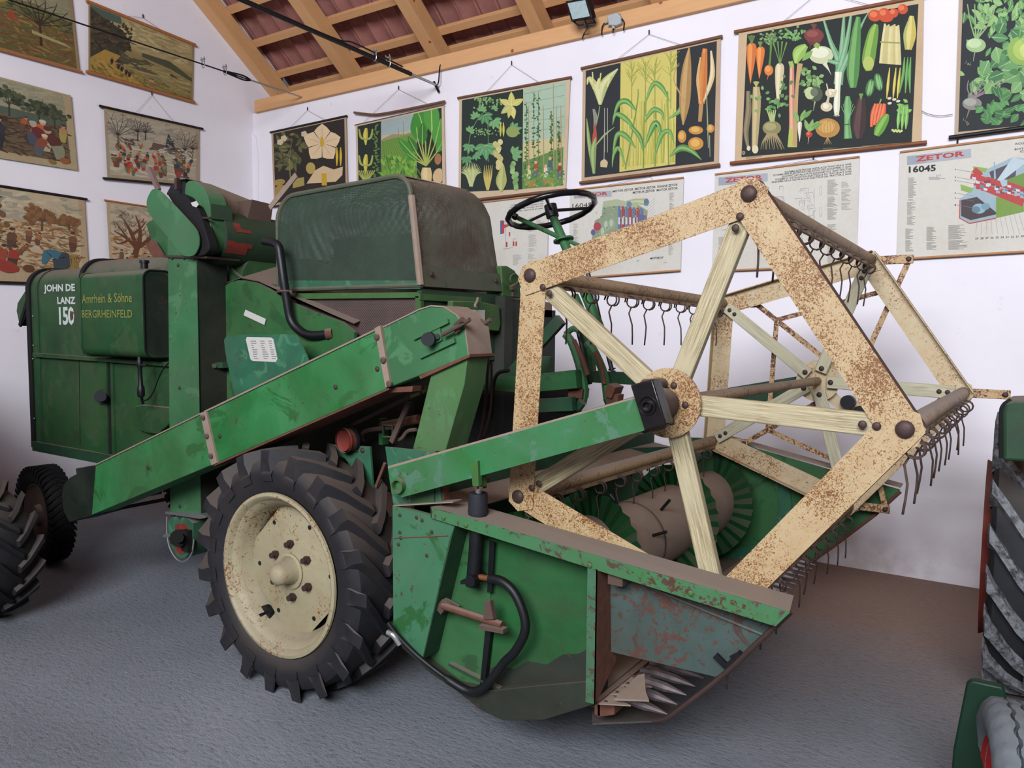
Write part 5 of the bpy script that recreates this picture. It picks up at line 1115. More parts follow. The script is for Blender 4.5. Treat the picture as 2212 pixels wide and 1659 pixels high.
part('strap', H, M['black'], lambda bm: (prism(bm, [Y(a, b, 2.10) for a, b in ((1057, 1168), (1068, 1170), (1062, 1280), (1052, 1280))], (0, .004, 0)), prism(bm, [Y(a, b, 2.10) for a, b in ((1050, 1340), (1062, 1345), (1046, 1484), (1036, 1484))], (0, .02, 0))))
lk_ = part('lock_bar', H, M['rustc'], lambda bm: (tube(bm, [Y(956, 1308, 2.05), Y(1085, 1350, 2.05)], .013, 12)))
part('lock_lug', lk_, M['brown'], lambda bm: beam(bm, Y(952, 1318, 2.06), Y(965, 1300, 2.06), .03, .03)); part('lock_claw', lk_, M['brown'], lambda bm: beam(bm, Y(965, 1298, 2.07), Y(990, 1312, 2.09), .012, .016))
plate('lock_tab', lk_, M['brown'], ((1046, 1300), (1058, 1298), (1066, 1338), (1044, 1338)), 2.03, .02); part('lock_foot', lk_, M['brown'], lambda bm: beam(bm, Y(1040, 1352, 2.04), Y(1092, 1362, 2.04), .03, .014))
# ---------------------------------------------------------------- wheels
def tyre_mesh(c, R, w, rim_r, nl, lug_h=.035, sweep=.42, lw=.085, axis=(0, 1, 0), seg=72, lugs=True, side=.06, flip=1, body=True):
    """agricultural tyre: carcass and chevron lugs. c: centre, axis: from the outer face inwards"""
    bm = B(); d, s, t = frame_of(axis); h = w/2; c = V(c); Rt = R-lug_h
    prof = [(rim_r, -h*.72), (rim_r+.02, -h*.86), ((rim_r+Rt)/2, -h*1.0), (Rt-.045, -h*.97), (Rt-.018, -h*.86), (Rt-.003, -h*.5), (Rt, 0), (Rt-.003, h*.5), (Rt-.018, h*.86), (Rt-.045, h*.97), ((rim_r+Rt)/2, h*1.0), (rim_r+.02, h*.86), (rim_r, h*.72)]
    if body: lathe(bm, prof, c, d, seg)
    if lugs:
        def P(a, r_, y): return c+d*y+(s*cos(a)+t*sin(a))*r_
        for sd in (-1, 1):
            for i in range(nl):
                a0 = 2*PI*(i+(.5 if sd > 0 else 0))/nl
                # stations from the centre line to the shoulder and down the sidewall
                st = [(-.06, 1.0, Rt-.004, Rt+lug_h*.95), (.3, .72, Rt-.006, Rt+lug_h), (.62, .38, Rt-.012, Rt+lug_h), (.88, .12, Rt-.022, Rt+lug_h*.95), (1.0, .0, Rt-.045, Rt+lug_h*.9), (1.045, -.01, Rt-side, Rt-.012), (1.0, -.02, Rt-side-.03, Rt-side-.012)]
                secs = []
                for (u, v, lo, hi) in st:
                    y = sd*h*u; a = a0+flip*sweep*v; wd = lw/R*(.9 if u < .9 else 1.15)
                    wt = wd*.62
                    secs.append([bm.verts.new(P(a-wd/2, lo-.01, y)), bm.verts.new(P(a-wt/2, hi, y)), bm.verts.new(P(a+wt/2, hi, y)), bm.verts.new(P(a+wd/2, lo-.01, y))])
                for A_, B_ in zip(secs, secs[1:]):
                    for k in range(4): bm.faces.new((A_[k], A_[(k+1) % 4], B_[(k+1) % 4], B_[k]))
                bm.faces.new(secs[0]); bm.faces.new(secs[-1])
    return bm
def dusty_tyre():
    mt, n, b = nt('tyre_rubber'); co = coords(n); a = nz(n, 4.5, 5, .6, co); f = nz(n, 40, 4, .6, co)
    c = mixc(n, f.outputs[0], (.007, .007, .009), (.014, .013, .016))
    c = mixc(n, mth(n, 'MULTIPLY', ramp(n, a.outputs[0], [(.42, '000000'), (.66, 'ffffff')]).outputs[0], .14), c, (.075, .055, .042))
    c = dusted(n, c, .75, .1, .95, (.10, .074, .058))
    lk(n, c, b.inputs['Base Color']); b.inputs['Roughness'].default_value = .65; b.inputs['Specular IOR Level'].default_value = .3
    bumpn(n, b, f.outputs[0], .12, .004); return mt
tyre_m = dusty_tyre()
# driving wheels
def drive_wheel(cy, outer, label):
    c = V((-2.535, cy, .51)); ax = V((0, 1 if outer else -1, 0)); R = .535
    ty = obj('tyre', tyre_mesh(c, R, .285, .335, 19, .034, .34, .075, ax, flip=-1 if outer else 1), tyre_m, H, label=label)
    rp_ = [(.352, -.118), (.368, -.125), (.366, -.135), (.352, -.138), (.338, -.128), (.330, -.10), (.312, -.085), (.308, -.05), (.292, -.035), (.290, .05), (.308, .06), (.335, .10), (.36, .125), (.35, .13), (.30, .07), (.283, .04), (.283, -.03), (.30, -.05), (.305, -.08), (.33, -.11)]
    rp_ = [(a_*.955, b_) for a_, b_ in rp_]
    rim = obj('rim', (lambda b: (lathe(b, rp_, c, ax, 72, close=True), b)[1])(B()), M['cream_rim'], ty)
    bm = B(); d, s, t = frame_of(ax); n = 96; off = -.032; ring = []
    def rad(a):
        k = (a*180/PI) % 90-45
        return min(.276, .250/max(.3, cos(math.radians(k)))) if abs(k) < 30 else .276
    pr = [(1.0, off), (.94, off-.004), (.42, off-.010), (.30, off-.022), (.25, off-.022)]
    prev = None
    for f_, o_ in pr:
        cur = [bm.verts.new(c+d*o_+(s*cos(2*PI*k/n)+t*sin(2*PI*k/n))*rad(2*PI*k/n)*f_) for k in range(n)]
        if prev: [bm.faces.new((prev[k], prev[(k+1) % n], cur[(k+1) % n], cur[k])) for k in range(n)]
        prev = cur
    bm.faces.new(prev); disc_ = obj('wheel_disc', bm, M['cream_rim'], ty)
    part('brake_drum', ty, M['dark'], lambda bm: cyl(bm, c+ax*.02, c+ax*.16, .27, 40))
    hub = part('hub', ty, M['cream_rim'], lambda bm: lathe(bm, [(.075, off-.012), (.078, off-.03), (.066, off-.034), (.058, off-.028), (.05, off-.05), (.047, off-.085), (.038, off-.105), (.018, off-.115), (0, off-.116)], c, ax, 40))
    for k in range(6):
        a = k*PI/3+PI/6+.05; p = c+(s*cos(a)+t*sin(a))*.115+ax*(off-.012)
        part('wheel_bolt', ty, M['bolt'], lambda bm: (cyl(bm, p, p-ax*.016, .018, 6), cyl(bm, p-ax*.016, p-ax*.032, .0125, 12)))
        a += PI/6; q = c+(s*cos(a)+t*sin(a))*.225+ax*(off-.0065)
        part('disc_hole', ty, M['dark'], lambda bm: cyl(bm, q, q-ax*.001, .010, 16))
    a = math.radians(232); q = V((c.x+cos(a)*.29, c.y-ax.y*.05, c.z+sin(a)*.29)); part('valve', ty, M['black'], lambda bm: (cyl(bm, q+ax*.02, q-ax*.002, .036, 20), cyl(bm, q, q-ax*.03, .008, 8)))
    return ty
drive_wheel(2.195, True, 'lugged driving tyre on a cream rim, nearest the viewer'); drive_wheel(3.75, False, None)
# small steered wheels at the rear
for cy, sg in ((2.42, 1), (3.55, -1)):
    c = V((-5.27, cy, .315)); ax = V((.10, sg, 0)).normalized()
    ty = obj('rear_tyre', tyre_mesh(c, .322, .15, .205, 44, .006, .14, .026, ax, side=.02), M['old_rubber'], H)
    part('rear_rim', ty, M['brown'], lambda bm: lathe(bm, [(.215, -.05), (.2, -.055), (.19, -.03), (.175, -.02), (.07, -.03), (.06, -.06), (0, -.06)], c, ax, 40))
    part('rear_rim_back', ty, M['brown'], lambda bm: lathe(bm, [(.21, .06), (.195, .065), (.185, .0), (.06, .0), (0, .0)], c, ax, 40))
part('rear_axle', H, M['dark'], lambda bm: (beam(bm, V((-5.23, 2.5, .40)), V((-5.23, 3.45, .40)), .10, .10, side=(1, 0, 0)), beam(bm, V((-5.05, 2.95, .40)), V((-4.9, 2.95, .95)), .2, .2)))
part('front_axle', H, M['dark'], lambda bm: beam(bm, V((-2.535, 2.34, .52)), V((-2.535, 3.66, .52)), .14, .14, side=(1, 0, 0)))
# ---------------------------------------------------------------- threshing body
yb = 2.50
def rounded(lo, hi, y0, y1, z0, z1, r_, bm, n=8, both=True):
    """body with its upper long edges rounded; runs along x"""
    sec = [V((lo, y0, z0))]+[V((lo, y0+r_-r_*cos(PI/2*i/n), z1-r_+r_*sin(PI/2*i/n))) for i in range(n+1)]
    sec += [V((lo, y1-r_+r_*sin(PI/2*i/n), z1-r_+r_*cos(PI/2*i/n))) for i in range(n+1)]+[V((lo, y1, z0))]
    prism(bm, sec, (hi-lo, 0, 0))
xb0 = Y(70, 800, yb).x
body = part('body', H, M['green_rear'], lambda bm: rounded(xb0, -3.3, yb, 3.85, .76, 1.93, .14, bm))
part('rear_edge', body, M['old_rubber'], lambda bm: rounded(xb0-.03, xb0+.02, yb-.012, 3.86, .72, 1.945, .145, bm))
part('edge_band', body, M['green_dark'], lambda bm: rounded(xb0+.09, xb0+.12, yb-.006, 3.855, .76, 1.936, .142, bm))
part('lower_sill', body, M['green_dark'], lambda bm: box(bm, (xb0, yb-.02, .70), (-3.5, yb+.3, .765)))
part('ledge', body, M['green_rear'], lambda bm: prism(bm, [Y(70, 762, yb-.03), Y(366, 783, yb-.03), Y(366, 792, yb-.03), Y(70, 771, yb-.03)], (0, .03, 0)), .002)
plate('door_post', body, M['green_rear'], [(212, 782), (229, 783), (233, 982), (215, 975)], yb-.012, .012)
plate('door_gap', body, M['dark'], [(229, 783), (238, 784), (242, 985), (233, 982)], yb-.003, .003)
plate('door_strip', body, M['green_rear'], [(238, 784), (243, 785), (248, 988), (242, 985)], yb-.012, .012)
part('seam', body, M['dark'], lambda bm: tube(bm, [Y(171, 777, yb-.001), Y(173, 962, yb-.001)], .002, 5))
part('body_seam', body, M['green_dark'], lambda bm: tube(bm, [Y(176, 590, yb-.02), Y(171, 640, yb-.004), Y(172, 720, yb-.003), Y(178, 768, yb-.004)], .005, 5))
for a, b in ((71, 683), (72, 746), (71, 775), (74, 904), (77, 968)): bolt(body, Y(a, b, yb-.014), .006, mat=M['steel'])
part('filler_cap', body, M['black'], lambda bm: (cyl(bm, Y(218, 857, yb-.02), Y(218, 857, yb-.075), .030, 14), cyl(bm, Y(221, 857, yb), Y(221, 857, yb-.02), .045, 20)))
part('cover_bulge', body, M['green_rear'], lambda bm: prism(bm, [Y(a, b, yb-.03) for a, b in ((308, 874), (366, 880), (366, 915), (340, 938), (318, 936), (300, 930), (288, 910), (285, 888), (293, 877))], (0, .03, 0)), .006)
part('rear_flap', body, M['green_rear'], lambda bm: (prism(bm, [Y(a, b, 2.62) for a, b in ((66, 618), (55, 628), (38, 655), (36, 672), (42, 700), (47, 704), (64, 660))], (0, 1.1, 0))))
part('flap_edge', body, M['old_rubber'], lambda bm: beam(bm, Y(65, 628, 2.60), Y(43, 704, 2.60), .012, .03))
part('top_sheet', body, M['sheet_dusty'], lambda bm: rounded(-4.9, -3.75, yb+.02, 3.8, 1.80, 1.97, .14, bm))
part('top_hoop', body, M['old_rubber'], lambda bm: rounded(-4.92, -4.88, yb+.01, 3.82, 1.80, 1.985, .14, bm))
def small_knob(p, r_=.02): return lambda bm: (cyl(bm, p, p+V((0, 0, .03)), r_, 12), cyl(bm, p+V((0, 0, .03)), p+V((0, 0, .045)), r_*1.3, 12))
part('cap', body, M['black'], small_knob(Y(312, 580, 2.42)))
# fluid tank hung on the side, its open end to the front
yt = 2.345
tx0 = Y(172, 680, yt).x; tx1 = Y(309, 680, yt).x; tz1 = Y(309, 581, yt).z; tz0 = Y(309, 774, yt).z
def tanksec(x, g=0, n=6, rr_=.05):
    y0, y1, z0, z1 = yt+g, 2.51-g, tz0+g, tz1-g; P = []
    for cx_, cz_, a0 in ((y0+rr_, z1-rr_, PI), (y1-rr_*.6, z1-rr_*.6, PI/2), (y1-rr_*.6, z0+rr_*.6, 0), (y0+rr_, z0+rr_, -PI/2)):
        q = rr_ if cx_ == y0+rr_ else rr_*.6
        for i in range(n+1): a = a0-PI/2*i/n; P.append(V((x, cx_+q*cos(a), cz_+q*sin(a))))
    return P
tank = part('side_tank', H, M['green_rear'], lambda bm: prism(bm, tanksec(tx0), (tx1-tx0, 0, 0)))
part('tank_bore', tank, M['black_green'], lambda bm: prism(bm, tanksec(tx1, .014), (.0015, 0, 0)))
part('tank_rim', tank, M['old_rubber'], lambda bm: tube(bm, tanksec(tx1+.003, .003), .0055, 6, closed=True))
part('tank_strap', tank, M['green_dark'], lambda bm: tube(bm, tanksec(tx0+.02, -.002), .006, 6, closed=True))
# lettering
def letters(parent, s, a, b, h, y, mat, bold=.02, spacing=1.0, name='lettering'):
    vs, fs = text_mesh(s, bold, spacing); P0, P1 = Y(*a, y), Y(*b, y); hh = (Y(a[0], a[1]-h, y)-P0).length
    bm = B(); v_ = [bm.verts.new(P0.lerp(P1, x)+V((0, 0, hh*y_))) for x, y_ in vs]
    for f in fs:
        try: bm.faces.new([v_[i] for i in f])
        except ValueError: pass
    return obj(name, bm, mat, parent)
letters(body, 'JOHN DE', (95, 629.5), (162, 628), 14, yb-.002, M['ink'], .035); letters(body, 'LANZ', (124, 656), (163, 656), 14, yb-.002, M['ink'], .035)
letters(body, '150', (128, 700), (161, 700), 36, yb-.002, M['ink'], .03, .9)
letters(tank, 'Amrhein & Söhne', (177, 655), (285, 652), 19, yt-.002, M['ink_yellow'], .012); letters(tank, 'BERGRHEINFELD', (177, 686), (286, 686), 16, yt-.002, M['ink_yellow'], .01)
part('red_mark', body, M['red'], lambda bm: prism(bm, [Y(a, b, yb-.003) for a, b in ((152, 676), (156, 672), (160, 676), (158, 678), (158, 690), (155, 690), (155, 679))], (0, -.001, 0)))
# lamp socket and wire under the tank
part('socket', H, M['black'], lambda bm: (lathe(bm, [(0, 0), (.014, 0), (.02, .01), (.02, .05), (.013, .07), (.011, .16), (.015, .17), (.015, .2), (.011, .21), (.011, .24), (0, .24)], Y(305, 858, 2.38), (-.03, 0, 1), 16), cyl(bm, Y(301, 789, 2.38), Y(318, 789, 2.38), .008, 8), tube(bm, [Y(305, 856, 2.38), Y(309, 872, 2.40)], .008, 8)))
part('wire', H, M['hose'], lambda bm: tube(bm, smooth_path([Y(309, 866, 2.39), Y(320, 862, 2.38), Y(332, 845, 2.37), Y(348, 805, 2.36), Y(364, 784, 2.36)]), .004, 6))
# middle body and side sheets
mid = plate('middle_side', H, paint('middle_paint', '2f7a45', '3c8450', '276b3e', rust=.05, dust=.7, scale=2, grime=.35, k=.40, tint=GT), [(470, 900), (472, 650), (480, 625), (495, 610), (520, 604), (560, 612), (640, 660), (765, 705), (765, 760), (600, 840)], 2.46, .02, ck=1)
part('side_slope', H, M['brown'], lambda bm: prism(bm, [Y(480, 615, 2.47), Y(520, 601, 2.47), Y(560, 609, 2.47), Y(645, 652, 2.47), Y(765, 700, 2.47)]+[p+V((0, .32, .10)) for p in (Y(765, 700, 2.47), Y(645, 652, 2.47), Y(560, 609, 2.47), Y(520, 601, 2.47), Y(480, 615, 2.47))], (0, .0, .004)))
part('inner_shade_box', H, M['black_green'], lambda bm: box(bm, (-3.35, 2.56, .80), (-2.2, 3.80, 1.66)))  # box added to block light; its black-green paints in the shade
part('grain_tank', H, M['dust_sheet'], lambda bm: prism(bm, [V((-3.25, 2.66, 1.62)), V((-3.22, 2.66, 1.84)), V((-3.1, 2.66, 1.9)), V((-3.0, 2.66, 1.9)), V((-2.2, 2.66, 1.7)), V((-2.2, 2.66, 1.62))], (0, 1.1, 0)))
part('tank_hoop', H, M['green_dark'], lambda bm: tube(bm, smooth_path([Y(496, 562, 2.5), Y(500, 580, 2.5), Y(520, 600, 2.5), Y(545, 610, 2.5), Y(600, 618, 2.5)]), .011, 8))
rack = plate('white_strip', H, M['white'], [(530, 669), (574, 689), (571, 702), (526, 681)], 2.452, .003)
pl = plate('rating_sheet', H, M['teal'], [(490, 724), (636, 721), (644, 730), (668, 780), (664, 787), (512, 860), (504, 846), (482, 738)], 2.30, .006, ck=1)
dp = plate('data_plate', pl, M['white'], [(533, 728), (585, 729), (590, 733), (599, 776), (596, 782), (546, 780), (541, 776), (531, 734)], 2.297, .003)
def mtext(bm):
    rr2 = random.Random(2)
    for x0 in (541, 562, 580):
        for k in range(9):
            y_ = 736+k*4.7; s_ = x0+(y_-736)*.2; w_ = rr2.uniform(4, 12)
            prism(bm, [Y(s_, y_, 2.296), Y(s_+w_, y_, 2.296), Y(s_+w_, y_+1.3, 2.296), Y(s_, y_+1.3, 2.296)], (0, -.0005, 0))
part('small_print', dp, flat('grey_print', '6a6668', .7), mtext)
part('hinge', H, M['green_dark'], lambda bm: (beam(bm, Y(460, 790, 2.42), Y(490, 788, 2.42), .05, .03), cyl(bm, Y(463, 790, 2.40), Y(463, 790, 2.38), .012)))
# ---------------------------------------------------------------- grain elevator (upright)
ye = 2.30
el = plate('grain_elevator', H, M['green_light'], [(363, 555), (424, 555), (429, 780), (434, 1110), (368, 1110)], ye, .16)
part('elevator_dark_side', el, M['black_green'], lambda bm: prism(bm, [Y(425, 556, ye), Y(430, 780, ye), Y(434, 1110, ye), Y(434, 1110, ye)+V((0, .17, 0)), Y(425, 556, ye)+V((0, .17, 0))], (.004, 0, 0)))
plate('joint_flange', el, M['bolt'], [(352, 551), (446, 553), (446, 558), (352, 556)], ye-.012, .19)
plate('joint_flange', el, M['steel'], [(357, 1105), (440, 1112), (446, 1118), (432, 1121), (357, 1110)], ye-.02, .2)
for a, b in ((385, 573), (398, 558), (372, 558), (420, 559), (388, 1117), (372, 1113), (420, 1118), (388, 838), (389, 1094)): bolt(el, Y(a, b, ye-.001), .009)
bt = plate('elevator_boot', H, M['teal'], [(363, 1116), (417, 1120), (417, 1165), (412, 1190), (402, 1204), (390, 1208), (378, 1198), (368, 1175), (364, 1150)], ye, .14, .002, ck=1)
part('boot_band', bt, M['steel'], lambda bm: tube(bm, smooth_path([Y(361, 1116, ye), Y(361, 1150, ye), Y(366, 1180, ye), Y(378, 1203, ye), Y(392, 1213, ye), Y(405, 1208, ye), Y(415, 1192, ye), Y(419, 1165, ye)]), .005, 6))
plate('red_primer_patch', bt, M['red'], [(379, 1132), (400, 1130), (412, 1148), (414, 1170), (404, 1185), (398, 1196), (388, 1200), (377, 1187), (384, 1160), (377, 1146)], ye-.002, .002, ck=2)
part('boot_bearing', bt, M['dark'], lambda bm: (cyl(bm, Y(388, 1162, ye), Y(386, 1162, ye-.06), .045, 10), box(bm, tuple(Y(392, 1190, ye-.03)), tuple(Y(404, 1148, ye-.03)+V((0, .05, 0)))), cyl(bm, Y(388, 1162, ye-.05), Y(386, 1162, ye-.085), .025, 8)))
part('boot_lug', bt, M['steel'], lambda bm: cyl(bm, Y(355, 1158, ye), Y(366, 1156, ye), .009, 8))
# elevator head
hd = plate('elevator_head', H, M['green_light'], [(400, 553), (398, 400), (408, 389), (425, 393), (440, 406), (451, 430), (455, 470), (455, 520), (450, 545), (432, 553)], ye+.01, .10, .002, ck=2)
plate('head_window', hd, M['rubber'], [(360, 418), (370, 400), (385, 388), (402, 386), (402, 425), (362, 422)], ye+.03, .09)
plate('bristle_mat', hd, M['old_rubber'], [(358, 421), (372, 414), (386, 417), (404, 425), (412, 438), (424, 446), (432, 462), (440, 490), (450, 520), (452, 540), (440, 552), (416, 554), (425, 535), (428, 505)], ye-.03, .05, .004, ck=2)
plate('head_cover', hd, M['teal'] if False else M['green_light'], [(336, 407), (346, 412), (368, 434), (400, 468), (424, 495), (430, 512), (430, 532), (420, 553), (398, 554), (383, 541), (362, 512), (330, 474), (318, 454), (316, 432), (327, 410)], ye-.05, .006, ck=2)
plate('head_left_sheet', hd, M['green'], [(316, 484), (330, 474), (362, 515), (362, 553), (350, 553), (330, 530)], ye+.05, .01)
plate('leather_flap', hd, M['rustc'], [(313, 527), (333, 518), (352, 548), (354, 556), (330, 556)], ye+.02, .006)
plate('left_post', hd, M['green_light'], [(362, 510), (400, 510), (400, 553), (362, 553)], ye, .14)
part('wooden_stick', hd, flat('grey_stick', '6a5450', .9, 0, .3, 30, .3), lambda bm: beam(bm, Y(322, 364, ye), Y(343, 411, ye), .02, .024), .002)
part('head_latch', hd, M['bolt'], lambda bm: (beam(bm, Y(400, 385, ye), Y(400, 372, ye), .02, .008), beam(bm, Y(386, 381, ye), Y(406, 384, ye), .015, .008), beam(bm, Y(383, 410, ye), Y(383, 385, ye), .02, .02), cyl(bm, Y(435, 471, ye-.02), Y(455, 471, ye-.02), .006, 8)))
part('torn_tag', hd, M['white'], lambda bm: prism(bm, [Y(a, b, ye-.035) for a, b in ((412, 438), (424, 434), (429, 442), (424, 448), (416, 445))], (0, .002, 0)))
xs_ = Y(455, 500, ye+.01).x
def hroof(bm):
    n_ = [bm.verts.new(Y(a, b, ye+.02)) for a, b in ((380, 392), (400, 387), (412, 388), (426, 394), (440, 406), (450, 430), (454, 470))]
    m_ = [bm.verts.new(Y(a, b, ye+.20)) for a, b in ((440, 400), (446, 396), (456, 398), (468, 403), (480, 412), (500, 440), (500, 476))]
    f_ = [bm.verts.new(Y(a, b, ye+.36)) for a, b in ((500, 432), (505, 428), (515, 427), (528, 430), (548, 435), (543, 455), (536, 481))]
    for A_, B_ in ((n_, m_), (m_, f_)):
        for i in range(6): bm.faces.new((A_[i], A_[i+1], B_[i+1], B_[i]))
    bm.faces.new(f_)
part('head_roof', hd, M['dust_sheet'], hroof)
part('head_side', hd, M['green_dark'], lambda bm: prism(bm, [X(a, b, xs_+.012) for a, b in ((456, 440), (500, 446), (503, 478), (457, 472))], (-.008, 0, 0)))
part('brown_end', hd, M['brown'], lambda bm: prism(bm, [X(a, b, xs_-.02) for a, b in ((545, 431), (590, 442), (584, 486), (533, 478))], (-.20, 0, 0)))
part('auger_trough', H, paint('trough_paint', '1f4a30', '245036', None, rust=.05, dust=0, scale=4, k=.45), lambda bm: tube(bm, [X(455, 512, xs_-.10), X(600, 531, xs_-.10)], .135, 28))
part('trough_lip', H, M['green_dark'], lambda bm: prism(bm, [X(455, 471, xs_-.01), X(600, 489, xs_-.01), X(600, 492, xs_-.01), X(455, 474, xs_-.01)], (-.2, 0, 0)))
def primer(bm):
    a_, b_ = X(455, 512, xs_-.10), X(600, 531, xs_-.10); d_ = (b_-a_).normalized(); s_ = d_.cross(V((0, 0, 1))).normalized(); t_ = s_.cross(d_)
    for (u0, u1, v0, v1) in ((.0, .30, -38, -20), (.08, .36, -22, -12), (.10, .2, 16, 30), (.12, .34, 10, 17), (.0, .1, -10, -38)):
        g = [[bm.verts.new(a_+(b_-a_)*(u0+(u1-u0)*i/3)+(s_*cos(math.radians(v0+(v1-v0)*j/3))+t_*sin(math.radians(v0+(v1-v0)*j/3)))*.1365) for j in range(4)] for i in range(4)]
        for i in range(3):
            for j in range(3): bm.faces.new((g[i][j], g[i+1][j], g[i+1][j+1], g[i][j+1]))
part('trough_primer', H, M['red'], primer)
# ---------------------------------------------------------------- return elevator (the long slanting box)
yd = 2.10
def seg(name, px, mat, th=.13, **k): return plate(name, H, mat, px, yd, th, .003, **k)
G1p = paint('elevator_paint', '2c8448', '46a06a', '2a7a42', rust=.14, dust=.9, scale=2.6, k=.40, tint=GT)
lo = seg('return_elevator', [(205, 1006), (437, 893), (460, 1003), (197, 1113)], G1p)
seg('elevator_tail', [(133, 1072), (137, 1048), (150, 1032), (165, 1024), (163, 1012), (208, 1004), (199, 1114), (150, 1128), (137, 1105)], M['black_green'], .16)
md = seg('elevator_section', [(440, 892), (822, 709), (840, 838), (462, 1003)], G1p)
up_ = seg('elevator_top', [(827, 706), (905, 669), (930, 661), (958, 663), (985, 680), (1003, 705), (1011, 769), (935, 800), (843, 836)], M['green_light'])
for (a, b, c_, d_) in (((432, 893), (444, 890), (468, 1000), (456, 1006)), ((808, 709), (820, 703), (843, 832), (832, 838))):
    f = plate('flange_strip', H, M['dust_sheet'], [a, b, c_, d_], yd-.012, .16, .002)
for a, b in ((439, 902), (447, 942), (456, 985), (814, 728), (828, 778), (841, 829)): bolt(H, Y(a, b, yd-.014), .013, name='flange_bolt', mat=M['brown'])
for a, b in ((320, 1010), (475, 942), (725, 836), (815, 797)): bolt(H, Y(a, b, yd-.001), .010, name='flange_bolt')
part('edge_strip', lo, M['dust_sheet'], lambda bm: prism(bm, [Y(205, 1006, yd-.006), Y(437, 893, yd-.006), Y(437, 890, yd-.006), Y(205, 1003, yd-.006)], (0, .145, 0)))
part('edge_strip', md, M['dust_sheet'], lambda bm: prism(bm, [Y(440, 892, yd-.006), Y(822, 709, yd-.006), Y(822, 705, yd-.006), Y(440, 888, yd-.006)], (0, .145, 0)))
part('bottom_edge', md, M['rustc'], lambda bm: prism(bm, [Y(462, 1003, yd-.006), Y(840, 838, yd-.006), Y(840, 842, yd-.006), Y(462, 1007, yd-.006)], (0, .145, 0)))
part('head_band', up_, M['dust_sheet'], lambda bm: prism(bm, [Y(827, 705, yd-.004), Y(905, 667, yd-.004), Y(930, 659, yd-.004), Y(958, 661, yd-.004), Y(987, 679, yd-.004), Y(1005, 704, yd-.004), Y(1013, 769, yd-.004), Y(1011, 769, yd-.004), Y(1003, 705, yd-.004), Y(985, 681, yd-.004), Y(958, 664, yd-.004), Y(930, 662, yd-.004), Y(905, 670, yd-.004), Y(827, 708, yd-.004)], (0, .14, 0)))
part('tensioner_guide', up_, M['green_light'], lambda bm: (prism(bm, [Y(a, b, yd-.012) for a, b in ((890, 728), (966, 689), (968, 698), (893, 735))], (0, .012, 0)), prism(bm, [Y(a, b, yd-.012) for a, b in ((903, 766), (980, 730), (982, 740), (907, 775))], (0, .012, 0)), prism(bm, [Y(a, b, yd-.008) for a, b in ((925, 716), (950, 708), (954, 735), (930, 748))], (0, .008, 0))))
part('shaft_end', up_, M['black'], lambda bm: (cyl(bm, Y(930, 731, yd), Y(924, 733, yd-.055), .024, 18), cyl(bm, Y(945, 727, yd), Y(944, 727, yd-.02), .010, 8)))
part('tension_rod', up_, M['brown'], lambda bm: (tube(bm, [Y(955, 723, yd-.03), Y(995, 702, yd-.03), Y(1015, 690, yd-.03)], .008, 8), beam(bm, Y(985, 712, yd-.02), Y(1048, 707, 2.235), .02, .022), tube(bm, [Y(985, 703, yd-.02), Y(1000, 690, yd-.04)], .010, 8), tube(bm, [Y(1038, 705, 2.22), Y(1060, 690, 2.22)], .008, 8), tube(bm, [Y(1032, 706, 2.22), Y(1042, 692, 2.22)], .010, 8)))
part('lower_lip', up_, M['rustc'], lambda bm: (prism(bm, [Y(905, 812, yd-.012), Y(1015, 765, yd-.012), Y(1015, 771, yd-.012), Y(908, 819, yd-.012)], (0, .15, 0))))
ch_ = plate('delivery_chute', H, paint('chute_paint', '5c9662', '4f8c58', '5fa070', rust=.18, dust=.5, scale=3, k=.38, tint=GT), [(932, 806), (1010, 772), (1003, 830), (962, 975), (890, 975), (902, 930)], yd+.004, .125, .002)
plate('under_strap', H, M['rustc'], [(836, 838), (892, 834), (890, 846), (840, 848)], yd+.02, .05)
# drive belt, idler and little pipes between the wheel and the chute
part('drive_belt', H, M['brown'], lambda bm: (beam(bm, Y(742, 928, 2.34), Y(880, 860, 2.34), .02, .014), beam(bm, Y(880, 862, 2.34), Y(922, 838, 2.34), .03, .02)))
part('belt_decal', H, M['ink_yellow'], lambda bm: [prism(bm, [Y(a, b, 2.322) for a, b in q], (0, .001, 0)) for q in (((886, 854), (906, 846), (907, 852), (887, 860)), ((911, 844), (920, 840), (921, 846), (912, 850)))])
pu = part('idler_pulley', H, M['red'], lambda bm: lathe(bm, [(.052, 0), (.054, .01), (.048, .02), (.05, .035), (0, .035), (0, .012), (.03, .012), (.045, .004)], Y(740, 952, 2.27), (.12, 1, 0), 32))
part('idler_tyre', pu, M['old_rubber'], lambda bm: lathe(bm, [(.048, .03), (.055, .036), (.055, .05), (.048, .055)], Y(740, 952, 2.27), (.12, 1, 0), 32))
plate('idler_bracket', H, M['teal'], [(711, 960), (799, 965), (806, 1062), (780, 1040), (745, 990), (712, 975)], 2.32, .01)
for a, b in ((770, 972), (783, 973)): bolt(H, Y(a, b, 2.319), .011, name='bracket_bolt')
part('link_rod', H, M['brown'], lambda bm: (beam(bm, Y(884, 868, 2.33), Y(846, 955, 2.33), .012, .022), tube(bm, smooth_path([Y(784, 955, 2.4), Y(782, 940, 2.4), Y(795, 930, 2.4), Y(840, 924, 2.4), Y(870, 918, 2.4)]), .010, 8), tube(bm, smooth_path([Y(846, 952, 2.36), Y(866, 948, 2.36), Y(880, 932, 2.36), Y(900, 928, 2.36)]), .008, 8)))
part('exhaust_pipe', H, M['rustc'], lambda bm: tube(bm, [Y(828, 920, 2.42), Y(905, 905, 2.42)], .02, 14))
part('square_tube', H, M['green_dark'], lambda bm: tube(bm, [Y(828, 918, 2.38), Y(848, 920, 2.38), Y(848, 944, 2.38), Y(828, 944, 2.38)], .006, 6, closed=True))
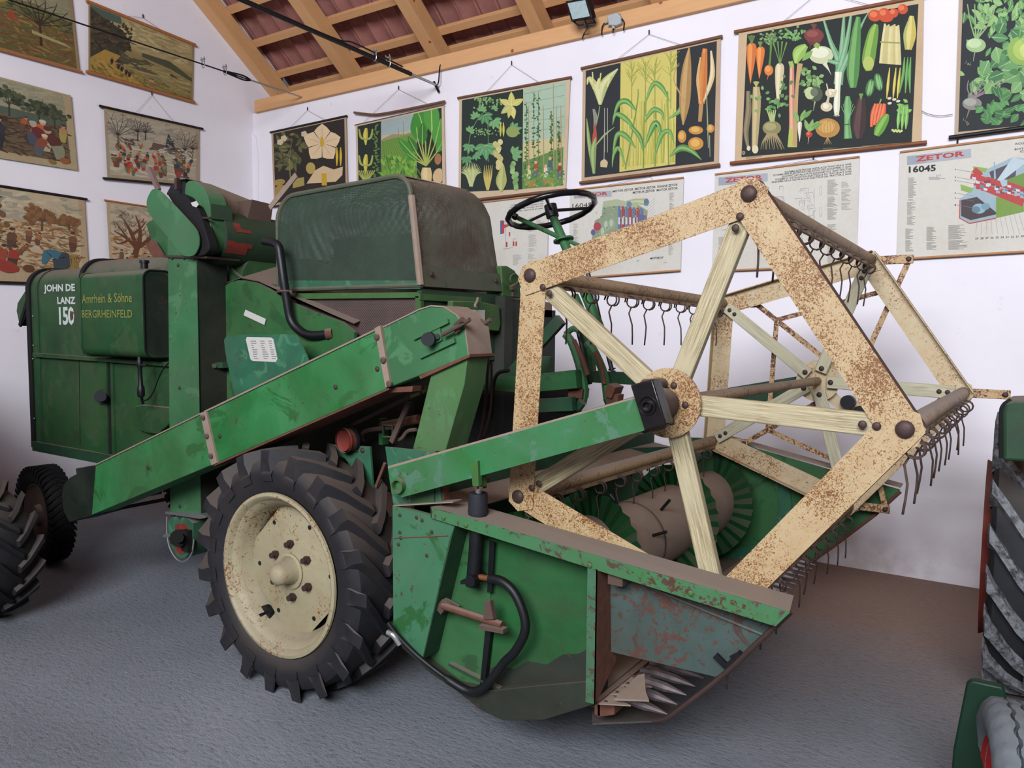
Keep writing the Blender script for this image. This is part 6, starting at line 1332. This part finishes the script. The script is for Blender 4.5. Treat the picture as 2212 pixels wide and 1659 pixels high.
part('frame_post', H, M['green'], lambda bm: box(bm, tuple(Y(818, 960, 2.44)), tuple(Y(826, 905, 2.44)+V((0, .04, 0)))))
part('slant_link', H, M['rustc'], lambda bm: beam(bm, Y(832, 1000, 2.3), Y(812, 1052, 2.3), .008, .012))
part('tie_bar', H, M['dark'], lambda bm: beam(bm, Y(238, 1102, 2.4), Y(366, 1077, 2.4), .02, .02))
# ---------------------------------------------------------------- engine hood and what lies below
yh, yk = 2.50, 3.11
hx0, hx1, hz0, hz1 = -3.02, -2.11, 1.735, 2.185
def hoodsec(y, g=0, top=0.0, inx=0.0, n=8):
    x0, x1, z1 = hx0+g+inx, hx1-g-inx*.5, hz1-g-top; rl, rr2 = .13, .09; P = [V((x1, y, hz0)), V((x0, y, hz0))]
    P += [V((x0+rl-rl*cos(PI/2*i/n), y, z1-rl+rl*sin(PI/2*i/n))) for i in range(n+1)]
    P += [V((x1-.055-rr2+rr2*sin(PI/2*i/n)+(.055 if False else 0), y, z1+.02-rr2+rr2*cos(PI/2*i/n))) for i in range(n+1)]
    return P
def hood_shell(bm):
    secs = [(yh, 0), (yh+.2, -.01), (yh+.42, -.02), (yk-.10, -.012), (yk-.05, .01), (yk-.015, .045), (yk, .10)]
    rings = [[bm.verts.new(p) for p in hoodsec(y, 0, t)] for y, t in secs]; n = len(rings[0])
    for a, b in zip(rings, rings[1:]):
        for i in range(1, n): bm.faces.new((a[i], a[(i+1) % n], b[(i+1) % n], b[i]))
    return rings
def near_face(bm): bm.faces.new([bm.verts.new(p) for p in hoodsec(yh)])
hood = part('engine_hood', H, M['screen'], near_face)
def shell2(bm):
    r_ = hood_shell(bm)
part('hood_wrap', hood, M['screen_front'], shell2)
def backf(bm): bm.faces.new([bm.verts.new(p) for p in hoodsec(yk, 0, .10)])
part('hood_back', hood, M['screen'], backf)
hs = hoodsec(yh)
part('hood_frame', hood, M['sheet_dusty'], lambda bm: tube(bm, hs, .012, 8, closed=True))
plate('hood_sill', hood, M['teal'], [(607, 606), (903, 606), (908, 624), (607, 624)], yh-.004, .004)
part('front_corner', hood, M['dust_sheet'], lambda bm: (tube(bm, [V((hx1-.05, yh-.002, hz1-.07)), V((hx1, yh-.002, hz0))], .016, 8)))
part('hood_top_strip', hood, M['dust_sheet'], lambda bm: prism(bm, [V((hx1-.16, yh, hz1+.024)), V((hx1-.12, yh, hz1+.024)), V((hx1-.12, yh, hz1+.028)), V((hx1-.16, yh, hz1+.028))], (0, yk-yh-.12, .01)))
fx = hx1+.004
part('front_sill', hood, M['sheet_dusty'], lambda bm: prism(bm, [V((fx, yh, hz0-.005)), V((fx, yk-.01, hz0+.0)), V((fx-.012, yk-.01, hz0+.085)), V((fx-.012, yh, hz0+.085))], (.006, 0, 0)))
for y_ in (yh+.06, yk-.06): bolt(hood, V((fx+.006, y_, hz0+.05)), .012, (1, 0, 0))
part('hood_light_edge', H, M['green_olive'], lambda bm: (prism(bm, [Y(a, b, yh-.01) for a, b in ((630, 634), (905, 631), (905, 643), (632, 646))], (0, .02, 0)), prism(bm, [Y(a, b, yh-.01) for a, b in ((897, 640), (909, 640), (909, 715), (897, 712))], (0, .02, 0))))
plate('radiator_screen', H, M['screen_brown'], [(610, 640), (897, 643), (897, 720), (840, 760), (720, 770), (640, 765), (620, 700)], yh+.01, .003)
part('engine_block', H, M['brown'], lambda bm: box(bm, (-2.9, 2.75, 1.45), (-2.3, 3.05, 2.0)))
part('screen_sill', H, M['green_dark'], lambda bm: beam(bm, Y(640, 766, yh), Y(770, 762, yh), .02, .03))
ft = part('front_cowl', H, M['green_dark'], lambda bm: (box(bm, (-2.14, 2.51, 1.40), (-2.115, 3.12, 1.72))))
def fxp(q, x, th=.006): return lambda bm: prism(bm, [X(a, b, x) for a, b in q], (-th, 0, 0))
part('cowl_rail', ft, M['green_olive'], fxp([(908, 634), (1040, 643), (1040, 655), (908, 648)], -2.10, .01))
part('tool_box', H, M['green_olive'], fxp([(978, 650), (1040, 652), (1078, 660), (1082, 700), (1078, 716), (1040, 712), (1010, 700), (975, 690)], -2.07, .03), .004)
part('box_latch', H, M['dust_sheet'], lambda bm: (tube(bm, smooth_path([X(1032, 644, -2.06), X(1030, 652, -2.05), X(1026, 660, -2.045), X(1029, 664, -2.045)]), .006, 8)))
part('paper_label', H, M['white'], fxp([(1020, 669), (1048, 670), (1047, 698), (1040, 694)], -2.066, .003))
part('side_screen', H, M['screen'], fxp([(1048, 640), (1126, 648), (1128, 790), (1048, 775)], -2.13, .004))
part('round_cowl', H, M['green_olive'], fxp([(1083, 574), (1096, 574), (1112, 584), (1123, 602), (1126, 644), (1086, 640)], -2.10, .10), .006)
part('pull_ring', H, M['green_olive'], lambda bm: tube(bm, [X(1111+9*cos(i*PI/8), 603+11*sin(i*PI/8), -2.09) for i in range(16)], .004, 6, closed=True))
part('catch', H, M['brown'], lambda bm: (tube(bm, [X(1108, 616, -2.09), X(1107, 640, -2.09)], .006, 8), beam(bm, X(1104, 622, -2.08), X(1112, 618, -2.08), .02, .02)))
part('lean_strip', H, M['dust_sheet'], lambda bm: beam(bm, Y(583, 449, 2.49), Y(640, 378, 2.49), .006, .028))
# air pipe at the hood's rear corner
pp = part('air_pipe', H, M['black'], lambda bm: tube(bm, smooth_path([Y(571, 521, 2.40), Y(588, 524, 2.40), Y(601, 532, 2.40), Y(606, 556, 2.40), Y(612, 600, 2.40), Y(620, 650, 2.41), Y(628, 690, 2.42), Y(645, 712, 2.43), Y(670, 724, 2.44), Y(712, 722, 2.46)]), .0205, 20))
part('pipe_bore', pp, M['dark'], lambda bm: cyl(bm, Y(570.6, 521, 2.40), Y(571.5, 521, 2.40), .0175, 20))
part('pipe_clamp', pp, M['brown'], lambda bm: (tube(bm, [V((Y(617, 629, 2.41).x+.025*cos(i*PI/8), 2.41+.025*sin(i*PI/8), Y(617, 629, 2.41).z)) for i in range(16)], .006, 6, closed=True), beam(bm, Y(604, 628, 2.40), Y(598, 632, 2.5), .01, .014), beam(bm, Y(628, 630, 2.40), Y(640, 631, 2.49), .012, .012)))
part('pipe_collar', pp, M['rustc'], lambda bm: cyl(bm, Y(705, 722, 2.455), Y(719, 720, 2.47), .026, 16))
# ---------------------------------------------------------------- driver's stand
yp = 2.9
sw = Y(1191, 455, yp); nn = V((-.27, .05, .95)).normalized()
d_, s_, t_ = frame_of(nn)
wh = part('steering_wheel', H, flat('glossy_black', '101012', .18, 0, .3, 20, 0), lambda bm: tube(bm, [sw+(s_*cos(i*PI/24)+t_*sin(i*PI/24))*(.192+.002*sin(i*PI/24*18)) for i in range(48)], .0135, 10, closed=True))
part('wheel_hub', wh, M['black'], lambda bm: cyl(bm, sw-nn*.03, sw+nn*.025, .028, 18))
for k in range(3):
    a = .45+k*2*PI/3; part('wheel_spoke', wh, M['black'], lambda bm: tube(bm, [sw, sw+(s_*cos(a)+t_*sin(a))*.188], .007, 8))
cd = V((-.42, .02, .86)).normalized(); base = sw-cd*.62
col_ = part('steering_column', H, M['green'], lambda bm: tube(bm, [sw-nn*.02, sw-cd*.30, base], [.018, .022, .022], 12))
part('throttle_plate', col_, M['green'], lambda bm: (lathe(bm, [(0, 0), (.045, 0), (.045, .008), (0, .008)], sw-cd*.15, nn, 20), tube(bm, [sw-cd*.14, Y(1117, 470, yp-.1)], .010, 8), tube(bm, [sw-cd*.17, Y(1232, 522, yp), Y(1250, 530, yp)], .009, 8)))
part('throttle_knob', col_, M['black'], lambda bm: lathe(bm, [(0, -.016), (.012, -.01), (.016, 0), (.012, .01), (0, .016)], Y(1113, 468, yp-.1), (1, 0, 0), 14))
def bm_(name, pts, w, mat=M['green_dark'], y=None):
    return part(name, H, mat, lambda bm: [beam(bm, Y(*a), Y(*b), w*.6, w) for a, b in zip(pts, pts[1:])])
bm_('stand_rail', [(1040, 838, 2.75), (1250, 818, 2.75)], .075, M['green']); bm_('stand_rail', [(1090, 880, 2.70), (1240, 872, 2.70)], .055, M['green_dark'])
bm_('stand_rail', [(1060, 985, 3.85), (1460, 972, 3.85)], .04, M['green_dark']); bm_('stand_brace', [(1078, 838, 2.85), (1212, 690, 2.85)], .05, M['green_dark'])
bm_('stand_post', [(1236, 640, 2.95), (1262, 700, 2.95), (1275, 810, 2.95)], .05, M['green']); bm_('stand_post', [(1180, 770, 3.1), (1180, 830, 3.1)], .06, M['green_dark'])
bm_('stand_rail', [(1260, 812, 2.9), (1370, 818, 2.9)], .05, M['green_dark']); bm_('stand_post', [(1078, 640, 3.1), (1072, 1000, 3.1)], .12, M['black_green']); bm_('stand_post', [(1110, 790, 3.2), (1100, 1000, 3.2)], .16, M['black_green'])
def lever(pts, w, mat, name='lever'): return part(name, H, mat, lambda bm: tube(bm, smooth_path([Y(*p) for p in pts]), w, 8))
for pts, ml in ((((1222, 722, 2.8), (1236, 742, 2.8), (1252, 790, 2.8), (1262, 840, 2.8), (1258, 870, 2.8)), .019), (((1268, 740, 2.85), (1284, 760, 2.85), (1305, 810, 2.85), (1312, 860, 2.85)), .019)): lever(pts, ml, M['green'], 'quadrant')
lever(((1222, 722, 2.8), (1238, 710, 2.8), (1252, 715, 2.8)), .013, M['green'], 'quadrant'); lever(((1240, 735, 2.78), (1256, 770, 2.78), (1270, 810, 2.78)), .010, M['rustc'], 'toothed_quadrant'); lever(((1285, 760, 2.83), (1298, 790, 2.83), (1306, 830, 2.83)), .010, M['rustc'], 'toothed_quadrant')
lever(((1270, 590, 2.9), (1288, 660, 2.9), (1304, 730, 2.9), (1322, 800, 2.9)), .010, M['black']); lever(((1248, 712, 2.9), (1262, 770, 2.9), (1275, 830, 2.9)), .010, M['black'])
lever(((1258, 868, 2.75), (1240, 885, 2.75), (1200, 882, 2.75), (1120, 876, 2.75)), .02, M['green_dark'], 'pedal_arm'); lever(((1310, 860, 2.8), (1316, 880, 2.8), (1306, 900, 2.8)), .016, M['green_dark'], 'pedal_arm')
part('spring', H, M['bolt'], lambda bm: tube(bm, [Y(1322, 795+i*.8, 2.9)+V((.014*cos(i*PI/4), .014*sin(i*PI/4), 0)) for i in range(50)], .003, 5))
part('pedal_block', H, M['rustc'], lambda bm: (beam(bm, Y(1318, 840, 2.8), Y(1334, 848, 2.8), .08, .05), beam(bm, Y(1330, 850, 2.8), Y(1326, 885, 2.8), .05, .05))); part('pedal_hinge', H, M['rustc'], lambda bm: beam(bm, Y(1235, 845, 2.8), Y(1265, 850, 2.8), .06, .04))
part('stand_floor', H, M['black_green'], lambda bm: box(bm, (-2.1, 2.7, .93), (-1.86, 3.7, .98)))
part('feeder_house', H, M['black_green'], lambda bm: prism(bm, [V((-2.2, 2.62, 1.05)), V((-1.85, 2.62, .90)), V((-1.85, 2.62, .40)), V((-2.2, 2.62, .55))], (0, 1.0, 0)))  # near-black colour puts the shaded interior into the paint
part('gear_case', H, M['dark'], lambda bm: (box(bm, (-2.1, 2.6, .98), (-1.75, 3.3, 1.28)),), .01)
lever(((1055, 760, 2.5), (1050, 860, 2.5), (1040, 930, 2.5), (1025, 975, 2.5)), .006, M['bolt'], 'brake_line'); lever(((1062, 780, 2.5), (1060, 880, 2.5), (1045, 940, 2.5)), .005, M['bolt'], 'brake_line'); lever(((1100, 800, 2.6), (1070, 815, 2.6), (1060, 900, 2.6)), .008, M['hose'], 'brake_line')
lever(((1170, 960, 2.6), (1200, 930, 2.6), (1230, 900, 2.7)), .007, M['bolt'], 'linkage')
# ---------------------------------------------------------------- neighbours cut by the photo's edges
e = Y(47, 1210, 1.78)
t = thing('tractor', 'tractor cut off by the left edge, only its lugged front wheel showing', 'tractor', (e.x-.36, 1.70, 0))
wl = e.x-.37
ty = obj('front_tyre', tyre_mesh((e.x-.37, 1.70, .375), .375, .26, .21, 17, .026, .36, .05, (-.25, 1, 0), flip=-1), flat('worn_rubber', '2c2b2e', .7, 0, .4, 15, .2, dust=.4, k=.5), t)
part('rim', t, M['red'], lambda bm: lathe(bm, [(.215, -.10), (.2, -.105), (.19, -.05), (.08, -.04), (.06, -.07), (0, -.07)], V((e.x-.37, 1.70, .375)), (-.25, 1, 0), 40))
obj('front_tyre', tyre_mesh((wl, .42, .375), .375, .26, .21, 17, .026, .36, .05, (0, -1, 0)), M['old_rubber'], t)
part('front_axle', t, M['dark'], lambda bm: beam(bm, V((wl, .5, .40)), V((wl, 1.6, .40)), .10, .10, side=(1, 0, 0)))
for y_ in (.30, 1.42): obj('rear_tyre', tyre_mesh((-6.02, y_, .68), .68, .34, .38, 20, .03, .36, .07, (0, 1, 0)), M['old_rubber'], t)
hd2 = part('bonnet', t, M['red'], lambda bm: rounded(-6.0, wl+.12, .55, 1.42, .55, 1.52, .16, bm))
part('radiator_grille', hd2, M['black'], lambda bm: box(bm, (wl+.12, .65, .6), (wl+.13, 1.32, 1.4)))
for y_ in (.12, 1.28): part('mudguard', t, M['red'], lambda bm: prism(bm, [V((-6.72, y_, 1.30)), V((-6.45, y_, 1.52)), V((-5.5, y_, 1.52)), V((-5.2, y_, 1.2)), V((-5.22, y_, 1.17)), V((-5.5, y_, 1.49)), V((-6.45, y_, 1.49)), V((-6.70, y_, 1.28))], (0, .34, 0)))
part('driver_seat', t, M['black'], lambda bm: (box(bm, (-6.5, .7, 1.3), (-6.1, 1.2, 1.4)), box(bm, (-6.55, .7, 1.4), (-6.48, 1.2, 1.75))), .03)
part('gearbox', t, M['dark'], lambda bm: box(bm, (-6.5, .75, .45), (wl+.05, 1.2, .62)))
# tractor seen from the front, behind a small ribbed wheel
xl = Y(2128, 1200, 3.35).x
t = thing('tractor', 'tractor at the right edge with muddy chevron rear tyre and green fender', 'tractor', (.3, 3.4, 0))
mud = flat('muddy_rubber', '2b2a2f', .75, 0, .5, 12, .25, dust=.5, dustc='8a7a6a', k=.55)
cw = V((xl+.155, 3.95, .60))
def lug_mat():
    mt, n, b = nt('muddy_lug_rubber'); co = coords(n); a = nz(n, 26, 6, .75, co)
    c = mixc(n, ramp(n, a.outputs[0], [(.38, '000000'), (.56, 'ffffff')]).outputs[0], (.02, .02, .024), (.16, .16, .17))
    lk(n, c, b.inputs['Base Color']); b.inputs['Roughness'].default_value = .85; bumpn(n, b, a.outputs[0], .3, .004); return mt
LM = lug_mat()
rt = obj('rear_tyre', tyre_mesh(cw, .60, .29, .36, 20, .024, .36, .07, (1, 0, 0), flip=-1, lugs=False), mud, t)
obj('tread_lugs', tyre_mesh(cw, .605, .29, .36, 20, .030, .36, .095, (1, 0, 0), flip=-1, body=False), LM, rt)
part('rear_rim', t, M['red'], lambda bm: lathe(bm, [(.37, -.168), (.385, -.172), (.36, -.12), (.12, -.08), (0, -.08)], cw, (1, 0, 0), 48))
def fend(bm):
    P = []
    for i in range(13): a = PI*1.02-PI*.62*i/12 if False else math.radians(200-i*14); P.append((cw.y+.66*cos(a), cw.z+.66*sin(a)))
    for a, b in zip(P, P[1:]):
        prism(bm, [V((xl+.05, a[0], a[1])), V((xl+.05, b[0], b[1])), V((xl+.05, b[0], b[1]+.012)), V((xl+.05, a[0], a[1]+.012))], (.5, 0, 0))
fq = [(2166, 888), (2172, 872), (2190, 864), (2260, 862), (2260, 1000), (2166, 996)]
part('fender', t, M['green_dark'], lambda bm: prism(bm, [Y(a, b, 3.18) for a, b in fq], (0, .22, 0)), .012)
part('fender_edge', t, M['old_rubber'], lambda bm: tube(bm, smooth_path([Y(2163, 990, 3.2), Y(2163, 900, 3.2), Y(2168, 876, 3.2), Y(2185, 864, 3.2)]), .008, 8))
part('bonnet', t, M['green_dark'], lambda bm: box(bm, (xl+.48, 2.9, .72), (xl+.92, 4.1, 1.18)), .09)
part('chassis', t, M['dark'], lambda bm: box(bm, (xl+.55, 2.8, .5), (xl+.85, 4.5, .70)), .02)
part('grille', t, M['black'], lambda bm: box(bm, (xl+.55, 2.885, .78), (xl+.85, 2.90, 1.08)), .02)
part('fender_bracket', t, M['dark'], lambda bm: beam(bm, V((xl+.2, 3.35, 1.1)), V((xl+.6, 3.35, 1.0)), .03, .05))
part('half_shaft', t, M['dark'], lambda bm: beam(bm, V((xl+.2, 3.95, .6)), V((xl+.7, 3.95, .6)), .16, .16))

part('front_axle', t, M['green_dark'], lambda bm: beam(bm, V((xl+.3, 3.2, .5)), V((xl+.9, 3.2, .5)), .1, .1))
# small ribbed wheel
t2 = thing('implement_wheel', 'small cream dusted ribbed tyre on a red rim beside a green guard', 'wheel', (.42, 2.35, 0))
rb = flat('ribbed_dusty_rubber', '6f7478', .8, 0, .3, 30, .5, k=.7)
g0 = Y(2052, 1640, 2.50).x; cw2 = V((Y(2112, 1470, 2.42).x+.125, 2.41, .27)); axw = V((1, .15, 0)).normalized(); 
def ribbed(bm):
    pr = [(.15, -.075), (.17, -.095), (.22, -.105), (.25, -.095), (.262, -.08)]
    for k in range(5):
        y0 = -.072+k*.031; pr += [(.268, y0), (.270, y0+.021), (.246, y0+.024), (.246, y0+.027)]
    pr += [(.262, .085), (.25, .098), (.22, .105), (.17, .095), (.15, .075)]
    seg_ = 120; d, s, t_ = frame_of(axw); rings = []
    for r_, h in pr: rings.append([bm.verts.new(cw2+d*(h+(.0035*(1 if k % 4 < 2 else -1) if r_ > .255 else 0))+(s*cos(2*PI*k/seg_)+t_*sin(2*PI*k/seg_))*r_) for k in range(seg_)])
    for a, b in zip(rings, rings[1:]):
        for k in range(seg_): bm.faces.new((a[k], a[(k+1) % seg_], b[(k+1) % seg_], b[k]))
part('tyre', t2, rb, ribbed)
part('rim', t2, flat('glossy_red', '8a1818', .35, 0, .3, 10, .05), lambda bm: lathe(bm, [(.175, -.080), (.16, -.088), (.14, -.06), (.06, -.04), (0, -.04)], cw2, axw, 48))
part('guard', t2, flat('dark_green_guard', '173f2a', .5, 0, .3, 12, .1, k=.4), lambda bm: prism(bm, [V((g0, 2.55, .02)), V((g0+.005, 2.55, .3)), V((g0+.03, 2.55, .515)), V((g0+.045, 2.55, .53)), V((g0+.12, 2.55, .53)), V((g0+.13, 2.55, .50)), V((g0+.13, 2.55, .02))], (0, .03, 0)), .006)
part('axle_arm', t2, M['green_dark'], lambda bm: (beam(bm, cw2, cw2+V((.45, .1, .03)), .06, .06),))
